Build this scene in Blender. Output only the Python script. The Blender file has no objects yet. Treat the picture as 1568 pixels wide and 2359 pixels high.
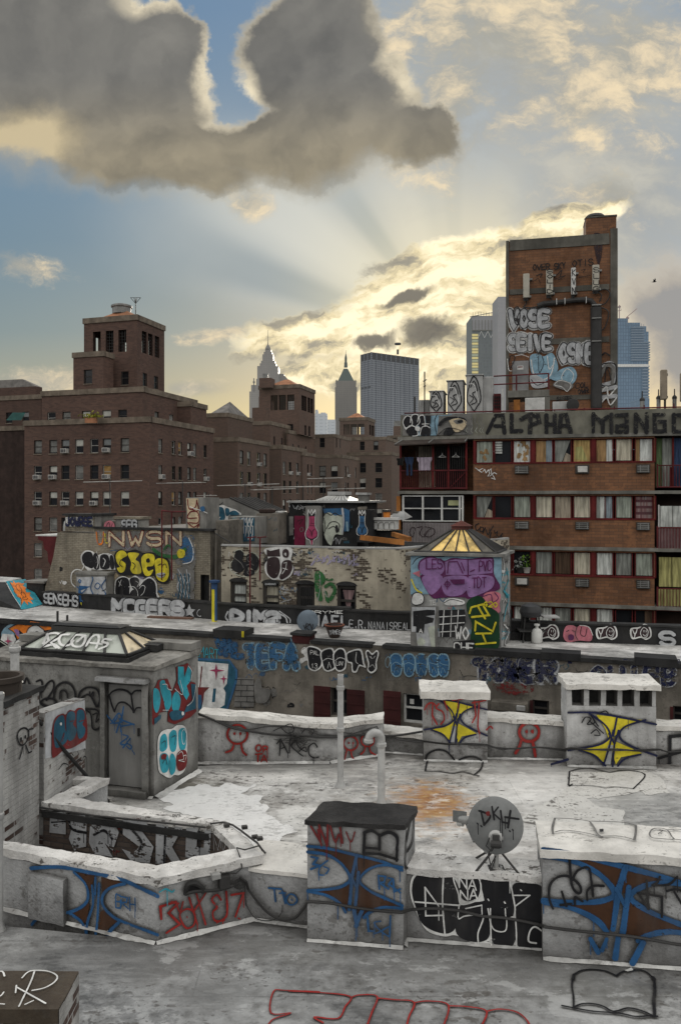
import bpy,bmesh,math,random
from mathutils import Vector,noise
from mathutils.geometry import tessellate_polygon
random.seed(7)
SC=bpy.context.scene
COL=SC.collection
K,HY,CX,CZ=1758.0,1142.0,784.0,21.25
R0,RM=16.0,16.6
UP=Vector((0,0,1))
# ------ surveying helpers
def P(px,py,d):return Vector(((px-CX)/K*d,d,CZ-(py-HY)/K*d))
def G(px,py,z):
 d=(CZ-z)*K/(py-HY)
 return P(px,py,d)
VIEW={'P':None,'a':(0,740,2.8),'b':(500,800,2.8),'c':(1000,520,2.2336),'d':(970,1000,2.142),'e':(0,1220,2.8),'f':(500,1220,2.8),'g':(0,1500,2.8),'h':(460,1540,2.6133),'i':(1000,1500,2.2336),'j':(0,1900,1.96),'k':(740,1900,1.63),'l':(980,1000,4.3556),'m':(1300,1000,3.9005),'n':(1340,2000,4.2127),'o':(440,1180,2.6133),'q':(0,1400,7.127)}
SF=1568/1702
def v(k,x,y):
 if k=='P':return(x,y)
 a=VIEW[k]
 return((a[0]+x/a[2])*SF,(a[1]+y/a[2])*SF)
def vs(k,s):return[v(k,*map(float,t.split(',')))for t in s.split()]
def vf(k):return 1.0 if k=='P' else SF/VIEW[k][2]
class Plane:
 """upright wall through A (left) and B (right), normal towards the bridge"""
 def __init__(s,A,B):
  s.o=Vector((A.x,A.y,0));s.t=Vector((B.x-A.x,B.y-A.y,0)).normalized();s.n=Vector((s.t.y,-s.t.x,0));s.w=UP
 def hit(s,px,py):
  r=Vector(((px-CX)/K,1,-(py-HY)/K));o=Vector((0,0,CZ))
  t=(s.o-o).dot(s.n)/r.dot(s.n)
  return o+r*t
 def uv(s,px,py):
  q=s.hit(px,py)-s.o
  return q.dot(s.t),q.dot(s.w)
 def u(s,px):return s.uv(px,HY)[0]
 def pt(s,u,w,off=0):return s.o+s.t*u+s.w*w+s.n*off
 def back(s,d):
  q=Plane.__new__(Plane);q.o=s.o-s.n*d;q.t=s.t;q.n=s.n;q.w=s.w
  return q
class TPlane(Plane):
 """any flat surface through three points"""
 def __init__(s,A,B,C):
  s.o=A.copy();s.t=(B-A).normalized();n=(B-A).cross(C-A).normalized()
  if n.dot(Vector((0,0,CZ))-A)<0:n=-n
  s.n=n;s.w=n.cross(s.t).normalized()
class HPlane(TPlane):
 def __init__(s,z):TPlane.__init__(s,Vector((0,0,z)),Vector((1,0,z)),Vector((0,1,z)))
def foot(xl,xc,xr,dc,th):
 """ground plan of a rectangular block from three image columns, depth of its near corner and street angle"""
 a,b=(xl-CX)/K,(xr-CX)/K;c,s=math.cos(math.radians(th)),math.sin(math.radians(th))
 C=Vector(((xc-CX)/K*dc,dc,0))
 t=(C.x-a*C.y)/(c+a*s);r=(b*C.y-C.x)/(s-b*c)
 L=C-Vector((c,-s,0))*t;R=C+Vector((s,c,0))*r
 return L,C,R,L+R-C
# ------ mesh builder
class MB:
 def __init__(s):s.v=[];s.f=[];s.m=[];s.mats=[];s.q={}
 def mi(s,m):
  if m not in s.mats:s.mats.append(m)
  return s.mats.index(m)
 def add(s,vv,ff,m):
  o=len(s.v);k=s.mi(m);s.v+=[Vector(q)for q in vv]
  for f in ff:s.f.append([i+o for i in f]);s.m.append(k)
  return s
 def face(s,pts,m):return s.add(pts,[list(range(len(pts)))],m)
 def box(s,o,a,b,c,m):
  o,a,b,c=map(Vector,(o,a,b,c))
  q=[o,o+a,o+a+b,o+b];q+=[p+c for p in q]
  return s.add(q,[(0,3,2,1),(4,5,6,7),(0,1,5,4),(1,2,6,5),(2,3,7,6),(3,0,4,7)],m)
 def prism(s,poly,z0,z1,m,mt=None,bottom=True):
  n=len(poly)
  lo=[Vector((p[0],p[1],z0))for p in poly]
  hi=[Vector((p[0],p[1],z1 if not isinstance(z1,(list,tuple))else z1[i]))for i,p in enumerate(poly)]
  s.add(lo+hi,[(i,(i+1)%n,n+(i+1)%n,n+i)for i in range(n)]+([list(range(n))[::-1]]if bottom else[]),m)
  k=len(s.v)-n;s.f.append(list(range(k,k+n)));s.m.append(s.mi(mt or m))
  return s
 def pbox(s,pl,u0,u1,w0,w1,d0,d1,m):
  """box lying on a wall: d0..d1 = distance proud of it"""
  return s.box(pl.pt(u0,w0,d0),pl.t*(u1-u0),pl.n*(d1-d0),pl.w*(w1-w0),m)
 def tube(s,pts,r,m,n=8,r2=None):
  pts=[Vector(p)for p in pts];N=len(pts);vv=[];ff=[]
  pv=None
  for i,p in enumerate(pts):
   d=(pts[min(i+1,N-1)]-pts[max(i-1,0)]).normalized()
   if pv is None:x=d.orthogonal().normalized()
   else:x=(pv-d*pv.dot(d));x=x.normalized()if x.length>1e-6 else d.orthogonal().normalized()
   pv=x;y=d.cross(x);rr=r if r2 is None else r+(r2-r)*i/(N-1)
   vv+=[p+(x*math.cos(2*math.pi*j/n)+y*math.sin(2*math.pi*j/n))*rr for j in range(n)]
  for i in range(N-1):
   for j in range(n):ff.append((i*n+j,i*n+(j+1)%n,(i+1)*n+(j+1)%n,(i+1)*n+j))
  ff+=[list(range(n))[::-1],list(range((N-1)*n,N*n))]
  return s.add(vv,ff,m)
 def lathe(s,c,prof,m,n=20,ax=None,cap=True):
  """profile [(radius, height)] spun about axis ax through c"""
  c=Vector(c);ax=Vector(ax).normalized()if ax else UP;x=ax.orthogonal().normalized();y=ax.cross(x);vv=[];ff=[]
  for r,h in prof:vv+=[c+ax*h+(x*math.cos(2*math.pi*j/n)+y*math.sin(2*math.pi*j/n))*max(r,1e-4)for j in range(n)]
  N=len(prof)
  for i in range(N-1):
   for j in range(n):ff.append((i*n+j,i*n+(j+1)%n,(i+1)*n+(j+1)%n,(i+1)*n+j))
  if cap:ff+=[list(range(n))[::-1],list(range((N-1)*n,N*n))]
  return s.add(vv,ff,m)
 def wall(s,pl,u0,u1,w0,w1,ops,m,rev=.15,mr=None,bottom_slope=None):
  """wall sheet with real openings (u0,u1,w0,w1) and reveals"""
  ops=[o for o in ops]
  us=sorted({u0,u1,*[min(max(t,u0),u1)for o in ops for t in o[:2]]});ws=sorted({w0,w1,*[min(max(t,w0),w1)for o in ops for t in o[2:4]]})
  idx={};vv=[];ff=[]
  def vid(i,j):
   if(i,j)not in idx:idx[i,j]=len(vv);vv.append(pl.pt(us[i],ws[j]))
   return idx[i,j]
  for i in range(len(us)-1):
   for j in range(len(ws)-1):
    cu,cw=(us[i]+us[i+1])/2,(ws[j]+ws[j+1])/2
    if any(o[0]<cu<o[1]and o[2]<cw<o[3]for o in ops):continue
    ff.append((vid(i,j),vid(i+1,j),vid(i+1,j+1),vid(i,j+1)))
  s.add(vv,ff,m)
  for o in ops:
   q=[(o[0],o[2]),(o[1],o[2]),(o[1],o[3]),(o[0],o[3])]
   for k in range(4):
    a,b=q[k],q[(k+1)%4]
    s.face([pl.pt(*a),pl.pt(*a,-rev),pl.pt(*b,-rev),pl.pt(*b)],mr or m)
  return s
def origin(parent):
 o=Vector((0,0,0))
 while parent:o+=parent.location;parent=parent.parent
 return o
EACH={'strut','post','balcony_post','window_post','clamp','vent_pier','connector','finial','hinge','glazing_bar','fin','collar','security_bar'}
def pieces(mb):
 """the separate solids collected in one builder"""
 up=list(range(len(mb.v)))
 def fd(i):
  while up[i]!=i:up[i]=up[up[i]];i=up[i]
  return i
 for f in mb.f:
  for i in f[1:]:up[fd(i)]=fd(f[0])
 out={}
 for f,m in zip(mb.f,mb.m):
  b,mp=out.setdefault(fd(f[0]),(MB(),{}))
  for i in f:
   if i not in mp:mp[i]=len(b.v);b.v.append(mb.v[i])
  b.f.append([mp[i]for i in f]);b.m.append(b.mi(mb.mats[m]))
 return[b for b,_ in out.values()]
def obj(name,mb,parent=None,label=None,smooth=35,bevel=0,rough=None,kind=None,whole=False):
 if name in EACH and parent and not whole:
  ps=pieces(mb)
  if 1<len(ps)<60:return[obj(name,b,parent,label,smooth,bevel,rough,kind,True)for b in ps][0]
 me=bpy.data.meshes.new(name);og=origin(parent)
 top=parent is None
 loc=Vector((0,0,0))
 if top and kind is None and mb.v:
  xs=[q.x for q in mb.v];ys=[q.y for q in mb.v];loc=Vector(((min(xs)+max(xs))/2,(min(ys)+max(ys))/2,min(q.z for q in mb.v)))
 me.from_pydata([q-og-loc for q in mb.v],[],mb.f);me.update()
 for m in mb.mats:me.materials.append(m)
 me.polygons.foreach_set('material_index',mb.m)
 if rough:
  bm=bmesh.new();bm.from_mesh(me)
  for _ in range(7):
   ed=[e for e in bm.edges if e.calc_length()>rough[0]]
   if not ed or len(bm.edges)>30000:break
   bmesh.ops.subdivide_edges(bm,edges=ed,cuts=1,use_grid_fill=True)
  bm.normal_update()
  for q in bm.verts:
   p=q.co+og+loc
   q.co+=noise.noise_vector(p*rough[2]if len(rough)>2 else p*4)*rough[1]
  bm.to_mesh(me);bm.free()
 if mb.q:
  at_=me.attributes.new('across','FLOAT','POINT');at_.data.foreach_set('value',[mb.q.get(i,.5)for i in range(len(mb.v))])
 uvl=me.uv_layers.new(name='UVMap')
 for p in me.polygons:
  n=p.normal
  t=Vector((-n.y,n.x,0)).normalized()if abs(n.z)<.75 else None
  for li in p.loop_indices:
   c=me.vertices[me.loops[li].vertex_index].co+og+loc
   uvl.data[li].uv=(c.dot(t),c.z)if t else(c.x,c.y)
 if smooth:
  me.polygons.foreach_set('use_smooth',[True]*len(me.polygons));me.set_sharp_from_angle(angle=math.radians(smooth))
 o=bpy.data.objects.new(name,me);COL.objects.link(o);o.location=loc
 if parent:o.parent=parent
 if label:o['label']=label
 if kind:o['kind']=kind
 if bevel:
  b=o.modifiers.new('bevel','BEVEL');b.width=bevel;b.segments=2;b.limit_method='ANGLE'
 return o
USED=set()
def tag(o,label,cat,group=None):
 o['label']=label;o['category']=cat
 if group:o['group']=group
 return o
def thing(name,loc,label,cat,group=None):
 o=bpy.data.objects.new(name,None);COL.objects.link(o);o.location=Vector(loc);o.empty_display_size=.3
 return tag(o,label,cat,group)
# ------ node helper
class NT:
 def __init__(s,nt):s.nt=nt;nt.nodes.clear()
 def n(s,typ,ins=None,**pr):
  nd=s.nt.nodes.new(typ)
  for k,x in pr.items():setattr(nd,k,x)
  for k,x in(ins or{}).items():
   if isinstance(x,bpy.types.NodeSocket):s.nt.links.new(x,nd.inputs[k])
   elif x is not None:nd.inputs[k].default_value=x
  return nd
 def m(s,op,a,b=0.0,c=None,clamp=False):
  ins={0:a,1:b}
  if c is not None:ins[2]=c
  nd=s.n('ShaderNodeMath',ins,operation=op);nd.use_clamp=clamp
  return nd.outputs[0]
 def vm(s,op,a,b=None,out=0):
  nd=s.n('ShaderNodeVectorMath',{0:a,1:b}if b is not None else{0:a},operation=op)
  return nd.outputs[out]
 def mix(s,f,a,b,bl='MIX'):
  c4=lambda x:(*x,1)if isinstance(x,tuple)and len(x)==3 else x
  nd=s.n('ShaderNodeMix',{0:f,6:c4(a),7:c4(b)},data_type='RGBA',blend_type=bl)
  return nd.outputs[2]
 def noise(s,vec,scale,detail=4,rough=.55,dist=0,out=0,dims='3D'):
  nd=s.n('ShaderNodeTexNoise',{'Scale':scale,'Detail':detail,'Roughness':rough,'Distortion':dist},noise_dimensions=dims)
  s.nt.links.new(vec,nd.inputs['W' if dims=='1D' else 'Vector'])
  return nd.outputs[out]
 def sstep(s,x,a,b,lo=0.0,hi=1.0):
  nd=s.n('ShaderNodeMapRange',{0:x,1:a,2:b,3:lo,4:hi},interpolation_type='SMOOTHSTEP')
  return nd.outputs[0]
 def ramp(s,f,stops,mode='LINEAR'):
  nd=s.n('ShaderNodeValToRGB',{0:f});cr=nd.color_ramp;cr.interpolation=mode
  while len(cr.elements)<len(stops):cr.elements.new(.5)
  for e,(p,c)in zip(cr.elements,stops):e.position=p;e.color=(*c,1)if len(c)==3 else c
  return nd.outputs[0]
 def scale(s,vec,xyz):
  return s.vm('MULTIPLY',vec,xyz)
def M(name,col,var=.25,vs_=1.2,dirt=.35,ds=.5,dcol=None,streak=False,speck=0,sps=9,bump=.2,bs=30,rough=.85,metal=0,brick=None,b2=None,mortar=(.2,.19,.17),mscale=(.22,.075),seams=0,spec=.25,haze=0,hazecol=(.55,.56,.5),extra=None,patch=None,ao=0,brush=0,grit=0):
 m=bpy.data.materials.new(name);m.use_nodes=True;t=NT(m.node_tree)
 tc=t.n('ShaderNodeTexCoord');oc=t.n('ShaderNodeNewGeometry').outputs['Position'];uv=tc.outputs['UV']
 lo=tuple(c*(1-var)for c in col);hi=tuple(min(1,c*(1+var))for c in col)
 n1=t.noise(oc,vs_,6,.6)
 base=t.mix(t.sstep(n1,.3,.7),lo,hi)
 bumpsrc=t.noise(oc,bs,3,.6)
 if brick:
  bt=t.n('ShaderNodeTexBrick',{'Vector':uv,'Color1':(*brick,1),'Color2':(*(b2 or tuple(c*.7 for c in brick)),1),'Mortar':(*mortar,1),'Scale':1.0,'Mortar Size':.008,'Mortar Smooth':.2,'Bias':-.1,'Brick Width':mscale[0],'Row Height':mscale[1]})
  base=t.mix(t.sstep(n1,.25,.75,.0,.55),bt.outputs[0],t.mix(1,bt.outputs[0],(1-var,1-var,1-var),'MULTIPLY'))
  if patch:
   pn=t.n('ShaderNodeTexBrick',{'Vector':uv,'Color1':(0,0,0,1),'Color2':(1,1,1,1),'Mortar':(.3,.3,.3,1),'Scale':1.0,'Mortar Size':.004,'Bias':0,'Brick Width':mscale[0],'Row Height':mscale[1]}).outputs[0]
   pm=t.m('ADD',t.noise(oc,.9,4,.6),t.m('MULTIPLY',pn,.22))
   base=t.mix(t.sstep(pm,patch[1],patch[1]+.04),t.mix(t.sstep(n1,.3,.7),lo,hi),base)
  bumpsrc=t.m('ADD',t.m('MULTIPLY',bumpsrc,.5),bt.outputs[1])
 if seams:
  sm=t.n('ShaderNodeTexBrick',{'Vector':uv,'Color1':(1,1,1,1),'Color2':(.86,.86,.86,1),'Mortar':(.55,.55,.55,1),'Scale':1.0,'Mortar Size':.012,'Mortar Smooth':.6,'Brick Width':seams*3.1,'Row Height':seams}).outputs[0]
  base=t.mix(.7,base,sm,'MULTIPLY')
 if dirt:
  dv=t.scale(oc,(1,1,.12))if streak else oc
  d1=t.noise(dv,ds,7,.65);d2=t.noise(dv,ds*4.3,5,.65)
  dm=t.sstep(t.m('ADD',t.m('MULTIPLY',d1,.65),t.m('MULTIPLY',d2,.35)),.42,.66)
  dk=dcol or tuple(c*.32 for c in col)
  base=t.mix(t.m('MULTIPLY',dm,dirt),base,dk)
 if speck:
  s1=t.noise(t.scale(oc,(.8,1.5,1)),sps,4,.55);s2=t.noise(oc,sps*.13,3,.5);s3=t.noise(oc,sps*3.1,2,.5)
  base=t.mix(t.m('MULTIPLY',t.sstep(t.m('ADD',s1,t.m('MULTIPLY',t.m('SUBTRACT',s2,.5),.5)),.60,.68),speck),base,(.07,.062,.054))
  base=t.mix(t.m('MULTIPLY',t.sstep(t.m('ADD',s3,t.m('MULTIPLY',t.m('SUBTRACT',s2,.5),.4)),.64,.7),speck*.8),base,(.05,.046,.042))
 if extra:base=extra(t,oc,base)
 if grit:
  gs=t.noise(t.scale(oc,(.75,1.25,1)),2.3,10,.74);gl=t.noise(oc,.45,3,.5)
  gm=t.m('ADD',gs,t.m('MULTIPLY',t.m('SUBTRACT',gl,.5),.55))
  base=t.mix(t.sstep(gm,.53,.60,0,grit),base,tuple(c*.42 for c in col));base=t.mix(t.sstep(gm,.62,.68,0,grit),base,tuple(c*.2 for c in col))
  base=t.mix(t.sstep(gm,.42,.36,0,grit*.8),base,tuple(min(.8,c*1.35)for c in col))
 if brush:
  b1=t.noise(t.scale(oc,(.55,2.4,1)),3.2,7,.7)
  base=t.mix(t.sstep(b1,.47,.68,0,brush),base,tuple(min(1,c*1.35)for c in col));base=t.mix(t.sstep(b1,.46,.30,0,brush),base,tuple(c*.35 for c in col))
 if ao:  # corner shade painted in: occlusion darkens the base colour
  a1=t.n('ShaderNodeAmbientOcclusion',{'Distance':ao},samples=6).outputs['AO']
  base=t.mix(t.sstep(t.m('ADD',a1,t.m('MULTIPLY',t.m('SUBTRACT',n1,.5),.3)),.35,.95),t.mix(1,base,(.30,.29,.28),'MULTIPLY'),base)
 bs_=t.n('ShaderNodeBsdfPrincipled',{'Base Color':base,'Roughness':rough,'Metallic':metal,'Specular IOR Level':spec})
 if bump:
  bp=t.n('ShaderNodeBump',{'Strength':bump,'Distance':.02,'Height':bumpsrc});t.nt.links.new(bp.outputs[0],bs_.inputs['Normal'])
 sh=bs_.outputs[0]
 if haze:  # haze painted as emission mixed into the surface, stronger low down
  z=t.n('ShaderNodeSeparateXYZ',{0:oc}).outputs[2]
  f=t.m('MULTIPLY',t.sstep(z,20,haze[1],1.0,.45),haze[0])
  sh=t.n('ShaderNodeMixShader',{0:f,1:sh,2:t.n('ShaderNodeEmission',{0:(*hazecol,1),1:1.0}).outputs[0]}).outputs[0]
 t.n('ShaderNodeOutputMaterial',{0:sh})
 return m
def glass(name,col=(.02,.022,.025),rough=.12,spec=.6):
 m=bpy.data.materials.new(name);m.use_nodes=True;t=NT(m.node_tree);g=t.n('ShaderNodeNewGeometry').outputs['Position']
 c=t.mix(t.noise(g,1.4,3),tuple(x*.6 for x in col),tuple(x*1.5 for x in col))
 b=t.n('ShaderNodeBsdfPrincipled',{'Base Color':c,'Roughness':rough,'Specular IOR Level':spec});t.n('ShaderNodeOutputMaterial',{0:b.outputs[0]})
 return m
PAINT={}
def paintmat(col,wear=.0):
 """spray paint: uneven coat, worn away in specks where wear > 0"""
 key=(col,wear)
 if key in PAINT:return PAINT[key]
 m=bpy.data.materials.new('spray_paint');m.use_nodes=True;t=NT(m.node_tree);g=t.n('ShaderNodeNewGeometry').outputs['Position']
 n=t.noise(g,3.5,6,.65)
 c=t.mix(t.sstep(n,.3,.72),tuple(x*.62 for x in col),tuple(min(1,x*1.12)for x in col))
 c=t.mix(t.m('MULTIPLY',t.sstep(t.noise(t.scale(g,(1,1,.15)),2.2,5,.6),.5,.75),.35),c,(.09,.085,.08))
 b=t.n('ShaderNodeBsdfPrincipled',{'Base Color':c,'Roughness':.7,'Specular IOR Level':.25})
 ac=t.n('ShaderNodeAttribute',attribute_name='across').outputs['Fac']
 e=t.m('SUBTRACT',1.0,t.m('ABSOLUTE',t.m('SUBTRACT',t.m('MULTIPLY',ac,2.0),1.0)))
 a=t.sstep(t.m('ADD',e,t.m('MULTIPLY',t.m('SUBTRACT',t.noise(g,28,3,.7),.5),.35)),.02,.34)
 if wear:
  w=t.sstep(t.m('ADD',t.m('MULTIPLY',t.noise(g,7,6,.7),.7),t.m('MULTIPLY',t.noise(t.scale(g,(1,1,4)),9,3,.6),.3)),.62-wear*.2,.68-wear*.2)
  a=t.m('MULTIPLY',a,t.m('SUBTRACT',1.0,w))
 sh=t.n('ShaderNodeMixShader',{0:a,1:t.n('ShaderNodeBsdfTransparent').outputs[0],2:b.outputs[0]}).outputs[0]
 t.n('ShaderNodeOutputMaterial',{0:sh})
 PAINT[key]=m
 return m
# ------ spray paint on walls
C_=dict(k=(.012,.012,.014),w=(.66,.66,.64),s=(.42,.43,.44),y=(.62,.52,.03),b=(.022,.09,.215),B=(.035,.115,.235),n=(.012,.016,.055),r=(.30,.022,.018),d=(.16,.02,.02),t=(.03,.3,.38),T=(.02,.09,.14),p=(.27,.15,.33),P=(.11,.02,.09),m=(.36,.05,.12),o=(.75,.2,.02),g=(.03,.13,.04),G=(.008,.04,.016),h=(.06,.026,.012),f=(.5,.16,.2),K=(.035,.02,.022),q=(.22,.36,.45),e=(.17,.165,.155),l=(.47,.5,.42),v=(.33,.3,.42),c=(.55,.45,.3))
FONT=dict(A='00 26 40|12 32',B='00 06 26 35 34 23 03|23 32 31 20 00',C='45 36 16 05 01 10 30 41',D='00 06 26 44 42 20 00',E='46 06 00 40|03 33',F='00 06 46|03 33',G='45 36 16 05 01 10 30 41 43 23',H='00 06|40 46|03 43',I='20 26',J='36 31 20 10 01',K='00 06|46 03 40',L='06 00 40',M='00 06 23 46 40',N='00 06 40 46',O='26 15 03 11 20 31 43 35 26',P='00 06 36 45 44 33 03',Q='26 15 03 11 20 31 43 35 26|22 40',R='00 06 36 45 44 33 03|23 40',S='45 36 16 05 04 13 33 42 41 30 10 01',T='06 46|26 20',U='06 01 10 30 41 46',V='06 20 46',W='06 10 23 30 46',X='06 40|00 46',Y='06 23 46|23 20',Z='06 46 00 40')
FONT.update({'0':FONT['O'],'1':'14 26 20','2':'05 16 36 45 43 00 40','3':'05 16 36 45 34 23 34 42 30 10 01','4':'30 36 02 42','6':'36 15 02 10 30 42 33 13','7':'06 46 10','9':'43 23 14 26 45 43 20',' ':'','.':'20 21','*':'26 20|04 42|02 44','!':'26 22|20 21','-':'03 43'})
def smooth_pts(p,closed=False,k=5):
 if len(p)<3:return p
 out=[];N=len(p)
 for i in range(N if closed else N-1):
  if closed:a,b,c,d=p[(i-1)%N],p[i],p[(i+1)%N],p[(i+2)%N]
  else:a,b,c,d=p[max(i-1,0)],p[i],p[i+1],p[min(i+2,N-1)]
  for j in range(k):
   t=j/k
   out.append(tuple(.5*(2*b[q]+(c[q]-a[q])*t+(2*a[q]-5*b[q]+4*c[q]-d[q])*t*t+(-a[q]+3*b[q]-3*c[q]+d[q])*t**3)for q in(0,1)))
 if not closed:out.append(p[-1])
 return out
def ribbon(mb,pl,uv,w,off,inc,mat):
 """one spray line with round ends, lifted very slightly along its length so that crossings never share a plane"""
 q=[uv[0]]
 for p in uv[1:]:
  if(p[0]-q[-1][0])**2+(p[1]-q[-1][1])**2>(w*.12)**2:q.append(p)
 if len(q)<2:q.append((q[0][0]+w*.2,q[0][1]))
 L=[];Rr=[];N=len(q);h=w/2
 for i in range(N):
  def nr(a,b):
   dx,dy=b[0]-a[0],b[1]-a[1];l=math.hypot(dx,dy)or 1e-9
   return(-dy/l,dx/l)
  n0=nr(q[max(i-1,0)],q[max(i,1)]);n1=nr(q[min(i,N-2)],q[min(i+1,N-1)])
  mx,my=n0[0]+n1[0],n0[1]+n1[1];l2=(mx*mx+my*my)/2
  if l2<.5:L.append([(q[i],n0),(q[i],n1)]);continue
  s_=1/l2
  L.append([(q[i],(mx*s_,my*s_))])
 lay=lambda i:off+inc*i/max(1,N-1)
 seq=[]
 for i,e in enumerate(L):
  hv=h*(1.08+.3*noise.noise(Vector((q[i][0]*2.3/max(w,.02)*.12,q[i][1]*2.3/max(w,.02)*.12,off*900))))
  for j,(p,n_)in enumerate(e):seq.append((p,n_,lay(i)+(inc*.02*j),hv))
 def fan(p,a0,a1,k,o,hh):
  n0=len(mb.v);mb.add([pl.pt(p[0],p[1],o)]+[pl.pt(p[0]+hh*math.cos(a0+(a1-a0)*a/k),p[1]+hh*math.sin(a0+(a1-a0)*a/k),o)for a in range(k+1)],[(0,a+1,a+2)for a in range(k)],mat)
  for a in range(k+1):mb.q[n0+1+a]=0.0
 for i in range(len(seq)-1):
  (p,n_,o0,h0),(p2,n2,o1,h1)=seq[i],seq[i+1]
  if p==p2:fan(p,0,2*math.pi,10,o0+inc*.05,h0);continue
  n0=len(mb.v)
  mb.face([pl.pt(p[0]-n_[0]*h0,p[1]-n_[1]*h0,o0),pl.pt(p2[0]-n2[0]*h1,p2[1]-n2[1]*h1,o1),pl.pt(p2[0]+n2[0]*h1,p2[1]+n2[1]*h1,o1),pl.pt(p[0]+n_[0]*h0,p[1]+n_[1]*h0,o0)],mat)
  mb.q[n0]=mb.q[n0+1]=0.0;mb.q[n0+2]=mb.q[n0+3]=1.0
 for(p,n_,o0,h0),sg in((seq[0],1),(seq[-1],-1)):
  a0=math.atan2(n_[1],n_[0]);fan(p,a0,a0+sg*math.pi,6,o0,h0)
def letters(txt,x0,y0,x1,y1,h0,h1,wid=.78,slant=0,jit=0):
 """strokes of a word; (x0,y0)-(x1,y1) is its baseline, h0/h1 its height at the two ends"""
 out=[];n=len(txt);rnd=random.Random(txt)
 for i,ch in enumerate(txt):
  st=[]
  f0=i/n;jj=rnd.uniform(-jit,jit);sc_=1+rnd.uniform(-jit,jit)
  for part in FONT.get(ch.upper(),'').split('|'):
   pts=[]
   for c in part.split():
    gx,gy=int(c[0])/4,int(c[1])/6
    f=f0+gx*wid/n;h=(h0+(h1-h0)*f)*sc_
    pts.append((x0+(x1-x0)*f+slant*gy*h,y0+(y1-y0)*f-gy*h+jj*h))
   if pts:st.append((pts,ch in 'OCSGUJ360892DPBR'))
  out.append(st)
 return out
def paint(parent,pl,view,items,label=None,wear=0,name='graffiti',base=None,mb=None,inc=None):
 own=mb is None
 mb=mb or MB();k=vf(view)
 lay=0;inc_=inc
 for it in items:
  kind,col=it[0],it[1]
  def conv(p):return pl.uv(*p)
  if kind=='T':
   o=it[9]if len(it)>9 else{}
   a=v(view,it[3],it[4]);b=v(view,it[5],it[6]);k0=k
   L=letters(it[2],a[0],a[1],b[0],b[1],it[7]*k0,it[8]*k0,o.get('wid',.78),o.get('sl',0),o.get('jit',0))
   sm=o.get('s',False)
   d=(pl.hit(*a)-Vector((0,0,CZ))).y
   bs_=base if base is not None else max(.006,.0009*d);inc=inc_ or max(.0012,.00014*d)
   groups=[L]if not o.get('each')else[[x]for x in L]
   if o.get('halo'):
    for lt in L:
     for pts,rd in lt:
      if sm or rd:pts=smooth_pts(pts)
      ribbon(mb,pl,[conv(p)for p in pts],o['halo'][1]*k0/K*d,bs_+lay*inc,inc*.8,paintmat(C_[o['halo'][0]],wear))
      lay+=.15
    lay+=1
   for g in groups:
    for c,w in col:
     for lt in g:
      for pts,rd in lt:
       if sm or rd:pts=smooth_pts(pts)
       ribbon(mb,pl,[conv(p)for p in pts],w*k0/K*d,bs_+lay*inc,inc*.8,paintmat(C_[c],wear))
       lay+=.12
     lay+=1
   continue
  pts=vs(view,it[-1])
  d=(pl.hit(*pts[0])-Vector((0,0,CZ))).y
  bs_=base if base is not None else max(.006,.0009*d);inc=inc_ or max(.0012,.00014*d)
  o0=bs_+lay*inc
  if kind in 'fb':
   if kind=='b':pts=smooth_pts(pts,True)
   uv=[conv(p)for p in pts]
   mat=paintmat(C_[col],wear)
   tri=tessellate_polygon([[Vector((a,b,0))for a,b in uv]])
   mb.add([pl.pt(a,b,o0)for a,b in uv],[list(x)for x in tri],mat);mb.q.setdefault(0,mb.q.get(0,.5))
  elif kind in 'slc':
   if kind=='s':pts=smooth_pts(pts)
   if kind=='c':pts=smooth_pts(pts,True);pts.append(pts[0])
   uvp=[conv(p)for p in pts];ribbon(mb,pl,uvp,it[2]*k/K*d,o0,inc*.8,paintmat(C_[col],wear))
   if d<16 and abs(pl.n.z)<.3 and it[2]*k>3:
    rd=random.Random(len(mb.v))
    for _ in range(2):
     if rd.random()<.3:a_=rd.choice(uvp);ribbon(mb,pl,[a_,(a_[0]+.003,a_[1]-rd.uniform(.05,.22))],.011,o0+inc*.5,inc*.2,paintmat(C_[col],wear))
  lay+=1
 if own:return obj(name,mb,parent,label,smooth=0)
def clutter(parent,pl,view,x0,y0,x1,y1,n,cols,seed,w=3,size=40,wear=.35,base=None,label='older layers of small tags and scribbles'):
 """the worn undercoat of small tags that covers every reachable wall"""
 rd=random.Random(seed);it=[]
 for i in range(n):
  cx,cy,sz=rd.uniform(x0,x1),rd.uniform(y0,y1),size*rd.uniform(.4,1.2);c=rd.choice(cols);k=rd.random()
  if k<.5:
   m_=rd.randint(4,8);pts=' '.join(f'{min(max(cx+sz*(j/m_-.5)*1.6+rd.uniform(-.2, .2)*sz, x0), x1):.0f},{min(max(cy+rd.uniform(-.5, .5)*sz, y0), y1):.0f}' for j in range(m_))
   it.append((rd.choice('sl'),c,w*rd.uniform(.7,1.6),pts))
  elif k<.75:it.append(('T',[(c,w*rd.uniform(.8,1.5))],''.join(rd.choice('AEKLMNORSTUVWXZ')for _ in range(rd.randint(2,5))),max(x0,cx-sz*.7),cy+sz*.2,min(x1,cx+sz*.7),cy+sz*.2+rd.uniform(-4,4),sz*.45,sz*.5,dict(jit=.12,s=rd.random()<.6)))
  else:
   r=sz*.45;it.append(('b',c,' '.join(f'{min(max(cx+r*1.3*math.cos(a)*rd.uniform(.6, 1.2), x0), x1):.0f},{min(max(cy+r*math.sin(a)*rd.uniform(.6, 1.2), y0), y1):.0f}' for a in[j*.785 for j in range(8)])))
 return paint(parent,pl,view,it,label,wear,base=base,inc=.0003)
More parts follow.
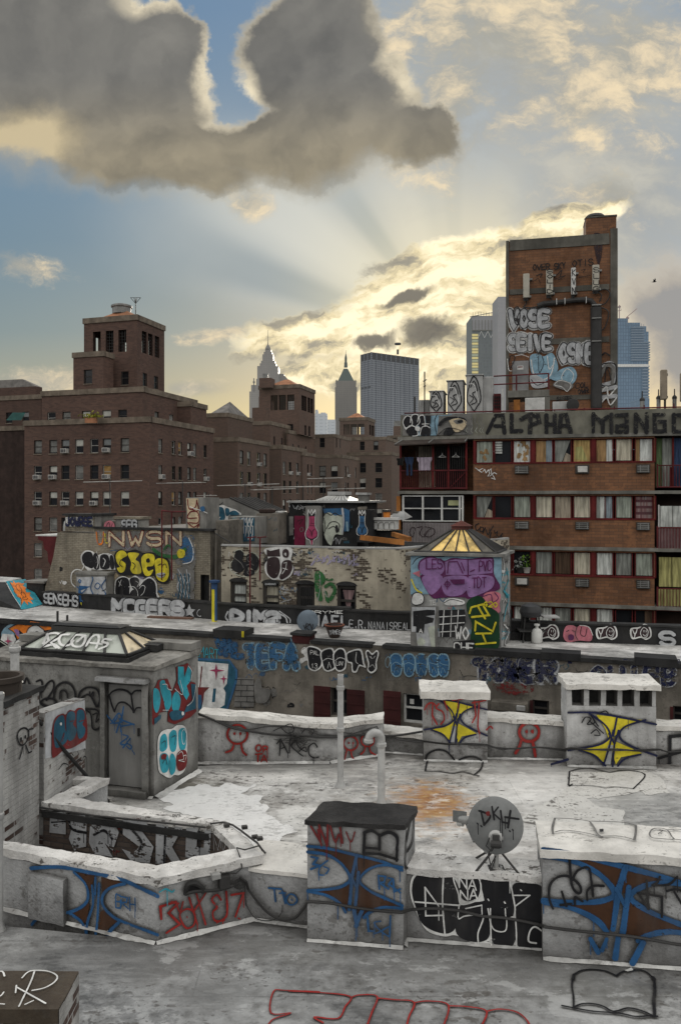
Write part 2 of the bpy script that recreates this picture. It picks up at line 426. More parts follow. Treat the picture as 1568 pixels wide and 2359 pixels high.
# ------ camera
cam=bpy.data.cameras.new('camera');co=bpy.data.objects.new('camera',cam);COL.objects.link(co);SC.camera=co
cam.sensor_fit='VERTICAL';cam.sensor_height=36;cam.lens=36*K/2358.5;cam.shift_y=-37.25/2358.5
cam.clip_start=.1;cam.clip_end=20000
co.location=(0,0,CZ);co.rotation_euler=(math.pi/2,0,0)
SC.view_settings.view_transform='Standard';SC.view_settings.look='None';SC.view_settings.exposure=0
# ------ sun behind the low clouds
EL,AZ=math.radians(12),math.radians(9.5)
sun=bpy.data.lights.new('sun','SUN');sun.energy=2.2;sun.angle=math.radians(9);sun.color=(1,.91,.78)
so=bpy.data.objects.new('sun',sun);COL.objects.link(so)
sd=Vector((math.sin(AZ)*math.cos(EL),math.cos(AZ)*math.cos(EL),math.sin(EL)))
so.rotation_euler=sd.to_track_quat('Z','Y').to_euler();so.location=sd*200+Vector((0,0,60))
# ------ sky with clouds
W=bpy.data.worlds.new('World');SC.world=W;W.use_nodes=True;W.cycles.sampling_method='MANUAL';W.cycles.sample_map_resolution=256;t=NT(W.node_tree)
g=t.n('ShaderNodeTexCoord').outputs['Generated']
sx=t.n('ShaderNodeSeparateXYZ',{0:g})
yy=t.m('MAXIMUM',sx.outputs[1],.12)
U_=t.m('DIVIDE',sx.outputs[0],yy);V_=t.m('DIVIDE',sx.outputs[2],yy)
uv=t.n('ShaderNodeCombineXYZ',{0:U_,1:V_}).outputs[0]
sky=t.n('ShaderNodeTexSky',sky_type='NISHITA');sky.sun_disc=False;sky.sun_elevation=EL;sky.sun_rotation=AZ;sky.dust_density=3;sky.air_density=1.2
nish=t.mix(1,sky.outputs[0],(.10,.10,.10),'MULTIPLY')
def su(px,py):return((px-CX)/K,(HY-py)/K)
def warp(amp,sc,det,rg=.6,seed=0):
 nz=t.noise(t.vm('ADD',uv,(seed,seed*.7,seed*1.3)),sc,det,rg,out=1)
 return t.vm('ADD',uv,t.vm('MULTIPLY',t.vm('SUBTRACT',nz,(.5,.5,.5)),(amp,amp,0)))
def blob(q,px,py,rx,ry,rot=0):
 """1 at the middle of an elliptic cloud mass, 0 at its edge, negative outside"""
 x,y=su(px,py)
 d=t.vm('SUBTRACT',q,(x,y,0))
 if rot:
  d=t.n('ShaderNodeVectorRotate',{'Vector':d,'Angle':-rot},rotation_type='Z_AXIS').outputs[0]
 l=t.vm('LENGTH',t.vm('MULTIPLY',d,(K/rx,K/ry,0)),out=1)
 return t.m('SUBTRACT',1.0,l)
def union(bs):
 o=bs[0]
 for b in bs[1:]:o=t.m('SMOOTH_MAX',o,b,.18)
 return o
grad=t.ramp(t.m('MULTIPLY',V_,1.25),[(0,(.56,.51,.31)),(.11,(.50,.46,.26)),(.18,(.32,.335,.27)),(.27,(.19,.265,.29)),(.42,(.135,.235,.32)),(.62,(.14,.25,.37)),(.8,(.12,.235,.385)),(1,(.17,.27,.38))])
base=t.mix(.12,grad,nish)
wv=warp(.10,3.0,5,.6,3.1)
veil=union([blob(wv,760,500,420,190),blob(wv,1350,330,420,330),blob(wv,1480,520,350,260),blob(wv,1250,80,420,260),blob(wv,700,640,260,150,-.5)])
base=t.mix(t.sstep(veil,-.45,.7,0,.9),base,t.mix(t.sstep(U_,-.1,.3),(.54,.56,.53),(.44,.47,.48)))
ax,ay=su(1060,800)
rel=t.vm('SUBTRACT',uv,(ax,ay,0));rs=t.n('ShaderNodeSeparateXYZ',{0:rel})
ang=t.m('ARCTAN2',rs.outputs[1],rs.outputs[0]);dist=t.vm('LENGTH',rel,out=1)
def shaft(deg,wd,r0,r1,amt):
 a=t.m('ABSOLUTE',t.m('SUBTRACT',ang,math.radians(deg)))
 f=t.m('MULTIPLY',t.sstep(a,math.radians(wd),math.radians(wd*.25)),t.m('MULTIPLY',t.sstep(dist,r1,r0),t.sstep(dist,.03,.09)))
 return t.m('MULTIPLY',f,amt)
for dg,wd,r0,r1,am,c in((143,13,.22,.5,.95,(.66,.66,.60)),(127,6,.16,.32,.6,(.24,.31,.35)),(112,11,.12,.36,.75,(.64,.63,.57)),(160,8,.2,.48,.5,(.16,.23,.28)),(93,5,.14,.34,.3,(.32,.37,.4)),(170,6,.1,.4,.4,(.44,.42,.33)),(75,8,.14,.36,.4,(.55,.54,.48))):
 base=t.mix(shaft(dg,wd,r0,r1,am),base,c)
glow=t.sstep(dist,.30,.02,0,1)
base=t.mix(t.m('MULTIPLY',glow,.75),base,(1.0,.88,.56))
vg=t.noise(t.scale(warp(.14,3,5,.6,7.7),(1,1.8,1)),4.2,8,.62)
vm_=union([blob(uv,1230,110,420,330),blob(uv,1430,450,310,280)])
base=t.mix(t.m('MULTIPLY',t.sstep(t.m('ADD',vg,t.m('MULTIPLY',vm_,.25)),.46,.78),.8),base,t.mix(t.sstep(vg,.4,.7),(.33,.345,.35),(.60,.57,.48)))
fl=t.noise(t.scale(warp(.09,6,6,.62,1.7),(1,1.7,1)),8.0,9,.66)
flm=union([blob(uv,1150,70,380,260),blob(uv,1040,230,130,190),blob(uv,1450,120,200,200),blob(uv,1340,220,110,120),blob(uv,50,610,120,40,-.2),blob(uv,1410,440,110,60),blob(uv,90,885,240,42),blob(uv,430,895,110,24),blob(uv,520,770,150,16,.1),blob(uv,575,470,60,40)])
fm=t.sstep(t.m('ADD',t.m('MULTIPLY',fl,1.5),t.m('MULTIPLY',flm,.38)),.66,1.06)
base=t.mix(t.m('MULTIPLY',fm,.85),base,t.mix(t.sstep(fl,.42,.66),(.40,.39,.34),(.95,.77,.50)))
q2=t.vm('ADD',warp(.085,6,5,.6,5.5),t.vm('SUBTRACT',warp(.03,22,6,.65,8.8),uv))
bank=union([blob(q2,1000,700,300,130,.25),blob(q2,1110,590,270,70,.2),blob(q2,790,770,300,62,.06),blob(q2,1110,820,240,150),blob(q2,1320,505,140,45,.2),blob(q2,820,860,260,40,.02)])
rv=t.n('ShaderNodeVectorRotate',{'Vector':q2,'Angle':-.2},rotation_type='Z_AXIS').outputs[0]
st=t.noise(t.scale(rv,(1,2.6,1)),7.5,8,.62)
bd=t.m('ADD',bank,t.m('MULTIPLY',t.m('SUBTRACT',st,.5),1.1))
bcol=t.ramp(t.m('ADD',st,t.m('MULTIPLY',t.sstep(dist,.02,.26),.07)),[(0,(1.3,1.15,.85)),(.5,(1.2,1.05,.72)),(.57,(.86,.73,.45)),(.64,(.42,.38,.29)),(.76,(.25,.24,.22))])
base=t.mix(t.sstep(bd,.0,.3),base,bcol)
dk=t.m('ADD',union([blob(q2,1010,775,88,46,.1),blob(q2,860,790,90,22,.05),blob(q2,930,690,80,20,.25)]),t.m('MULTIPLY',t.m('SUBTRACT',t.noise(q2,14,7,.62),.5),1.5))
base=t.mix(t.sstep(dk,.0,.5,0,.92),base,t.mix(t.sstep(dk,.1,.7),(.36,.32,.23),(.15,.14,.125)))
q3=warp(.12,4,7,.62,9.2)
rb=t.m('ADD',union([blob(q3,1560,700,130,120,.6),blob(q3,1580,830,110,130)]),t.m('MULTIPLY',t.m('SUBTRACT',t.noise(q3,9,7,.6),.5),1.2))
base=t.mix(t.sstep(rb,-.25,.45,0,.9),base,t.ramp(rb,[(0,(.74,.60,.42)),(.2,(.52,.45,.36)),(.5,(.33,.32,.31))]))
qq=t.vm('ADD',t.vm('ADD',warp(.13,2.6,4,.55,2.2),t.vm('SUBTRACT',warp(.085,8,6,.62,4.4),uv)),t.vm('SUBTRACT',warp(.022,30,6,.65,6.1),uv))
cum=union([blob(qq,100,150,320,250),blob(qq,330,230,175,195,.5),blob(qq,380,90,100,130),blob(qq,270,340,280,120,-.25),blob(qq,712,95,186,205),blob(qq,500,310,150,62),blob(qq,800,230,190,140),blob(qq,960,310,120,95),blob(qq,640,330,300,105,-.05),blob(qq,460,400,170,70)])
nb=t.noise(qq,4.5,8,.6);nf=t.noise(qq,16,6,.62)
cd=t.m('ADD',cum,t.m('ADD',t.m('MULTIPLY',t.m('SUBTRACT',nb,.5),.35),t.m('MULTIPLY',t.m('SUBTRACT',nf,.5),.22)))
low=t.sstep(V_,.50,.40)
rimn=t.sstep(t.noise(uv,3.2,3,.5),.40,.62)
hot=t.m('MULTIPLY',union([blob(uv,450,190,90,150),blob(uv,560,210,60,90),blob(uv,900,200,90,110),blob(uv,500,300,90,70),blob(uv,330,10,120,60)]),1.5,clamp=True)
edge=t.mix(t.m('MAXIMUM',t.m('MULTIPLY',hot,t.sstep(nf,.35,.6,.35,1)),t.m('MULTIPLY',rimn,.3)),(.42,.385,.31),(.9,.79,.57))
off=t.vm('ADD',qq,(.022,-.016,0));off2=t.vm('ADD',qq,(.05,-.035,0))
emb=t.m('ADD',t.m('MULTIPLY',t.m('SUBTRACT',t.noise(qq,8,4,.5),t.noise(off,8,4,.5)),1.3),t.m('MULTIPLY',t.m('SUBTRACT',t.noise(qq,3.6,5,.5),t.noise(off2,3.6,5,.5)),1.6))
emb=t.m('ADD',emb,.5,clamp=True)
grey=t.mix(emb,(.105,.106,.105),(.265,.255,.23))
tan_=t.mix(t.m('ADD',emb,t.m('MULTIPLY',t.m('MAXIMUM',blob(qq,50,300,150,100),0),.7),clamp=True),(.17,.155,.12),(.60,.50,.32))
warm=t.m('MAXIMUM',t.m('MULTIPLY',t.sstep(V_,.56,.42),.65),t.m('MULTIPLY',t.m('MAXIMUM',blob(qq,60,310,240,120),0),1.6),clamp=True)
lum=t.m('MULTIPLY',t.sstep(t.noise(qq,2.3,5,.55),.54,.70),t.sstep(cd,.75,.2,.15,.75))
grey=t.mix(lum,grey,(.55,.49,.37));tan_=t.mix(lum,tan_,(.68,.57,.38))
core=t.mix(t.sstep(cd,t.m('MULTIPLY',1,.06),t.m('ADD',.22,t.m('MULTIPLY',hot,.24))),edge,t.mix(warm,grey,tan_))
base=t.mix(t.sstep(cd,t.m('MULTIPLY',low,-.22),t.m('ADD',.13,t.m('MULTIPLY',low,.46))),base,core)
back=t.sstep(sx.outputs[1],.30,.05)
base=t.mix(back,base,t.mix(t.sstep(sx.outputs[2],0,.8),(.155,.16,.17),(.46,.465,.47)))
base=t.mix(t.sstep(V_,.85,1.6),base,(1.28,1.26,1.22))
bg=t.n('ShaderNodeBackground',{0:base,1:1.0})
t.n('ShaderNodeOutputWorld',{0:bg.outputs[0]})
# ====== materials for the city
m_ground=M('street_ground',(.06,.06,.06),dirt=.3)
KB=dict(brick=(.118,.069,.052),b2=(.074,.044,.035),mortar=(.10,.08,.07),mscale=(.5,.14),var=.22,vs_=.12,dirt=.55,ds=.06,dcol=(.035,.024,.02),streak=True,bump=.1)
m_kb=M('brown_brick',(.11,.055,.04),**KB)
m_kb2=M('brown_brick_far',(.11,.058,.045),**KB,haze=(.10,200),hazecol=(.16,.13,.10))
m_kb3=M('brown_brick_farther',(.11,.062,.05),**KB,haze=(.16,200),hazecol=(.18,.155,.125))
m_kdark=M('shaded_brick',(.035,.022,.018),var=.3,dirt=.4,streak=True)  # brown brick darkened; the left wing's shade is put into its colour
m_kband=M('brick_trim',(.16,.13,.1),var=.3,dirt=.4,streak=True)
m_kframe=M('window_frame_dark',(.05,.045,.04),dirt=.2,bump=0)
m_kfr_w=M('window_frame_pale',(.30,.29,.27),dirt=.3,bump=0)
m_pane=glass('window_glass',(.012,.013,.015),.1,.35)
m_pane_lit=glass('window_glass_painted_sky',(.16,.17,.17),.2)  # paler copy of the glass, reflected sky put into its colour
m_blind=M('window_blind',(.42,.42,.38),var=.15,dirt=.2,bump=0)
m_blind2=M('window_curtain_grey',(.16,.16,.15),var=.3,dirt=.3,bump=0)
m_blind3=M('window_curtain_warm',(.28,.17,.06),var=.3,dirt=.3,bump=0)
m_ac=M('ac_casing',(.52,.51,.48),var=.1,dirt=.4,ds=2,bump=0)
m_acg=M('ac_grille',(.10,.10,.10),bump=0)
m_roofgrey=M('grey_roofing',(.16,.15,.14),dirt=.5)
m_tile=M('terracotta_roof',(.32,.15,.08),dirt=.4)
m_metal=M('weathered_metal',(.22,.22,.21),dirt=.4,metal=.3,rough=.55)
m_darkmetal=M('dark_metal',(.035,.034,.033),dirt=.3,rough=.6)
m_leaf=M('terrace_leaf',(.18,.18,.015),var=.5,bump=0)
gb=MB();gb.face([(-7000,-300,0),(7000,-300,0),(7000,9000,0),(-7000,9000,0)],m_ground);obj('ground',gb,kind='structure')
sb=MB();sb.face([(-70,8,.005),(70,8,.005),(70,60,.005),(-70,60,.005)],M('back_yard_paving',(.1,.1,.095),dirt=.5));obj('pavement',sb,kind='structure')
RND=random.Random(3)
def kwindow(parent,pl,u,w,wd,h,style,frame=None):
 """sash window set back in its opening, with frame, panes and blind"""
 fr=frame or(m_kframe if RND.random()<.6 else m_kfr_w);dd=-.22
 f=MB();b=.07
 f.pbox(pl,u-wd/2,u-wd/2+b,w,w+h,dd,dd+.1,fr);f.pbox(pl,u+wd/2-b,u+wd/2,w,w+h,dd,dd+.1,fr)
 f.pbox(pl,u-wd/2+b,u+wd/2-b,w+h-b,w+h,dd,dd+.1,fr);f.pbox(pl,u-wd/2+b,u+wd/2-b,w,w+b,dd,dd+.1,fr)
 f.pbox(pl,u-wd/2+b,u+wd/2-b,w+h*.5,w+h*.5+b,dd+.002,dd+.102,fr)
 f.pbox(pl,u-wd/2-.06,u+wd/2+.06,w-.1,w-.003,-.05,.08,m_kband)
 fo=obj('window',f,parent,smooth=0)
 pm=MB();pm.face([pl.pt(u-wd/2,w,dd+.03),pl.pt(u+wd/2,w,dd+.03),pl.pt(u+wd/2,w+h,dd+.03),pl.pt(u-wd/2,w+h,dd+.03)],m_pane);obj('pane',pm,fo,smooth=0)
 if style:
  lo={1:.5,2:.1,3:.3,4:.55}[style];mt={1:m_blind,2:m_blind2,3:m_blind3,4:m_pane_lit}[style]  # the last style is glass with painted sky reflection, not a blind
  q=MB();q.pbox(pl,u-wd/2+b,u+wd/2-b,w+h*lo,w+h-b,dd+.032,dd+.05,mt);obj('blind',q,fo,smooth=0)
 return fo
ORD=['first','second','third','fourth','fifth','sixth','seventh','eighth']
def aircon(pl,u,w,label,wd=.72,h=.48,group='window air conditioners'):
 t=thing('air_conditioner',pl.pt(u,w,.15),label,'air conditioner',group)
 b=MB();b.pbox(pl,u-wd/2,u+wd/2,w,w+h,-.2,.42,m_ac);obj('casing',b,t,bevel=.02)
 g_=MB()
 g_.pbox(pl,u-wd*.42,u+wd*.08,w+.06,w+h-.06,.42,.432,m_acg);g_.pbox(pl,u+wd*.14,u+wd*.42,w+.06,w+h-.06,.42,.432,m_acg);obj('grille',g_,t,smooth=0)
 return t
def kface(root,mb,pl,u0,u1,z0,z1,cols,rows,h,wallm,styles,ac=(),acname='',trim=None,mat_rev=None,base=0):
 """one face of a block: wall with openings, windows, air conditioners; cols = [(u,width)], rows = [z of sill]"""
 ops=[]
 for r,zz in enumerate(rows):
  for c,(u,wd)in enumerate(cols):
   if zz+h<z1-.1 and zz>z0:ops.append((u-wd/2,u+wd/2,zz,zz+h))
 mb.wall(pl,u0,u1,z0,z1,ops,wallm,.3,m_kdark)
 for r,zz in enumerate(rows):
  for c,(u,wd)in enumerate(cols):
   if not(zz+h<z1-.1 and zz>z0):continue
   kwindow(root,pl,u,zz,wd,h,styles(r,c))
   if(r,c)in ac:aircon(pl,u,zz+.02,acname.format(ORD[c],ORD[r]),min(.72,wd*.95))
def cornice(mb,pl,u0,u1,z,h=.55,out=.12):
 mb.pbox(pl,u0-out,u1+out,z-h,z+.04,-.35,out,m_kband)
def corner_planes(f):
 L,C,R,B=f
 return Plane(L,C),Plane(C,R),Plane(B,L),Plane(R,B)
def ubox(mb,f,z0,z1,m,top,faces=(0,1,2,3)):
 """plain sides and roof of a block; faces lists the sides to build"""
 L,C,R,B=f;q=[(L,C),(C,R),(R,B),(B,L)]
 for i in faces:
  a,b=q[i];mb.face([(a.x,a.y,z0),(b.x,b.y,z0),(b.x,b.y,z1),(a.x,a.y,z1)],m)
 mb.face([(p.x,p.y,z1-.12)for p in(L,C,R,B)],top)
def inset(f,d):
 L,C,R,B=f;c=(L+C+R+B)/4
 return[p+(c-p).normalized()*d for p in f]
def brickblock(name,label,xl,xc,xr,ytop,dc,th,wall,colsL=(),colsR=(),rows=(),h=1.5,wL=.95,wR=.6,acL=(),acR=(),acn='',zb=0,seed=1,root=None,part='wall',trim=True,cat='building',noroof=False):
 f=foot(xl,xc,xr,dc,th);z1=CZ+(HY-ytop)/K*dc
 pL,pR,pBL,pRB=corner_planes(f)
 rt=root or thing(name,(f[1].x,f[1].y,zb),label,cat)
 rd=random.Random(seed);stl=lambda r,c:rd.choice([0,0,0,1,1,2,2,4,2,3 if rd.random()<.25 else 0])
 mb=MB();ubox(mb,f,zb,z1,wall,m_roofgrey,(2,3))
 lenL,lenR=(f[1]-f[0]).length,(f[2]-f[1]).length
 cl=[(pL.u(x),wL)for x in colsL];cr=[(pR.u(x),wR)for x in colsR]
 kface(rt,mb,pL,0,lenL,zb,z1,cl,rows,h,wall,stl,acL,acn.format('{0}','{1}','left face')if acn else '')
 kface(rt,mb,pR,0,lenR,zb,z1,cr,rows,h,wall,stl,acR,acn.format('{0}','{1}','right face')if acn else '')
 o=obj(part,mb,rt,smooth=0)
 if trim:
  tb=MB();cornice(tb,pL,0,lenL,z1);tb.pbox(pR,.125,lenR+.12,z1-.55,z1+.04,-.35,.12,m_kband);obj('coping',tb,rt,smooth=0)
 return rt,f,(pL,pR),z1
TK=17
# ------ the big brown block on the left
zr=[CZ+(HY-1043)/K*82-2.83*i for i in range(8)]
acn='air conditioner in {0} column, {1} row, {2} of big left block'
K1,f1,(pA,pB),zt1=brickblock('apartment_building','large dark brown brick apartment block with stepped top and square penthouse tower at left',57,345,492,960,80,TK,m_kb,[v('a',x,0)[0]for x in(268,375,460,557,662,750,876)],[v('a',x,0)[0]for x in(1124,1216,1262,1325,1365,1437)],zr,1.5,1.02,.78,{(0,2),(0,5),(1,0),(1,1),(1,5),(2,0),(2,2),(2,4)},{(0,3),(1,0),(1,5)},acn,seed=5)
zs=zt1-.3
_,f2,(pC,pD),zt2=brickblock('','',97,329,453,891,83.2,TK,m_kb,[v('a',x,0)[0]for x in(363,468,605,748,860)],[v('a',x,0)[0]for x in(1098,1200,1280,1327)],[zs+.15],1.35,1.1,.9,zb=zs,root=K1,part='setback_storey',seed=2)
brickblock('','',400,440,476,925,90,TK,m_kb,zb=zs,root=K1,part='stair_head')
def slot_tower(root,xl,xc,xr,ytop,dc,zb,slotL,slotR,ybot_slot,ytop_slot,lowL,lowR,wallm,wslot=.9,lowy=(0,0)):
 f=foot(xl,xc,xr,dc,TK);z1=CZ+(HY-ytop)/K*dc;pl=corner_planes(f);L=[(f[1]-f[0]).length,(f[2]-f[1]).length]
 za=CZ+(HY-ybot_slot)/K*dc;zc=CZ+(HY-ytop_slot)/K*dc
 mb=MB();th=.45
 uL=[pl[0].u(x)for x in slotL];uR=[pl[1].u(x)for x in slotR]
 lo=[CZ+(HY-lowy[1])/K*dc,CZ+(HY-lowy[0])/K*dc]
 opL=[(u-wslot/2,u+wslot/2,za,zc)for u in uL];opR=[(u-wslot/2,u+wslot/2,za,zc)for u in uR]
 wl=[(pl[0].u(x),1.0)for x in lowL];wr=[(pl[1].u(x),.9)for x in lowR]
 lopL=[(u-w/2,u+w/2,lo[0],lo[1])for u,w in wl];lopR=[(u-w/2,u+w/2,lo[0],lo[1])for u,w in wr]
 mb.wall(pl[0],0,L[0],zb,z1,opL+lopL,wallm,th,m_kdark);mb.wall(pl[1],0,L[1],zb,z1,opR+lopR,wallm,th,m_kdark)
 mb.wall(pl[2],0,L[1],zb,z1,[(L[1]-b,L[1]-a,c,d)for a,b,c,d in opR],wallm,-th);mb.wall(pl[3],0,L[0],zb,z1,[(L[0]-b,L[0]-a,c,d)for a,b,c,d in opL],wallm,-th)
 mb.face([(p.x,p.y,z1-.15)for p in f],m_roofgrey);mb.face([(p.x,p.y,za-.3)for p in f],m_roofgrey)
 obj('tower',mb,root,smooth=0)
 tb=MB();cornice(tb,pl[0],0,L[0],z1,.6);tb.pbox(pl[1],.125,L[1]+.12,z1-.6,z1+.04,-.35,.12,m_kband);obj('coping',tb,root,smooth=0)
 gr=MB()
 for p_,ops in((pl[0],opL),(pl[1],opR)):
  for i,o in enumerate(ops):
   if i==0 and p_ is pl[0]:continue
   for k_ in range(1,3):gr.pbox(p_,o[0]+(o[1]-o[0])*k_/3-.03,o[0]+(o[1]-o[0])*k_/3+.03,o[2],o[3],-.3,-.24,m_darkmetal)
   for k_ in range(1,7):gr.pbox(p_,o[0],o[1],o[2]+(o[3]-o[2])*k_/7-.02,o[2]+(o[3]-o[2])*k_/7+.02,-.235,-.2,m_darkmetal)
 obj('louvre',gr,root,smooth=0)
 for u,w in wl:kwindow(root,pl[0],u,lo[0],w,lo[1]-lo[0],0,m_kframe)
 for u,w in wr:kwindow(root,pl[1],u,lo[0],w,lo[1]-lo[0],0,m_kframe)
 hb=MB();c=(f[0]+f[1]+f[2]+f[3])/4;q=inset(f,1.0)
 ap=[c+(p-c)*.12 for p in q]
 for i in range(4):
  a,b=q[i],q[(i+1)%4];a2,b2=ap[i],ap[(i+1)%4]
  hb.face([(a.x,a.y,z1-.1),(b.x,b.y,z1-.1),(b2.x,b2.y,z1+L[0]*.2),(a2.x,a2.y,z1+L[0]*.2)],m_tile)
 hb.face([(p.x,p.y,z1+L[0]*.2)for p in ap],m_tile)
 obj('roof',hb,root,smooth=0)
 return f,z1,c
fT,zT,cT=slot_tower(K1,194,316,379,725,88,zt2-.3,[v('a',x,0)[0]for x in(680,769,858)],[v('a',x,0)[0]for x in(1012,1054,1101)],808,757,[v('a',876,0)[0]],[v('a',x,0)[0]for x in(1016,1094)],m_kb,1.05,(854,885))
brickblock('','',169.5,238.6,262,809,86,TK,m_kb,[v('a',618,0)[0]],[],[CZ+(HY-882)/K*86],1.6,1.1,.9,zb=zt2-.3,root=K1,part='lift_housing')
tk=MB();tk.lathe((cT.x-.4,cT.y,zT+1.0),[(1.1,0),(1.1,.75),(1.25,.8),(1.25,1.0),(.9,1.15)],m_metal,16);obj('water_tank',tk,K1)
an=MB();bx_=Vector((cT.x+1.6,cT.y-1.2,zT));an.tube([bx_,bx_+UP*2.6],.05,m_darkmetal,5)
for a_ in(-.6,-.2,.2,.6):an.tube([bx_+UP*2,bx_+Vector((a_,0,2.7))],.035,m_darkmetal,5)
an.tube([bx_+Vector((-.6,0,2.7)),bx_+Vector((.6,0,2.7))],.03,m_darkmetal,5);obj('antenna',an,K1)
bu=thing('terrace_shrub',P(*v('a',640,850),80.4),'yellow green shrub on the terrace of the left brick block','shrub')
lb=MB();rd=random.Random(4)
for i in range(150):
 c=P(*v('a',640,850),80.6)+Vector((rd.gauss(0,.5),rd.gauss(0,.25),abs(rd.gauss(.1,.2))));a_=Vector((rd.uniform(-1,1),rd.uniform(-1,1),rd.uniform(-1,1)))*.16;b_=Vector((rd.uniform(-1,1),rd.uniform(-1,1),rd.uniform(-1,1)))*.16
 lb.face([c,c+a_,c+a_+b_,c+b_],m_leaf)
obj('foliage',lb,bu,smooth=0);sb2=MB();q_=P(*v('a',640,850),80.6);sb2.box(q_+Vector((-.6,-.2,-.6)),(1.2,0,0),(0,.4,0),(0,0,.55),m_tile);obj('planter',sb2,bu)
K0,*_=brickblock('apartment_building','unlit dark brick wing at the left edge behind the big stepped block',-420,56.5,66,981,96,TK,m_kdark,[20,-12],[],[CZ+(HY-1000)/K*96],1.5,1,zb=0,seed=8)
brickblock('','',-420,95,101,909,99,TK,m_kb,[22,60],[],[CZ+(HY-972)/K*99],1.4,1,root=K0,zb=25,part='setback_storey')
f=foot(-60,84,98,101,TK);z0=CZ+(HY-909)/K*101;z1=CZ+(HY-900)/K*101;hb=MB();ubox(hb,f,z0-2,z1+.6,m_kb,m_roofgrey);q=inset(f,2.5);q2_=[p for p in q]
for i in range(4):hb.face([(f[i].x,f[i].y,z1+.6),(f[(i+1)%4].x,f[(i+1)%4].y,z1+.6),(q[(i+1)%4].x,q[(i+1)%4].y,z1+1.7),(q[i].x,q[i].y,z1+1.7)],m_roofgrey)
hb.face([(p.x,p.y,z1+1.7)for p in q],m_roofgrey);obj('roof',hb,K0,smooth=0)
aw=MB();p0=P(15,968,95.2);aw.face([p0,p0+Vector((1.9,0,0)),p0+Vector((1.9,1.2,1.1)),p0+Vector((.3,1.2,1.1))],M('green_canvas',(.01,.05,.045)));obj('awning',aw,K0)
# ------ receding row of brick blocks in the middle
def grid(z,n,s=2.83):return[z-s*i for i in range(n)]
def zz(y,d):return CZ+(HY-y)/K*d
bX=lambda*xs:[v('b',x,0)[0]for x in xs]
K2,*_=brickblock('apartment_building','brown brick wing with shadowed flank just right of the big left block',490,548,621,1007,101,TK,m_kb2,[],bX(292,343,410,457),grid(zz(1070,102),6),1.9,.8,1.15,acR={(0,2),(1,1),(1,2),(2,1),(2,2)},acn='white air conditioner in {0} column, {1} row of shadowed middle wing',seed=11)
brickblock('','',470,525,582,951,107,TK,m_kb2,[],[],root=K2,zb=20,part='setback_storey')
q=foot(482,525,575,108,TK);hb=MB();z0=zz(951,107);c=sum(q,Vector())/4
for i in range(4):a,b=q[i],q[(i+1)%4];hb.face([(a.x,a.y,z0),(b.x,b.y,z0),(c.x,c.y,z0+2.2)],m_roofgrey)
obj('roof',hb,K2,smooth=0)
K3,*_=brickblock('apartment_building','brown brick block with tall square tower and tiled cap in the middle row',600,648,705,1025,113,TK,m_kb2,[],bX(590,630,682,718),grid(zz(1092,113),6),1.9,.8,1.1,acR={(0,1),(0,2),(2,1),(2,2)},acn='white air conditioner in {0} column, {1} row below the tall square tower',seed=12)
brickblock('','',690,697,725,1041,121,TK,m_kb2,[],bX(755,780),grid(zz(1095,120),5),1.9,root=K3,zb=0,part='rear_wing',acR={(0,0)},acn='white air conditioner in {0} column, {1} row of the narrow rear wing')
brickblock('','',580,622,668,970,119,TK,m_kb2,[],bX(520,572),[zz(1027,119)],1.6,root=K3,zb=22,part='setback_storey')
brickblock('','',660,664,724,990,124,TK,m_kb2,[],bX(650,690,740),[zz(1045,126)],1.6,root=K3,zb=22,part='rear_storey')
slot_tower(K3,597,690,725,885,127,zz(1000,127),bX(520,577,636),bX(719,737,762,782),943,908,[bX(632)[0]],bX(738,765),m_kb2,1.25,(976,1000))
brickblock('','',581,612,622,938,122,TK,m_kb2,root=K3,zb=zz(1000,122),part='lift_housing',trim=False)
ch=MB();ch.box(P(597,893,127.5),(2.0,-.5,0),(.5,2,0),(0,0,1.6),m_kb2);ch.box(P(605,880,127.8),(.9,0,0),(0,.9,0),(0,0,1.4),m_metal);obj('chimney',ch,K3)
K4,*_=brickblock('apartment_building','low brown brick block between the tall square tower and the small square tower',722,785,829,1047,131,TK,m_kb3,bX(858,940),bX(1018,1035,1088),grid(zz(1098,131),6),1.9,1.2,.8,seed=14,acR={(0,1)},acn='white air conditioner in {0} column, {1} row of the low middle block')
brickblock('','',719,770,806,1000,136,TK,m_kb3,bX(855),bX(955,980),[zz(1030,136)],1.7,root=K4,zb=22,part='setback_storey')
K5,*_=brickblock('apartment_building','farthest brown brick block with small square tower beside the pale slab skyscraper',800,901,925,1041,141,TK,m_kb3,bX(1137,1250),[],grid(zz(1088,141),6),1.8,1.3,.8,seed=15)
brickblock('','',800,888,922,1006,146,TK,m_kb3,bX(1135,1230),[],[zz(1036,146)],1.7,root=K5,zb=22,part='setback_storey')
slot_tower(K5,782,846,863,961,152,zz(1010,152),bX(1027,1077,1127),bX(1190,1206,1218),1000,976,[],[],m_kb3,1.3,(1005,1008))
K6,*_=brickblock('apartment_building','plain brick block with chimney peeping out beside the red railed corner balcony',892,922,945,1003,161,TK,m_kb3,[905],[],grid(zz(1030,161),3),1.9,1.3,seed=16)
ch=MB();ch.box(P(907,1003,162),(2.2,0,0),(0,2.2,0),(0,0,2.0),m_kb3);ch.box(P(909,982,162.2),(1.8,0,0),(0,1.8,0),(0,0,1.2),m_metal);obj('chimney',ch,K6)
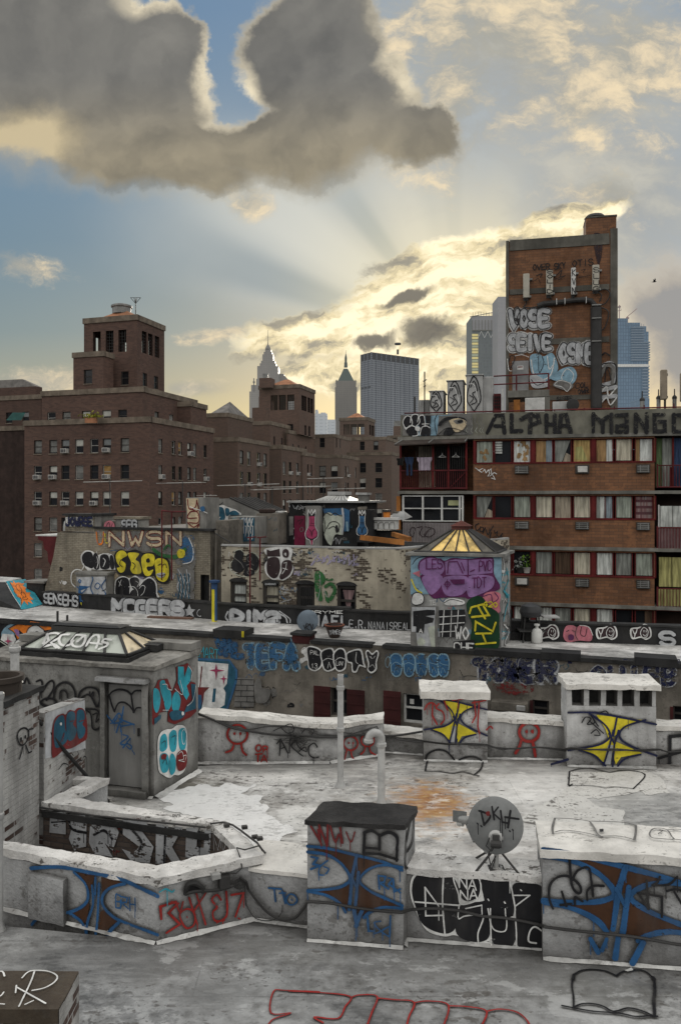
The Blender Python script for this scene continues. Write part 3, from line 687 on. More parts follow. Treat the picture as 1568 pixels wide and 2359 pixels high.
# ------ skyscrapers in the haze
HZ=(.62,.60,.48)
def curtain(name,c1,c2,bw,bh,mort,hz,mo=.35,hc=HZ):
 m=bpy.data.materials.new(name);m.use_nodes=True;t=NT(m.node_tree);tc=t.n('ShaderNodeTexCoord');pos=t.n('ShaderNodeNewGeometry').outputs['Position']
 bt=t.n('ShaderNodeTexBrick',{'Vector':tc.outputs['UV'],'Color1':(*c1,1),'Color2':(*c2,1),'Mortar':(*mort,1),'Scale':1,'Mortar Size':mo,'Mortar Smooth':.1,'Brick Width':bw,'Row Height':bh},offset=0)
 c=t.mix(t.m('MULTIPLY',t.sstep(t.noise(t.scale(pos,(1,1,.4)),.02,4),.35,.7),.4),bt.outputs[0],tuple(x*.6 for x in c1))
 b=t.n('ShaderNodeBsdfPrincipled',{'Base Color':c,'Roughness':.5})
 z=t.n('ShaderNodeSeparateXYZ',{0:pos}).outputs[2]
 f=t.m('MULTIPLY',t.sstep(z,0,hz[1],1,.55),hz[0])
 e=t.n('ShaderNodeMixShader',{0:f,1:b.outputs[0],2:t.n('ShaderNodeEmission',{0:(*hc,1)}).outputs[0]})  # distance haze painted on the facade as emission
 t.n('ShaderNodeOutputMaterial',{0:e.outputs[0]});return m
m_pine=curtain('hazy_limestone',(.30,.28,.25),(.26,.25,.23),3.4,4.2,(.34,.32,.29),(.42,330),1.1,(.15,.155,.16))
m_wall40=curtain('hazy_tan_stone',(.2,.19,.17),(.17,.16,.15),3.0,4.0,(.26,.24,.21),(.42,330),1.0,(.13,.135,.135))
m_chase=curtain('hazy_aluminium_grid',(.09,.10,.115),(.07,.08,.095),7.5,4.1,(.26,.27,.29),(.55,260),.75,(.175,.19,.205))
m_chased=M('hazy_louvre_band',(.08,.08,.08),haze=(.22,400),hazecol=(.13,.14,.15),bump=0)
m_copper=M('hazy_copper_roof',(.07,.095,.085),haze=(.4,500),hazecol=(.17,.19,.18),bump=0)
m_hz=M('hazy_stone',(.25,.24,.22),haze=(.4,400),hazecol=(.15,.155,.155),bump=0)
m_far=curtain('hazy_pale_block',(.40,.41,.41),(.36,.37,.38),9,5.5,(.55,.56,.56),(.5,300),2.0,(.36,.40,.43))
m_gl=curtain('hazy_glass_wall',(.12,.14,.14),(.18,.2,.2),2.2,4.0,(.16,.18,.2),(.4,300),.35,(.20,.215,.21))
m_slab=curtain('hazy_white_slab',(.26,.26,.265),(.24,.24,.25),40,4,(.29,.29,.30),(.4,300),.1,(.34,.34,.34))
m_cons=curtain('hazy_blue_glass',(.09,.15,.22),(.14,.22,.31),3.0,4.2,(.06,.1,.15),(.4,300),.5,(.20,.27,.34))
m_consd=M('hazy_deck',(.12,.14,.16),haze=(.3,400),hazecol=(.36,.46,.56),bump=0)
def px_tier(mb,xl,xr,y0,y1,d,dep,m,mt=None,th=0):
 """one storey-block of a tower given by its outline in the survey and its distance"""
 a,b=P(xl,y0,d),P(xr,y0,d);z1=P(xl,y1,d).z
 mb.prism([(a.x,d),(b.x,d),(b.x,d+dep),(a.x,d+dep)],a.z,z1,m,mt or m)
def tower_b(name,label,tiers,d,dep,m,view='b',cat='skyscraper',extra=None):
 rt=thing(name,(P(v(view,tiers[0][0],0)[0],HY,d).x,d,0),label,cat)
 mb=MB()
 for i,(x0,x1,yb,yt)in enumerate(tiers):
  a=v(view,x0,yb);b=v(view,x1,yt);k_=1-.06*i
  A,B=P(a[0],a[1],d+.4*i),P(b[0],b[1],d+.4*i)
  mb.prism([(A.x,d+.4*i),(B.x,d+.4*i),(B.x,d+dep*k_),(A.x,d+dep*k_)],0 if yb>660 else A.z,B.z,m)
 obj('shaft',mb,rt,smooth=0)
 return rt
d=1500
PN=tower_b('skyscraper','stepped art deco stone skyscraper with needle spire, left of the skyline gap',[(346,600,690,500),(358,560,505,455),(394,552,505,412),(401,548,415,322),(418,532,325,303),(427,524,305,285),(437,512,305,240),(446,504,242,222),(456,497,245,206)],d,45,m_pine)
c=P(*v('b',476,206),d+9);s_=d/K*vf('b')
sp=MB();sp.lathe((c.x,c.y,c.z),[(20*s_,0),(17*s_,12*s_),(9*s_,26*s_),(4*s_,34*s_),(2.2*s_,60*s_),(1.2*s_,136*s_)],m_hz,12);obj('spire',sp,PN)
wg=MB();a=[P(*v('b',x,y),d+30)for x,y in((545,690),(548,374),(588,378),(590,388),(640,440),(680,480),(680,690))]
wg.add(a+[p+Vector((0,30,0))for p in a],[list(range(7)),[7+i for i in range(7)]]+[(i,(i+1)%7,7+(i+1)%7,7+i)for i in range(7)],m_pine);obj('wing',wg,PN,smooth=0)
md=MB();md.tube([P(*v('b',378,500),d),P(*v('b',378,408),d)],4*s_,m_hz,6);md.tube([P(*v('b',378,440),d),P(*v('b',378,430),d)],8*s_,m_hz,6);obj('roof_mast',md,PN)
d=1600
WL=tower_b('skyscraper','slim stone skyscraper with steep green copper pyramid roof and lantern',[(944,1098,720,470),(950,1092,475,450),(957,1084,452,425)],d,50,m_wall40)
s_=d/K*vf('b');hb=MB()
def ring(x0,x1,y,dep0,dep1):
 a=P(*v('b',x0,y),d);b=P(*v('b',x1,y),d);return[Vector((a.x,d+dep0,a.z)),Vector((b.x,d+dep0,a.z)),Vector((b.x,d+dep1,a.z)),Vector((a.x,d+dep1,a.z))]
lo,hi=ring(963,1079,428,3,46),ring(1006,1034,330,18,31)
for i in range(4):hb.face([lo[i],lo[(i+1)%4],hi[(i+1)%4],hi[i]],m_copper)
obj('roof',hb,WL,smooth=0)
ln=MB();c=P(*v('b',1020,332),d+24);ln.lathe(c,[(13*s_,0),(11*s_,35*s_),(8*s_,36*s_),(8*s_,62*s_),(9*s_,64*s_),(5*s_,85*s_),(1.8*s_,98*s_),(.8*s_,124*s_)],m_copper,10);obj('lantern',ln,WL)
pk=MB()
for x in(952,958,1082,1090):q=P(*v('b',x,450),d+2);pk.lathe(q,[(4*s_,0),(4*s_,22*s_),(.5*s_,34*s_)],m_hz,6)
obj('finial',pk,WL)
d=1400;f=foot(v('b',1128,0)[0],v('b',1199,0)[0],v('b',1527,0)[0],d,55)
CH=thing('skyscraper',(f[1].x,f[1].y,0),'broad flat topped grey slab skyscraper with gridded windows','skyscraper')
zt=zz(v('b',0,225)[1],d);zb_=zz(v('b',0,275)[1],d);mb=MB();ubox(mb,f,0,zb_,m_chase,m_chased);obj('shaft',mb,CH,smooth=0)
mb=MB();ubox(mb,f,zb_,zt,m_chased,m_chased);obj('louvre_band',mb,CH,smooth=0)
p_=corner_planes(f);fb=MB()
for i in range(11):u=(f[2]-f[1]).length*i/10;fb.pbox(p_[1],u-.6,u+.6,0,zt,0,1.4,m_chase)
for i in range(4):u=(f[1]-f[0]).length*i/3;fb.pbox(p_[0],u-.6,u+.6,0,zt,0,1.4,m_chase)
fb.pbox(p_[0],0,(f[1]-f[0]).length,zz(v('b',0,470)[1],d),zz(v('b',0,462)[1],d),.2,1,m_chased);obj('fin',fb,CH,smooth=0)
md=MB();q=P(*v('b',1383,240),d+40);md.tube([q,q+UP*34*d/K*vf('b')],2,m_chased,6);md.tube([q+UP*18,q+UP*21],6,m_chased,8);obj('mast',md,CH)
tower_b('office_tower','pale stepped office block right of the tall square brick tower',[(804,890,800,655),(806,825,660,628),(845,880,660,648)],1250,40,m_far,cat='tower')
tower_b('office_tower','plain pale block in haze beside the slim copper roofed skyscraper',[(888,948,800,697)],1350,40,m_far,cat='tower')
tower_b('office_tower','low pale stepped block at the foot of the grey slab skyscraper',[(1222,1310,930,880),(1245,1310,885,850)],1050,40,m_far,cat='tower')
d=1000
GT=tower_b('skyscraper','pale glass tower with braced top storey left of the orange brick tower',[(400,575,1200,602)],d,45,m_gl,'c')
mb=MB();a,b=v('c',400,682),v('c',545,604);A,B=P(*a,d-1),P(*b,d-1)
mb.prism([(A.x,d-1),(B.x,d-1),(B.x,d-.1),(A.x,d-.1)],A.z,B.z,m_slab);obj('top_storey',mb,GT,smooth=0)
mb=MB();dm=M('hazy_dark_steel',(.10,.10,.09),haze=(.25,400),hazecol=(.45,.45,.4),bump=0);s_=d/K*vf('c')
for i in range(10):x=405+i*15;mb.tube([P(*v('c',x,604),d-1.5),P(*v('c',x,582),d-1.5)],1.2*s_,dm,4)
mb.tube([P(*v('c',388,608),d-1.5),P(*v('c',548,578),d-1.5)],2.5*s_,dm,4)
for i in range(8):x=402+i*18;mb.tube([P(*v('c',x,625),d-1.6),P(*v('c',x,680),d-1.6)],2.0*s_,dm,4)
mb.tube([P(*v('c',400,683),d-1.6),P(*v('c',545,683),d-1.6)],3*s_,dm,4);obj('crown',mb,GT,smooth=0)
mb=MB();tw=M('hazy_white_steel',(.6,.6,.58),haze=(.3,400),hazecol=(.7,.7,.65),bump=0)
for x in(434,470,505,538):mb.tube([P(*v('c',x,725),d-2),P(*v('c',x+18,688),d-2)],1.5*s_,tw,4);mb.tube([P(*v('c',x+18,688),d-2),P(*v('c',x+36,725),d-2)],1.5*s_,tw,4)
obj('brace',mb,GT,smooth=0)
mb=MB();ye=M('hazy_yellow_reflection',(.65,.55,.2),rough=.25,haze=(.45,600),hazecol=(.95,.82,.4),bump=0);yg=M('hazy_green_glass',(.3,.36,.3),haze=(.4,600),hazecol=(.6,.6,.4),bump=0)  # yellow reflection on the corner glass put into colour and emission
for i in range(14):mb.pbox(Plane(P(v('c',400,0)[0],HY,d),P(v('c',434,0)[0],HY,d)),0,34*s_,zz(v('c',0,716+i*16)[1],d),zz(v('c',0,704+i*16)[1],d),.3,.8,ye if i%5 not in(2,4)else yg)
obj('corner_glass',mb,GT,smooth=0)
tower_b('office_tower','white windowless slab tower touching the left edge of the orange brick tower',[(545,640,1200,495)],940,35,m_slab,'c',cat='tower')
d=900
CT=tower_b('skyscraper','unfinished blue glass tower with open upper decks right of the orange brick tower',[(1190,1385,1250,690),(1190,1372,695,660),(1190,1338,665,640),(1190,1268,645,616)],d,40,m_cons,'c')
mb=MB();s_=d/K*vf('c')
for i in range(14):
 y=662+i*14;x1=1362 if y<745 else 1394
 a,b=P(*v('c',1290,y),d-3),P(*v('c',x1,y+7),d-3);mb.prism([(a.x,d-3),(b.x,d-3),(b.x,d+30),(a.x,d+30)],b.z,a.z,m_consd)
for i in range(9):x=1262+i*12;mb.tube([P(*v('c',x,660),d-1),P(*v('c',x,640+(i%3)*4),d-1)],1.2*s_,m_consd,4)
for i in range(20):y=880+i*17;a,b=P(*v('c',1352,y),d-3),P(*v('c',1390,y+8),d-3);mb.prism([(a.x,d-3),(b.x,d-3),(b.x,d+4),(a.x,d+4)],b.z,a.z,m_consd)
obj('deck',mb,CT,smooth=0)
mb=MB();a,b=P(*v('c',1200,886),d-4),P(*v('c',1386,872),d-4);mb.prism([(a.x,d-4),(b.x,d-4),(b.x,d-1),(a.x,d-1)],a.z,b.z,tw);obj('safety_screen',mb,CT,smooth=0)
rdm=M('hazy_crane',(.25,.12,.1),haze=(.3,600),hazecol=(.5,.5,.5),bump=0)
def crane(label,pts):
 rt=thing('tower_crane',P(*v('c',*pts[0]),d+10),label,'crane');m_=MB();m_.tube([P(*v('c',*pts[0]),d+10),P(*v('c',*pts[1]),d+10)],2.6*s_,rdm,4);obj('mast',m_,rt)
 m_=MB();m_.tube([P(*v('c',*pts[2]),d+10),P(*v('c',*pts[3]),d+10)],2.2*s_,rdm,4);m_.tube([P(*v('c',*pts[1]),d+10),P(*v('c',*pts[3]),d+10)],.8*s_,rdm,4);obj('jib',m_,rt)
 m_=MB();q=P(*v('c',*pts[1]),d+10);m_.box(q-Vector((5*s_,2,14*s_)),(10*s_,0,0),(0,4,0),(0,0,8*s_),rdm);obj('cab',m_,rt)
crane('upright tower crane at the left of the unfinished blue tower roof',[(1222,620),(1222,542),(1214,575),(1233,570)])
crane('tower crane with raised slanting jib on the unfinished blue tower',[(1268,645),(1268,606),(1260,612),(1320,562)])
tower_b('office_tower','low pale block right of the unfinished blue tower',[(1340,1390,1150,1062)],700,25,m_cons,'c',cat='tower')
# ====== orange brick building on the right
m_ob=M('orange_brick',(.26,.115,.05),brick=(.225,.108,.055),b2=(.15,.075,.042),mortar=(.09,.06,.045),mscale=(.42,.15),var=.3,vs_=.5,dirt=.6,ds=.35,dcol=(.04,.024,.018),streak=True,bump=.15,grit=.35)
m_con=M('grey_concrete',(.17,.165,.145),var=.3,dirt=.6,ds=.5,streak=True)
m_conp=M('olive_concrete',(.16,.155,.125),var=.25,dirt=.5,ds=.4,streak=True)
m_red=M('red_paint',(.105,.013,.013),var=.35,dirt=.45,ds=1.2,streak=True,bump=.05)
m_redrail=M('red_rail_paint',(.10,.018,.02),var=.35,dirt=.4,bump=0)
m_dark=M('dark_interior',(.012,.012,.012),dirt=0,bump=0)
m_awn=M('rusty_awning',(.04,.03,.025),var=.4,dirt=.5)
m_white=M('white_frame',(.5,.5,.48),var=.15,dirt=.35,ds=2)
m_rib=M('ribbed_panel',(.20,.18,.18),var=.2,dirt=.3,streak=True)
m_rust=M('rusty_panel',(.3,.12,.03),var=.5,dirt=.5)
def drape(col,plaid=False):
 m=bpy.data.materials.new('curtain_cloth');m.use_nodes=True;t=NT(m.node_tree);g=t.n('ShaderNodeNewGeometry').outputs['Position']
 n=t.noise(t.scale(g,(5,5,.5)),1.7,4,.6)
 c=t.mix(t.sstep(n,.3,.7),tuple(x*.45 for x in col),tuple(min(1,x*1.1)for x in col))  # vertical stripes paint the shade of folds into the cloth colour
 if plaid:
  bt=t.n('ShaderNodeTexBrick',{'Vector':t.n('ShaderNodeTexCoord').outputs['UV'],'Color1':(.3,.26,.25,1),'Color2':(.2,.1,.1,1),'Mortar':(.08,.02,.03,1),'Scale':1,'Mortar Size':.07,'Brick Width':.34,'Row Height':.3},offset=0)
  c=t.mix(.85,c,bt.outputs[0])
 c=t.mix(t.m('MULTIPLY',t.sstep(t.noise(g,.8,5),.45,.7),.5),c,tuple(x*.3 for x in col))
 b=t.n('ShaderNodeBsdfPrincipled',{'Base Color':c,'Roughness':.9,'Specular IOR Level':.2});t.n('ShaderNodeOutputMaterial',{0:b.outputs[0]})
 return m
DR={k:drape(tuple(min(.8,x*1.2)for x in c))for k,c in dict(cream=(.46,.43,.34),grey=(.22,.23,.21),green=(.30,.33,.28),gold=(.42,.30,.12),wood=(.30,.19,.09),white=(.52,.54,.51),dark=(.03,.028,.025),tan=(.30,.26,.2),blue=(.25,.30,.33),brown=(.07,.045,.03),lime=(.13,.19,.09),yellow=(.34,.32,.13),lilac=(.42,.36,.43),rose=(.24,.16,.16),navy=(.03,.05,.1)).items()}
DR['plaid']=drape((.22,.17,.16),True)
RB=Plane(P(920,0,39.8),P(1568,0,36.6))
X0,X1=118,1950
ud=lambda x:RB.u(v('d',x,0)[0])
zd=lambda y,x=830:RB.uv(*v('d',x,y))[1]
BLD=thing('apartment_building',RB.pt(ud(400),0),'orange brick apartment building with red framed window bands and a wall of black painted letters','building')
uA,uL,uR,uE=ud(62),ud(455),ud(1424),ud(2000)
rows=[(212,338),(512,638),(810,940),(1108,1238),(1405,1535)]
groups=[[(468,562),(566,662),(667,764)],[(785,882),(887,982),(988,1086)],[(1110,1206),(1214,1310),(1320,1420)]]
slabs=[(185,203),(486,503),(784,802),(1085,1103),(1385,1403)]
kinds=[['rust1','grid','rust2','wood/blue','tear','gold','wood/white','cream','wood/white2'],['tear2','dark','green','cream','tan','cream','pinkblue','green','plaid'],['dark','dark','plantdark','grey','brown','cream','white','grey','green'],['grey','white','white','white','grey','cream','white','dark','dark'],['dark']*9]
mb=MB();ztop=zd(205);ops=[]
for(a,b)in rows:ops.append((ud(462),uR-.02,zd(b),zd(a)))
mb.wall(RB,uL,uR,0,ztop,ops,m_ob,.3,m_red)
D=11
mb.face([RB.pt(uA,0),RB.pt(uA,0,-D),RB.pt(uA,ztop,-D),RB.pt(uA,ztop)],m_ob);mb.face([RB.pt(uE,0),RB.pt(uE,0,-D),RB.pt(uE,ztop,-D),RB.pt(uE,ztop)],m_ob);mb.face([RB.pt(uA,0,-D),RB.pt(uE,0,-D),RB.pt(uE,ztop,-D),RB.pt(uA,ztop,-D)],m_ob)
mb.face([RB.pt(uA,0,-1.4),RB.pt(uL,0,-1.4),RB.pt(uL,ztop,-1.4),RB.pt(uA,ztop,-1.4)],m_ob);mb.face([RB.pt(uR,0,-1.4),RB.pt(uE,0,-1.4),RB.pt(uE,ztop,-1.4),RB.pt(uR,ztop,-1.4)],m_kdark)
for u in(uL,uR):mb.face([RB.pt(u,0,-.001),RB.pt(u,0,-1.4),RB.pt(u,ztop,-1.4),RB.pt(u,ztop,-.001)],m_red)
obj('wall',mb,BLD,smooth=0)
mb=MB();mb.face([RB.pt(uA,ztop+.02,0),RB.pt(uE,ztop+.02,0),RB.pt(uE,ztop+.02,-D),RB.pt(uA,ztop+.02,-D)],m_roofgrey);obj('roof',mb,BLD,smooth=0)
for i,(a,b)in enumerate(slabs):
 mb=MB();mb.pbox(RB,uA-.1,uE,zd(b),zd(a),-1.38,.10,m_con);obj('floor_slab',mb,BLD,rough=(.9,.012,2))
mb=MB();mb.pbox(RB,uA+.05,uE,zd(186)+.01,zd(62),-.22,.02,m_conp);obj('parapet',mb,BLD,rough=(1.2,.012,1.5))
def rb_window(x0,x1,y0,y1,kind):
 u0,u1,w0,w1=ud(x0),ud(x1),zd(y1),zd(y0);f=MB();b=.045;dd=-.2
 f.pbox(RB,u0,u0+b,w0,w1,dd,-.1,m_red);f.pbox(RB,u1-b,u1,w0,w1,dd,-.1,m_red);f.pbox(RB,u0+b,u1-b,w0,w0+b*1.5,dd,-.12,m_red);f.pbox(RB,u0+b,u1-b,w1-b,w1,dd,-.12,m_red)
 fo=obj('window',f,BLD,smooth=0)
 q=MB();q.face([RB.pt(u0,w0,dd-.02),RB.pt(u1,w0,dd-.02),RB.pt(u1,w1,dd-.02),RB.pt(u0,w1,dd-.02)],m_pane);obj('pane',q,fo,smooth=0)
 U0,U1,W0,W1=u0+b,u1-b,w0+b*1.5,w1-b
 def curt(a0,a1,mat,lo=0.0,name='curtain',amp=.02,n=None):
  c=MB();n=n or max(4,int((a1-a0)*18));vv=[];k=len(kind)
  for i in range(n+1):
   tt=i/n;uu=U0+(U1-U0)*(a0+(a1-a0)*tt)
   for h in(lo,1.0):vv.append(RB.pt(uu+math.sin(tt*9+h*2)*.008,W0+(W1-W0)*h,dd+.035+amp*math.sin(tt*n*1.9+k)*(.5+.5*(1-h))))
  c.add(vv,[(2*i,2*i+2,2*i+3,2*i+1)for i in range(n)],mat);obj(name,c,fo,smooth=60)
 if kind=='grid':
  curt(0,.45,DR['white'],.4);g_=MB()
  for j in range(5):w=W0+(W1-W0)*(.4+.6*j/5);g_.pbox(RB,U0,U0+(U1-U0)*.45,w,w+.025,dd+.07,dd+.09,m_dark)
  obj('window_grille',g_,fo,smooth=0)
 elif kind.startswith('rust'):
  curt(0,1,DR['green']if kind=='rust1' else DR['white'],amp=.004);rd=random.Random(kind);s=MB()
  for j in range(9 if kind=='rust1' else 16):
   cu,cw,r=U0+(U1-U0)*rd.uniform(.25,.9),W0+(W1-W0)*(rd.uniform(.05,.55)if kind=='rust1' else rd.uniform(.05,.95)),rd.uniform(.05,.13)
   s.face([RB.pt(cu+math.cos(a)*r*rd.uniform(.5,1.1),cw+math.sin(a)*r*rd.uniform(.5,1.5),dd+.047+j*.001)for a in[i*.7 for i in range(9)]],DR['wood'])
  obj('rust_stain',s,fo,smooth=0)
 elif '/' in kind:
  a,b_=kind.split('/');curt(0,.62 if kind!='wood/white2' else .25,DR[a],amp=.002);curt(.63 if kind!='wood/white2' else .26,1,DR[b_.replace('2','')],amp=.02)
 elif kind.startswith('tear'):
  c=MB();c.face([RB.pt(U0,W0,dd+.03),RB.pt(U0+(U1-U0)*.45,W0,dd+.05),RB.pt(U0+(U1-U0)*.98,W1,dd+.03),RB.pt(U0,W1,dd+.04)],DR['grey']);c.face([RB.pt(U0+(U1-U0)*.5,W0,dd+.06),RB.pt(U1,W0,dd+.04),RB.pt(U1,W0+(W1-W0)*.3,dd+.04),RB.pt(U0+(U1-U0)*.7,W0+(W1-W0)*.42,dd+.06)],DR['tan']);obj('curtain',c,fo,smooth=0)
 elif kind=='pinkblue':curt(0,.22,DR['grey']);curt(.23,.5,DR['white']);curt(.5,.6,DR['rose'],amp=.03);curt(.61,.98,DR['blue'],amp=.03)
 elif kind=='gold':
  curt(0,1,DR['gold'],amp=.004);c=MB();c.face([RB.pt(U0+(U1-U0)*.1,W0+.1,dd+.05),RB.pt(U0+(U1-U0)*.85,W0+.05,dd+.05),RB.pt(U0+(U1-U0)*.5,W1-.3,dd+.05),RB.pt(U0+(U1-U0)*.12,W1-.35,dd+.05)],DR['yellow']);obj('curtain',c,fo,smooth=0)
 elif kind=='plantdark':pass
 elif kind!='dark':curt(.02,1,DR[kind],0 if kind in('tan','plaid')else .03,amp=.004 if kind in('tan','plaid')else .03)
 elif RND.random()<.5:curt(.55,1,DR['brown'],.0)
for r,(a,b)in enumerate(rows[:4]):
 for gi,gp in enumerate(groups):
  for wi,(x0,x1)in enumerate(gp):rb_window(x0,x1,a,b,kinds[r][gi*3+wi])
 pm=MB()
 for xa,xb in((455,467),(765,784),(1087,1109),(1421,1434)):pm.pbox(RB,ud(xa),ud(xb),zd(b),zd(a),-.28,-.06 if xa>460 else .015,m_red)
 pm.pbox(RB,ud(462),uR,zd(b)-.02,zd(b)+.05,-.28,.03,m_red);obj('window_post',pm,BLD,smooth=0)
lab={0:'top',1:'second',2:'third'}
for r,ys in enumerate(((350,395),(650,692),(950,995))):
 for i,(xa,xb)in enumerate(((676,752),(1000,1074),(1326,1398))):
  wh=(r,i)in((0,1),(2,0))
  nm=('pale faced' if wh else 'dark slatted')+' air conditioner sleeve under the %s window band, %s from the left'%(lab[r],ORD[i])
  t_=thing('air_conditioner',RB.pt(ud((xa+xb)/2),zd(ys[1]),.1),nm,'air conditioner','wall sleeve air conditioners')
  b=MB();b.pbox(RB,ud(xa),ud(xb),zd(ys[1]),zd(ys[0]),.001,.13,m_kframe);obj('sleeve',b,t_)
  b=MB()
  if wh:b.pbox(RB,ud(xa+12),ud(xb-10),zd(ys[1]-6),zd(ys[0]+7),.13,.18,m_ac);obj('front',b,t_,bevel=.02)
  else:
   for j in range(4):b.pbox(RB,ud(xa+4),ud(xb-4),zd(ys[1]-5-j*9.5),zd(ys[1]-9-j*9.5),.13,.15,m_metal)
   b.pbox(RB,ud(xa+18),ud(xa+22),zd(ys[1]-4),zd(ys[0]+4),.151,.16,m_metal);b.pbox(RB,ud(xb-12),ud(xb-8),zd(ys[1]-4),zd(ys[0]+4),.151,.16,m_metal);obj('grille',b,t_,smooth=0)
# ---- corner balconies at the left end
def bars(mb,x0,x1,y0,y1,n,off,r,m):
 for i in range(n+1):x=x0+(x1-x0)*i/n;mb.tube([RB.pt(ud(x),zd(y1),off),RB.pt(ud(x),zd(y0),off)],r,m,5)
def rbar(mb,x0,y0,x1,y1,off,r,m):mb.tube([RB.pt(ud(x0),zd(y0),off),RB.pt(ud(x1),zd(y1),off)],r,m,5)
b=MB()
for x in(66,240,322,418):b.pbox(RB,ud(x-5),ud(x+5),zd(478),zd(215),-.08,.04,m_red)
for y in(372,470):b.pbox(RB,ud(66),ud(424),zd(y+5),zd(y-3),-.06,.06,m_redrail)
bars(b,72,415,372,470,30,.0,.018,m_redrail);obj('balcony_railing',b,BLD)
b=MB();bars(b,150,415,232,372,22,-.02,.014,m_darkmetal);rbar(b,66,300,424,300,0,.015,m_darkmetal);rbar(b,330,470,412,385,.06,.02,m_redrail);obj('balcony_grille',b,BLD)
b=MB();A0=[RB.pt(ud(78),zd(202),.06),RB.pt(ud(428),zd(198),.06),RB.pt(ud(420),zd(222),.75),RB.pt(ud(48),zd(232),.75)];b.face(A0,m_awn);b.face([p-UP*.06 for p in A0],m_awn)
for i in range(4):b.face([A0[i],A0[(i+1)%4],A0[(i+1)%4]-UP*.06,A0[i]-UP*.06],m_awn)
for tt in(.0,.48,.99):b.tube([A0[0].lerp(A0[1],tt)+UP*.02,A0[3].lerp(A0[2],tt)+UP*.02],.035,m_metal,5)
obj('awning',b,BLD)
b=MB();b.pbox(RB,ud(150),ud(238),zd(470),zd(232),-1.0,-.97,DR['tan']);obj('balcony_curtain',b,BLD)
b=MB();b.pbox(RB,ud(245),ud(415),zd(470),zd(232),-1.1,-1.07,m_dark);obj('balcony_shade_sheet',b,BLD)  # dark sheet before the back wall, painted stand-in for an unlit opening
def garment(label,name,x0,x1,y0,y1,mat,off,legs=False):
 g_=MB();n=8;vv=[]
 for j in range(6):
  tt=j/5;wv_=(1 if tt<.3 else .78 if not legs else .7)
  for i in range(n+1):
   x=(x0+x1)/2+(i/n-.5)*(x1-x0)*wv_;vv.append(RB.pt(ud(x),zd(y0+(y1-y0)*tt),off+.04*math.sin(i*1.7+j*.6)))
 ff=[(j*(n+1)+i,j*(n+1)+i+1,(j+1)*(n+1)+i+1,(j+1)*(n+1)+i)for j in range(5)for i in range(n)if not(legs and j>1 and i in(3,4))]
 g_.add(vv,ff,mat);o=obj(name,g_,None);tag(o,label,'clothing')
 return o
garment('pale pink shirt drying on the top corner balcony','hanging_shirt',156,236,300,372,DR['lilac'],.1)
garment('blue overalls hanging at the left end of the top corner balcony','hanging_overalls',92,138,298,400,DR['navy'],.1,True)
garment('black shirt on a hanger at the outer left corner of the balcony','hanging_shirt',52,92,305,345,m_dark,.42)
for x,lb_ in((290,'left'),(362,'right')):
 hg=MB();q=[RB.pt(ud(x-20),zd(300),.05),RB.pt(ud(x),zd(287),.05),RB.pt(ud(x+20),zd(300),.05),RB.pt(ud(x-20),zd(300),.05)]
 hg.tube(q,.018,m_white,5);hg.tube([q[1],q[1]+UP*.1],.012,m_white,5);tag(obj('clothes_hanger',hg),'empty white clothes hanger on the %s of the dark balcony opening'%lb_,'hanger')
b=MB()
for x in(80,185,287,382,398):b.pbox(RB,ud(x-5),ud(x+5),zd(655),zd(512),-.1,.03,m_white)
for y in(514,583,652):b.pbox(RB,ud(76),ud(400),zd(y+3),zd(y-3),-.09,.02,m_white)
obj('balcony_window_frame',b,BLD,smooth=0)
b=MB();b.pbox(RB,ud(78),ud(400),zd(655),zd(512),-.2,-.12,m_pane);obj('balcony_pane',b,BLD,smooth=0)
b=MB()
for i in range(40):x=78+i*(322/40);b.pbox(RB,ud(x),ud(x+6),zd(772),zd(662),-.1,.015,m_rib)
b.pbox(RB,ud(76),ud(400),zd(772),zd(662),-.14,-.101,m_rib);obj('balcony_panel',b,BLD,smooth=0)
b=MB();b.pbox(RB,ud(46),ud(66),zd(770),zd(515),-.5,.12,m_rust);obj('downpipe_cover',b,BLD)
b=MB();b.pbox(RB,ud(320),ud(376),zd(566),zd(538),-.085,-.06,M('window_sticker',(.35,.36,.2),var=.4));obj('sticker',b,BLD)
b=MB()
for x in(76,100,398):b.pbox(RB,ud(x-3),ud(x+3),zd(1070),zd(810),-.1,.02,m_white if x==76 else m_red)
bars(b,74,398,968,1070,26,.0,.02,m_white);rbar(b,72,968,400,968,0,.02,m_white);rbar(b,72,1068,400,1068,0,.02,m_white);obj('balcony_railing',b,BLD)
b=MB();b.pbox(RB,ud(62),ud(72),zd(950),zd(812),-.3,-.02,M('blue_board',(.03,.12,.22),dirt=.4));obj('balcony_board',b,BLD)
# ---- balconies at the right end
def rail(x0,x1,y0,y1,n,m=m_redrail):
 b=MB();bars(b,x0,x1,y0,y1,n,.05,.02,m);rbar(b,x0,y0,x1,y0,.05,.03,m);rbar(b,x0,y1,x1,y1,.05,.035,m);b.pbox(RB,ud(x0-5),ud(x0+3),zd(y1+3),zd(y0-8),-.02,.1,m);return obj('balcony_railing',b,BLD)
def panel(x0,x1,y0,y1,m,off=-.4,name='balcony_curtain'):
 b=MB();n=14;vv=[]
 for i in range(n+1):
  for y in(y1,y0):vv.append(RB.pt(ud(x0+(x1-x0)*i/n),zd(y),off+.015*math.sin(i*2.3)))
 b.add(vv,[(2*i,2*i+2,2*i+3,2*i+1)for i in range(n)],m);return obj(name,b,BLD,smooth=60)
rail(1440,2000,356,468,34);panel(1438,1472,212,470,DR['lime']);panel(1474,1524,212,470,DR['grey']);panel(1536,1600,212,470,DR['navy']);panel(1610,1990,212,470,DR['grey'])
b=MB()
for x in(1428,1530,1640,1760):b.pbox(RB,ud(x-5),ud(x+5),zd(470),zd(205),-.42,-.3,m_red)
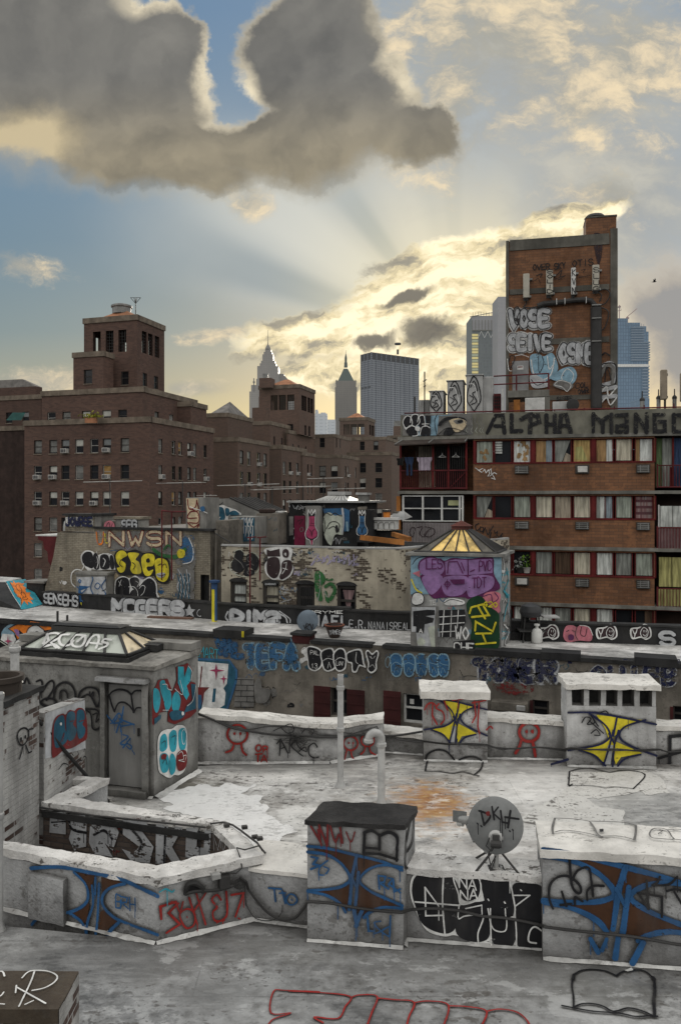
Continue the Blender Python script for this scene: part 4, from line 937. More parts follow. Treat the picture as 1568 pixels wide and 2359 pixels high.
obj('balcony_post',b,BLD,smooth=0);panel(1510,1530,365,468,m_red,-.1,'hanging_towel')
rail(1440,2000,678,786,34);panel(1458,1524,566,674,DR['white'],-.2);panel(1527,1600,566,674,DR['white'],-.2);panel(1452,1990,680,784,DR['rose'],-.3)
rail(1440,2000,992,1104,34);panel(1452,1520,832,985,DR['yellow'],-.2);panel(1523,1990,832,985,DR['yellow'],-.2);panel(1450,1990,995,1102,DR['yellow'],-.25)
b=MB();b.pbox(RB,ud(1446),ud(1453),zd(680),zd(560),-.2,-.1,m_white);obj('balcony_post',b,BLD,smooth=0)
# ---- writing on the parapet band and the walls
b=MB();items=[('f','e','78,82 450,72 455,186 78,192'),('f','q','150,92 272,82 262,190 130,192')]
for pts in('92,150 80,118 98,90 122,96 128,130','120,120 128,84 158,82 168,118 150,142','158,120 164,92 190,88 198,140 180,160','96,160 120,140 150,150 158,190 130,194 110,188','170,160 190,140 222,130 226,190 180,192'):
 items+=[('b','k',pts)]
for pts in('92,152 80,118 98,88 122,94 130,130 112,146 92,152','120,122 128,84 158,80 170,118 150,142','96,160 120,138 150,150 160,188 132,194','158,120 166,90 192,86 200,142','170,188 182,148 206,140 224,150','184,130 224,128'):
 items+=[('s','w',5,pts)]
items+=[('b','w','146,150 160,142 172,150 168,166 150,164'),('f','k','200,84 232,84 228,128 204,126'),('b','k','268,132 300,98 350,90 402,96 420,112 360,104 310,112 282,140'),('b','k','300,172 320,150 352,156 346,186 300,190'),('b','c','330,110 380,100 420,120 400,160 360,172 340,140'),('b','e','352,112 392,104 404,122 370,130'),('b','k','372,114 396,108 400,120 378,124'),('s','k',4,'268,190 300,160 340,150 430,178'),('s','k',5,'262,80 250,120 262,190'),('s','q',4,'274,84 300,86 340,80')]
for x in(420,445,470,492,505):items+=[('s','e',4,f'{x},92 {x-6},120 {x+8},140 {x-4},170'),('s','l',1.5,f'{x+6},150 {x-2},166 {x+8},178')]
paint(BLD,RB,'d',items,'black and white throw up letters beside a painted eye',.25,base=.05)
LW=24
items=[('l','k',LW,a)for a in('530,176 575,84 612,84 622,176','572,140 618,140','660,80 660,168 712,166','712,104 752,82 760,80 758,178','756,84 800,84 808,120 770,132','846,82 846,176','890,82 890,174','846,130 890,130','914,176 924,84 950,80 976,174','918,140 960,138','1096,76 1096,172','1100,84 1136,118 1172,92','1146,110 1146,174','1192,78 1192,176','1218,84 1272,80 1274,172','1222,172 1270,172','1222,170 1222,140 1268,136','1322,78 1322,172','1330,88 1376,164','1380,76 1380,172','1470,80 1420,82 1424,170 1476,168 1476,118 1446,118','1524,80 1524,172','1530,84 1590,82 1596,170 1528,170')]
paint(BLD,RB,'d',items,'big black block letters reading ALPHA MANGO',.45,base=.05)
paint(BLD,RB,'l',[('l','w',9,'905,740 975,790 945,765 985,745'),('l','w',9,'985,780 1005,755 1020,795 1045,760 1060,800 1040,830'),('l','w',9,'1050,770 1075,750 1080,810 1110,790 1135,805'),('l','w',8,'1060,830 1090,810 1120,865 1080,850')],'small white tag under the top window band',0,base=.03)
paint(BLD,RB,'l',[('s','k',12,'940,1345 905,1370 920,1420 950,1400'),('s','k',11,'960,1380 955,1425 985,1430 990,1390 960,1385'),('l','k',11,'985,1450 1010,1390 1040,1470 1100,1370'),('l','k',10,'1060,1400 1065,1500 1080,1440'),('s','k',10,'1110,1420 1120,1450 1145,1430 1135,1470'),('l','k',9,'1140,1470 1160,1500 1200,1450 1180,1500'),('l','k',8,'1090,1500 1130,1480 1150,1530 1200,1490')],'black scrawled tag beside the second balcony',.2,base=.03)
paint(BLD,RB,'l',[('s','K',9,'190,1440 220,1490 250,1400 210,1390 195,1430'),('s','K',9,'270,1390 330,1380 300,1450 340,1490 380,1440'),('s','K',9,'360,1380 450,1400 460,1450 400,1490 350,1460 420,1400')],'faint dark tag on the ribbed balcony panel',.3,base=.04)
def plant(name,label,c,sz,seed,leaf,pot=None):
 t_=thing(name,c,label,'plant');rd=random.Random(seed);b=MB()
 for i in range(70):
  a=rd.uniform(0,6.28);r=rd.uniform(0,sz*.5);q=Vector(c)+Vector((math.cos(a)*r,math.sin(a)*r*.5,sz*.35+rd.uniform(0,sz*.8)));e=Vector((rd.uniform(-1,1),rd.uniform(-1,1),rd.uniform(-1,1)))*sz*.16;f_=Vector((rd.uniform(-1,1),rd.uniform(-1,1),rd.uniform(-1,1)))*sz*.13
  b.face([q,q+e,q+e+f_,q+f_],leaf)
 obj('foliage',b,t_,smooth=0);b=MB();b.lathe(c,[(sz*.2,0),(sz*.28,sz*.35),(sz*.3,sz*.37)],pot or m_ac,12);obj('pot',b,t_)
plant('potted_plant','bright green pot plant behind the third window band above the air conditioner',RB.pt(ud(742),zd(930),-.2),.75,5,M('bright_leaf',(.09,.17,.02),var=.5,bump=0))
plant('potted_plant','pale grey pot plant left of the bright green one in the dark window',RB.pt(ud(705),zd(930),-.2),.7,6,M('silver_leaf',(.3,.32,.3),var=.4,bump=0),m_darkmetal)
# ------ lift tower on its roof
zr_=zd(62)-.5
TWp=Plane(P(1166,0,43.6),P(1421,0,42.3))
uc=lambda x:TWp.u(v('c',x,0)[0]);zc=lambda y,x=900:TWp.uv(*v('c',x,y))[1]
m_twf=M('dark_concrete',(.105,.10,.085),var=.3,dirt=.5,ds=.6,streak=True)
TWR=thing('brick_tower',TWp.pt(uc(900),zr_),'tall windowless orange brick tower with concrete frame and graffiti on the right hand roof','tower')
uw=uc(1208);DT=6.5
b=MB();zt_=zc(166);b.pbox(TWp,0,uw,ztop,zt_,-DT,0,m_ob)
b.pbox(TWp,uc(1036),uw-.02,zt_,zc(50,1120),-1.6,-.03,m_ob);obj('wall',b,TWR,smooth=0)
b=MB()
b.pbox(TWp,-.04,uc(606),ztop,zt_+.02,-.3,.05,m_twf);b.pbox(TWp,uc(1172),uw+.04,ztop,zt_+.3,-.3,.05,m_twf)
b.pbox(TWp,uc(611),uc(1166),zt_-.55,zt_+.05,-DT,.045,m_twf);b.pbox(TWp,uc(611),uc(1166),zc(470),zc(440),-.2,.045,m_twf);b.pbox(TWp,uc(611),uc(1166),zc(760),zc(728),-.2,.045,m_twf);b.pbox(TWp,uc(611),uc(1166),zc(1072),zc(1045),-.2,.045,m_twf)
b.pbox(TWp,uc(1034),uw+.02,zc(50,1120),zc(42,1120),-1.62,0,m_twf)
obj('concrete_frame',b,TWR,rough=(1.5,.01,1))
b=MB();b.lathe(TWp.pt(uc(1095),zc(50,1120)+.1,-.8),[(.55,0),(.6,.12),(.45,.28),(.1,.34)],m_darkmetal,14);obj('vent_cap',b,TWR)
b=MB();b.pbox(TWp,uc(625),uc(716),zc(1022),zc(846),.0,.07,M('grey_door',(.20,.20,.20),dirt=.4));dro=obj('door',b,TWR,bevel=.02)
b=MB();b.pbox(TWp,uc(652),uc(686),zc(896),zc(874),.07,.085,m_white);b.pbox(TWp,uc(656),uc(682),zc(884),zc(878),.085,.09,m_redrail);obj('sign',b,dro,smooth=0)
stain=MB()
items=[('b','K','1075,150 1120,150 1125,250 1105,320 1085,240')]
paint(TWR,TWp,'c',items,'dark soot stain below the chimney',.5,name='soot_stain',base=.03)
def bub(parent,pl,view,txt,x0,y0,x1,y1,h0,h1,fill,outl,halo,w,label,wear=.1,base=None,**o):
 op=dict(each=True,s=True);op.update(o)
 if halo:op['halo']=(halo,w*1.75)
 return paint(parent,pl,view,[('T',[(outl,w*1.4),(fill,w)],txt,x0,y0,x1,y1,h0,h1,op)],label,wear,base=base)
bub(TWR,TWp,'c','VOSE',612,664,836,658,88,78,'s','k','w',26,'silver bubble letters reading VOSE high on the tower',.12,base=.07)
paint(TWR,TWp,'c',[('T',[('k',5)],'PRO',640,640,668,640,20,20),('c','k',6,'632,575 655,555 668,590 660,650 640,640')],'small black tag inside the silver letters',0,base=.11)
bub(TWR,TWp,'c','SEIVE',612,792,846,788,78,70,'s','k','w',24,'lower row of silver bubble letters reading SEIVE',.12,base=.07)
bub(TWR,TWp,'c','OSME',892,858,1090,862,90,96,'s','k','w',26,'silver bubble letters beside the black pipe',.12,base=.07)
paint(TWR,TWp,'c',[('b','q','724,830 770,815 800,830 850,812 880,900 830,960 790,965 735,930'),('s','w',7,'730,850 745,930 790,960 840,930 860,840'),('s','k',4,'770,830 775,920 800,870 790,830'),('s','w',5,'820,830 830,900 850,880'),('b','q','840,950 900,900 960,890 985,940 950,990 880,970'),('c','w',4,'900,940 930,900 965,930 950,975 910,970'),('b','e','850,990 890,960 960,985 955,1010 925,1020 890,1010'),('c','w',4,'860,990 890,965 950,985 930,1025 900,1000'),('b','s','722,940 760,935 825,980 820,1000 740,1005'),('s','k',4,'730,960 760,990 800,980'),('s','k',6,'600,850 610,900 640,840 615,830 600,880'),('s','w',4,'598,845 605,905 622,912'),('s','w',4,'640,828 680,822 715,835')],'pale blue and white piece around the tower door',.3,base=.07)
paint(TWR,TWp,'c',[('T',[('k',6)],'OVER',740,352,838,340,30,30,dict(jit=.1)),('T',[('k',6)],'SKY',860,345,925,335,32,32),('T',[('k',6)],'OTIS',960,330,1080,320,34,34),('s','k',5,'760,380 790,370 780,390'),('s','k',5,'870,380 900,350 890,385'),('s','k',5,'1010,350 1030,345 1020,360'),('l','k',4,'735,415 770,395 780,420'),('l','k',4,'860,400 920,380 880,405'),('l','k',4,'995,390 1060,380')],'rows of black handstyle tags near the tower top',.25,base=.05)
paint(TWR,TWp,'c',[('s','s',26,'1130,880 1180,870 1195,960 1130,990'),('s','e',20,'1120,940 1150,880 1190,900 1180,980'),('c','k',7,'1118,980 1115,890 1150,868 1200,880 1198,985 1150,995'),('s','k',6,'1140,970 1150,890 1175,960'),('s','k',9,'1120,830 1140,810 1165,825'),('s','s',22,'1120,1020 1200,1000'),('s','s',24,'1120,1060 1200,1050'),('s','w',8,'1120,1030 1150,1000 1160,1050 1200,1010'),('s','w',8,'1120,1090 1150,1060 1170,1100 1205,1060'),('T',[('k',6)],'COL',978,1010,1052,1000,28,28),('T',[('k',6)],'OWR',990,1040,1052,1032,24,24),('T',[('k',5)],'SISTER',874,1078,960,1072,20,20)],'grey and black pieces on the right edge of the tower',.3,base=.07)
for i,(x0,x1,y0,y1,tx,desc)in enumerate(((685,720,365,500,'','plain beige panel antenna, leftmost of four on the brick tower'),(812,850,352,490,'SOLID','panel antenna lettered SOLID, second from left on the brick tower'),(950,976,348,497,'KVN','narrow bright white panel antenna, third from left on the brick tower'),(1068,1106,340,480,'SLUG','panel antenna lettered SLUG, rightmost of four on the brick tower'))):
 t_=thing('panel_antenna',TWp.pt(uc((x0+x1)/2),zc(y1),.25),desc,'antenna','panel antennas on the brick tower');ma=m_white if i==2 else M('antenna_beige',(.40,.38,.32),var=.1,dirt=.25)
 b=MB();b.pbox(TWp,uc(x0),uc(x1),zc(y1),zc(y0),.22,.42,ma);obj('radome',b,t_,bevel=.04)
 b=MB();b.pbox(TWp,uc((x0+x1)/2)-.05,uc((x0+x1)/2)+.05,zc(y1+14),zc(y0+10),.08,.2,m_darkmetal);b.pbox(TWp,uc(x1-8),uc(x1+16),zc(y0+32),zc(y0+22),.0,.215,m_metal);b.pbox(TWp,uc(x0+4),uc(x1+10),zc(y1-5),zc(y1-17),.0,.214,m_metal);obj('bracket',b,t_)
 b=MB();[b.tube([TWp.pt(uc(x0+6+j*9),zc(y1),.3),TWp.pt(uc(x0+6+j*9),zc(y1+16),.28)],.05,m_darkmetal,6)for j in range(3 if x1-x0>30 else 2)];obj('connector',b,t_)
 if tx:
  it=[]
  for j,ch_ in enumerate(tx):hh=(y1-y0)/len(tx);it.append(('T',[('k',4.5)],ch_,x0+6,y0+(j+.85)*hh,x1-3,y0+(j+.85)*hh,hh*.68,hh*.68,dict(wid=1)))
  paint(t_,TWp,'c',it,None,0,base=.425)
t_=thing('cable_duct',TWp.pt(uc(1090),ztop),'fat black cable duct running down the right side of the brick tower','cable duct')
b=MB();b.tube([TWp.pt(uc(x),zc(y),.2)for x,y in((765,545),(800,534),(880,532),(960,524),(1030,524),(1062,532),(1082,556),(1088,600),(1090,760),(1092,1000),(1092,1125))],.15,m_darkmetal,10)
b.tube([TWp.pt(uc(1090),zc(570),.17),TWp.pt(uc(1092),zc(1125),.17)],.30,m_darkmetal,12);obj('duct',b,t_)
b=MB()
for x,y in((1090,562),(1090,634),(1090,760)):b.pbox(TWp,uc(x-26),uc(x+26),zc(y+3),zc(y-3),.03,.5,m_metal)
for x in(870,916,1034):b.pbox(TWp,uc(x-2),uc(x+2),zc(545),zc(512),.03,.38,m_white)
obj('clamp',b,t_,smooth=0)
b=MB()
for pts in([(705,502),(700,530),(690,545),(730,552),(775,545)],[(832,495),(850,520),(880,530)],[(960,500),(980,520),(1000,525)],[(1090,484),(1140,470),(1168,500),(1140,550),(1090,560)],[(1090,484),(1120,500),(1110,540)],[(1120,570),(1160,600),(1140,680),(1105,700)]):b.tube([TWp.pt(uc(x),zc(y),.15)for x,y in smooth_pts(pts)],.035,m_darkmetal,5)
obj('jumper_cable',b,t_)
# ---- plant on the flat roof in front
RF=RB.back(1.8);uf=lambda x:RF.u(v('c',x,0)[0]);zf=lambda y,x=500:RF.uv(*v('c',x,y))[1]
m_hv=M('hvac_casing',(.38,.38,.37),var=.2,dirt=.5,ds=1.2,streak=True)
for i,(x0,x1,xs,y0,lb_)in enumerate(((165,236,258,1016,'smallest graffiti covered vent box at the left end of the roof'),(262,346,366,960,'middle graffiti covered vent box on the roof edge'),(368,455,518,932,'largest graffiti covered vent box nearest the brick tower'))):
 t_=thing('roof_vent_box',RF.pt(uf((x0+x1)/2),zr_,-1),lb_,'vent box','graffiti covered roof vent boxes');b=MB();b.pbox(RF,uf(x0),uf(x1+4),zr_,zf(y0),-1.6,0,m_hv);obj('casing',b,t_,bevel=.03)
 b=MB();b.pbox(RF,uf(x0)-.06,uf(x1+4)+.06,zf(y0)+.002,zf(y0-6),-1.66,.06,m_hv);obj('lid',b,t_,bevel=.02)
 c_=(x0+x1)/2;r_=(x1-x0)*.42;yc=(y0+1140)/2;hh=(1140-y0)*.42
 paint(t_,RF,'c',[('c','k',7,' '.join(f'{c_+r_*math.cos(a)*(1+.15*math.sin(3*a)):.0f},{yc+hh*math.sin(a)*(1+.1*math.cos(4*a)):.0f}' for a in[j*.52 for j in range(12)])),('s','k',6,f'{c_-r_*.5},{yc-hh*.4} {c_},{yc-hh*.8} {c_+r_*.5},{yc-hh*.2} {c_-r_*.2},{yc} {c_+r_*.4},{yc+hh*.5} {c_-r_*.4},{yc+hh*.7}'),('s','k',5,f'{c_-r_*.7},{yc+hh*.1} {c_-r_*.1},{yc+hh*.3} {c_-r_*.6},{yc+hh*.6}'),('s','w',4,f'{c_-r_*.8},{yc-hh*.6} {c_+r_*.1},{yc-hh*.5} {c_+r_*.7},{yc+hh*.6}')],None,.2,base=.03)
b=MB();b.pbox(RF,uf(458),uf(516),zr_,zf(936),-1.5,-.3,m_hv);tag(obj('roof_cabinet',b,bevel=.03),'plain grey cabinet tucked against the largest vent box','cabinet')
b=MB()
for i in range(9):b.pbox(RF,uf(92+i*8),uf(97+i*8),zr_,zf(1052),-1.0,-.6,m_hv)
b.pbox(RF,uf(90),uf(164),zr_,zf(1056),-1.4,-1.01,m_hv);tag(obj('ribbed_panel',b,smooth=0),'pale corrugated panel at the left end of the roof','panel')
t_=thing('roof_platform',RF.pt(uf(720),zr_,-.5),'raised concrete roof platform with red handrail under the tower door','platform')
b=MB();b.pbox(RF,uf(600),uf(832),zf(1060),zf(1022),-2.2,-.1,m_con);b.pbox(RF,uf(800),uf(835),zr_,zf(1061),-.9,-.12,m_con);obj('deck',b,t_)
b=MB()
for y in(937,984):b.tube([RF.pt(uf(520),zf(y),-.2),RF.pt(uf(832),zf(y-4),-.2)],.035,m_redrail,6)
for x in(648,828):b.tube([RF.pt(uf(x),zf(1022),-.2),RF.pt(uf(x),zf(935),-.2)],.04,m_redrail,6)
obj('handrail',b,t_)
b=MB();b.pbox(RF,uf(632),uf(668),zr_,zf(1073),-.8,-.15,m_rust);tag(obj('rusty_cabinet',b,bevel=.02),'rust orange cabinet under the roof platform','cabinet')
b=MB();b.pbox(RF,uf(696),uf(806),zr_,zf(1066),-.6,-.02,m_white);tag(obj('white_cabinet',b,bevel=.03),'white cabinet standing behind the letter H of the parapet','cabinet')
b=MB();b.pbox(RF,uf(850),uf(950),zr_,zf(1090),-.9,-.1,m_hv);b.lathe(RF.pt(uf(962),zf(1112),.0),[(.32,0),(.32,.12),(.2,.14)],m_darkmetal,16,RF.n);tag(obj('condenser_unit',b,bevel=.02),'low grey condenser unit with round fan behind the parapet','condenser')
b=MB();b.pbox(RF,uf(520),uf(560),zr_,zf(1035),-.9,-.2,m_redrail)
for j in range(3):
 for k_ in range(4):b.pbox(RF,uf(524+j*12),uf(532+j*12),zf(1062+k_*18),zf(1050+k_*18),-.2,-.15,m_dark)
tag(obj('red_hatch',b),'small dark red louvred hatch beside the white post','hatch')
b=MB();b.pbox(RF,uf(566),uf(576),zr_,zf(1010),-.15,-.05,m_white);tag(obj('white_post',b),'slim white post beside the red hatch','post')
t_=thing('roof_railing',RB.pt(ud(500),zd(60)),'thin red pipe railing along the top of the lettered parapet','railing')
b=MB();pts=[RB.pt(ud(x),zd(y,x)+.0,-.1)for x,y in((85,70),(400,64),(900,52),(1500,38),(1950,28))];b.tube(pts,.035,m_redrail,6);obj('top_rail',b,t_)
b=MB()
for i in range(12):x=90+i*160;b.tube([RB.pt(ud(x),zd(70),-.1),RB.pt(ud(x),zd(70-(x/1500)*34),-.1)],.03,m_redrail,5)
obj('post',b,t_)
for(x,y0,y1,r,lb_)in((140,905,1150,.035,'thin dark aerial mast at the left end of the lettered roof'),(85,1045,1150,.05,'short dark post at the left end of the lettered roof')):
 b=MB();q=RF.pt(uf(x),zr_,.3);b.tube([q,RF.pt(uf(x),zf(y0),.3)],r,m_darkmetal,6)
 if r<.04:b.tube([RF.pt(uf(x-8),zf(960),.3),RF.pt(uf(x+12),zf(950),.3)],.03,m_darkmetal,5);b.tube([RF.pt(uf(x-6),zf(990),.3),RF.pt(uf(x+8),zf(985),.3)],.03,m_darkmetal,5)
 tag(obj('aerial_mast',b),lb_,'mast')
m_tan=M('tan_casing',(.24,.20,.15),var=.15,dirt=.3)
for x,y0,y1,w,lb_ in((1470,903,1070,19,'tall tan panel antenna on a pole at the right end of the roof'),(1580,920,1080,18,'tan panel antenna cut off by the right edge of the picture')):
 t_=thing('panel_antenna',RF.pt(uf(x),zr_,0),lb_,'antenna','panel antennas at the right end of the roof');b=MB();b.pbox(RF,uf(x-w),uf(x+w),zf(y1,x),zf(y0,x),-.2,.1,m_tan);obj('radome',b,t_,bevel=.05)
 b=MB();b.tube([RF.pt(uf(x+12),zr_,-.3),RF.pt(uf(x+12),zf(y0+20,x),-.3)],.06,m_darkmetal,8);b.pbox(RF,uf(x+w),uf(x+w+6),zf(y0+32,x),zf(y0+20,x),-.35,-.1,m_darkmetal);b.pbox(RF,uf(x+w),uf(x+w+6),zf(y1-10,x),zf(y1-22,x),-.35,-.1,m_darkmetal);obj('pole',b,t_)
for x,y0,w,lb_ in((1356,1072,13,'stubby grey roof vent right of the tower'),(1448,1062,12,'stubby grey roof vent beside the tall tan antenna'),(1538,1060,12,'stubby grey roof vent near the right edge')):
 t_=thing('roof_vent',RF.pt(uf(x),zr_,0),lb_,'vent','stubby vents behind the parapet');b=MB();c=RF.pt(uf(x),zr_,-.4);h_=zf(y0,x)-zr_;w_=uf(x+w)-uf(x);b.lathe(c,[(w_,0),(w_,h_)],m_metal,14);obj('stack',b,t_)
 b=MB();b.lathe(c+UP*h_,[(w_*1.2,0.0),(w_*1.15,.1),(w_*.3,.2),(w_*.25,.5)],m_darkmetal,14);obj('cap',b,t_)
# ====== middle roof and the low buildings behind it
m_roofm=M('coated_roof',(.56,.55,.53),var=.3,vs_=.7,dirt=.85,ds=.55,dcol=(.10,.095,.085),speck=.6,sps=5,bump=.15,bs=12,seams=1.1,rough=.5,spec=.45,grit=.6)
m_rend=M('grimy_render',(.155,.14,.118),var=.35,vs_=1.1,dirt=.7,ds=.6,dcol=(.04,.036,.03),streak=True,speck=.3,sps=4,bump=.4,grit=.5)
m_tar=M('tar_black',(.018,.018,.018),var=.5,dirt=.3,ds=2,dcol=(.06,.058,.055),bump=.4,rough=.7)
m_tanbrick=M('painted_tan_brick',(.36,.325,.255),var=.3,vs_=1.0,brick=(.045,.034,.026),b2=(.075,.058,.042),mortar=(.12,.1,.08),patch=(0,.66),dirt=.55,ds=.45,dcol=(.06,.052,.042),streak=True,bump=.4)
m_tanwall=M('stained_tan_wall',(.235,.21,.165),var=.3,vs_=.8,brick=(.33,.295,.225),b2=(.26,.23,.175),mortar=(.15,.13,.1),dirt=.6,ds=.5,dcol=(.06,.05,.04),streak=True,speck=.3,sps=3,bump=.4,grit=.4)
m_shut=M('oxblood_shutter',(.045,.011,.011),var=.3,dirt=.4,bump=.1)
m_blk=M('black_painted_parapet',(.016,.016,.017),var=.5,dirt=.25,dcol=(.07,.068,.06),streak=True,bump=.3)
m_steel=M('galvanised',(.36,.36,.35),var=.2,dirt=.4,metal=.4,rough=.5)
m_grey=M('grey_stucco',(.2,.195,.18),var=.35,dirt=.7,ds=.8,streak=True,bump=.5)
m_terra=M('glazed_pot',(.035,.022,.018),var=.3,rough=.4,bump=0)
m_pipew=M('pale_pipe',(.40,.40,.39),var=.15,dirt=.5,ds=3,rough=.5,bump=.05)
def at(px,y,z):return G(px,y,z)
A_,B_=G(430,1458,RM),G(1568,1532,RM)
MW=Plane(A_,B_)
um=lambda k,x:MW.u(v(k,x,0)[0]);zm=lambda k,x,y:MW.uv(*v(k,x,y))[1]
uM0,uM1=MW.u(-500),MW.u(2300)
MID=thing('tenement_building',MW.pt(MW.u(700),0),'grimy grey tenement with blue and black letters along its top and oxblood shutters','building')
BPL=[G(*p,RM)for p in((-420,1360),(99,1395),(260,1407),(441,1422),(520,1430),(668,1437),(803,1448),(944,1453),(1234,1477),(1568,1487),(2300,1512))]
wins=[('h',955,1066,470,655),('h',1430,1640,512,708),('i',735,830,560,660),('i',1520,1640,595,690)]
ops=[(um(k,a),um(k,b),zm(k,(a+b)/2,d_),zm(k,(a+b)/2,c))for k,a,b,c,d_ in wins]
mb=MB();mb.wall(MW,uM0,uM1,0,RM-.02,ops,m_rend,.25);ex=[MW.pt(uM0,0),MW.pt(uM1,0),BPL[-1],BPL[0]]
for p,q in((ex[1],ex[2]+Vector((0,3,0))),(ex[0],ex[3])):mb.face([(p.x,p.y,0),(q.x,q.y,0),(q.x,q.y,RM-.02),(p.x,p.y,RM-.02)],m_rend)
obj('wall',mb,MID,smooth=0)
mb=MB();poly=[MW.pt(uM0,RM),MW.pt(uM1,RM)]+[p+Vector((0,.35,0))for p in BPL[::-1]]
mb.face(poly,m_roofm);obj('roof',mb,MID,rough=(.8,.012,1.5))
def coping_run(segs,m,name='coping',h0=-.07,h1=.04):
 for k,x0,x1,up,dp in segs:b=MB();b.pbox(MW,um(k,x0),um(k,x1),RM+h0+up*0,RM+h1+up,-dp,.09,m);obj(name,b,MID,rough=(.5,.012,3))
coping_run([('h',-1400,196,0,.35),('h',400,700,.0,.35),('h',832,1230,.0,.35),('h',1300,1700,.0,.35),('i',180,415,.0,.4),('i',1006,1308,.0,.35),('i',1546,2400,0,.35)],m_tar)
coping_run([('h',197,399,.16,.7),('i',416,784,.05,.5),('i',785,1005,.1,.5),('i',1309,1545,.12,.6)],m_blk,'raised_coping')
b=MB();b.pbox(MW,um('h',708),um('h',820),RM-.1,RM+.16,-.5,.02,m_shut);b.pbox(MW,um('h',698),um('h',830),RM+.161,RM+.24,-.55,.06,m_tar);obj('chimney_stub',b,MID,rough=(.3,.012,4))
b=MB();b.pbox(MW,um('h',385),um('h',400),RM+.0,RM+.2,.092,.1,M('yellow_mark',(.5,.42,.02),dirt=.3));obj('paint_mark',b,MID,smooth=0)
for i,(k,a,b_,c,d_)in enumerate(wins):
 o=ops[i];b=MB();fr=m_white if i==1 else m_kframe
 b.pbox(MW,o[0],o[0]+.06,o[2],o[3],-.22,-.12,fr);b.pbox(MW,o[1]-.06,o[1],o[2],o[3],-.22,-.12,fr);b.pbox(MW,o[0]+.06,o[1]-.06,o[3]-.06,o[3],-.22,-.12,fr);b.pbox(MW,o[0]+.06,o[1]-.06,o[2],o[2]+.06,-.22,-.12,fr);b.pbox(MW,o[0]+.06,o[1]-.06,(o[2]+o[3])/2-.025,(o[2]+o[3])/2+.025,-.221,-.121,fr)
 w_=obj('window',b,MID,smooth=0);b=MB();b.face([MW.pt(o[0],o[2],-.2),MW.pt(o[1],o[2],-.2),MW.pt(o[1],o[3],-.2),MW.pt(o[0],o[3],-.2)],m_pane);obj('pane',b,w_,smooth=0)
 if i==1:b=MB();b.pbox(MW,um('h',1465),um('h',1492),zm('h',1480,585),zm('h',1480,552),-.19,-.18,m_white);obj('paper_note',b,w_,smooth=0)
for k,a,b_,c,d_ in(('h',850,957,458,668),('h',1066,1180,482,668),('h',1304,1416,490,720),('i',724,742,560,660),('i',1504,1522,595,690)):
 b=MB();b.pbox(MW,um(k,a),um(k,b_),zm(k,(a+b_)/2,d_),zm(k,(a+b_)/2,c),.01,.05,m_shut)
 if b_-a>50:
  for t_ in(.15,.5,.85):y=c+(d_-c)*t_;b.pbox(MW,um(k,a+3),um(k,b_-3),zm(k,(a+b_)/2,y+4),zm(k,(a+b_)/2,y-4),.05,.065,m_shut)
 obj('shutter',b,MID,smooth=0)
t_=thing('air_conditioner',MW.pt(um('i',615),zm('i',615,605),.3),'long grimy air conditioner on the tenement wall between the two painted chimneys','air conditioner')
b=MB();b.pbox(MW,um('i',515),um('i',716),zm('i',615,606),zm('i',615,556),.0,.35,m_rend);obj('casing',b,t_,bevel=.02)
b=MB();b.pbox(MW,um('i',655),um('i',704),zm('i',680,600),zm('i',680,570),.35,.42,m_steel);obj('vent_hood',b,t_,bevel=.02)
clutter(MID,MW,'h',400,200,1560,420,26,'ekTB',51,4,60,.6,base=.007);clutter(MID,MW,'i',330,330,1560,470,24,'ekTn',52,4,60,.6,base=.007);clutter(MID,MW,'h',500,430,820,600,8,'ek',53,4,60,.6,base=.007)
paint(MID,MW,'h',[('T',[('t',6)],'2MART',74,262,238,282,70,60,dict(s=True)),('s','B',5,'360,590 372,575 400,580 395,600')],'pale blue tag at the left end of the wall',.2)
bub(MID,MW,'h','YAL',215,240,395,262,90,62,'B','b',None,34,'blue block letters YAL',.6,wid=.8)
bub(MID,MW,'h','TEFA',408,322,760,330,120,130,'B','q',None,46,'large blue block letters with pale edges',.6,wid=.72)
paint(MID,MW,'h',[('b','w','800,205 840,195 900,225 905,320 860,360 815,340 805,290 765,310 758,280 790,265 770,230'),('b','k','808,212 840,204 892,232 896,316 858,350 823,334 814,286'),('c','w',5,'772,220 790,205 805,220 795,240 772,240'),('b','w','895,230 960,205 985,235 995,330 950,362 915,350 900,300'),('b','k','903,236 955,214 976,240 985,326 948,352 922,342 908,300'),('s','w',4,'905,295 940,275 980,285'),('l','w',3,'940,340 950,300 965,340'),('b','w','975,250 1010,208 1050,215 1064,260 1058,340 1015,362 985,330'),('b','k','983,254 1012,217 1044,222 1055,262 1050,334 1014,352 993,326'),('s','w',4,'990,290 1020,270 1056,280'),('b','w','1060,250 1090,225 1160,215 1180,300 1190,335 1150,325 1130,365 1100,360 1095,310 1070,300'),('b','k','1068,252 1092,233 1152,225 1170,300 1174,322 1146,315 1126,354 1107,350 1102,302 1076,292'),('s','w',4,'1130,235 1125,290 1140,310'),('b','w','1188,240 1205,218 1232,240 1262,220 1276,245 1262,300 1262,345 1228,372 1200,350 1205,310'),('b','k','1196,242 1207,228 1232,252 1260,230 1267,247 1254,300 1252,340 1228,361 1208,345 1213,306'),('s','w',3,'1215,260 1230,275 1225,262'),('s','w',3,'1240,275 1252,258'),('s','w',3,'1215,330 1235,315 1250,335'),('T',[('w',3.5)],'PAL',832,248,890,252,26,26),('T',[('w',3.5)],'13',838,336,880,338,30,30),('T',[('w',3.5)],'LOV',1000,318,1048,320,26,26)],'black rounded throw up letters with white outlines',.12)
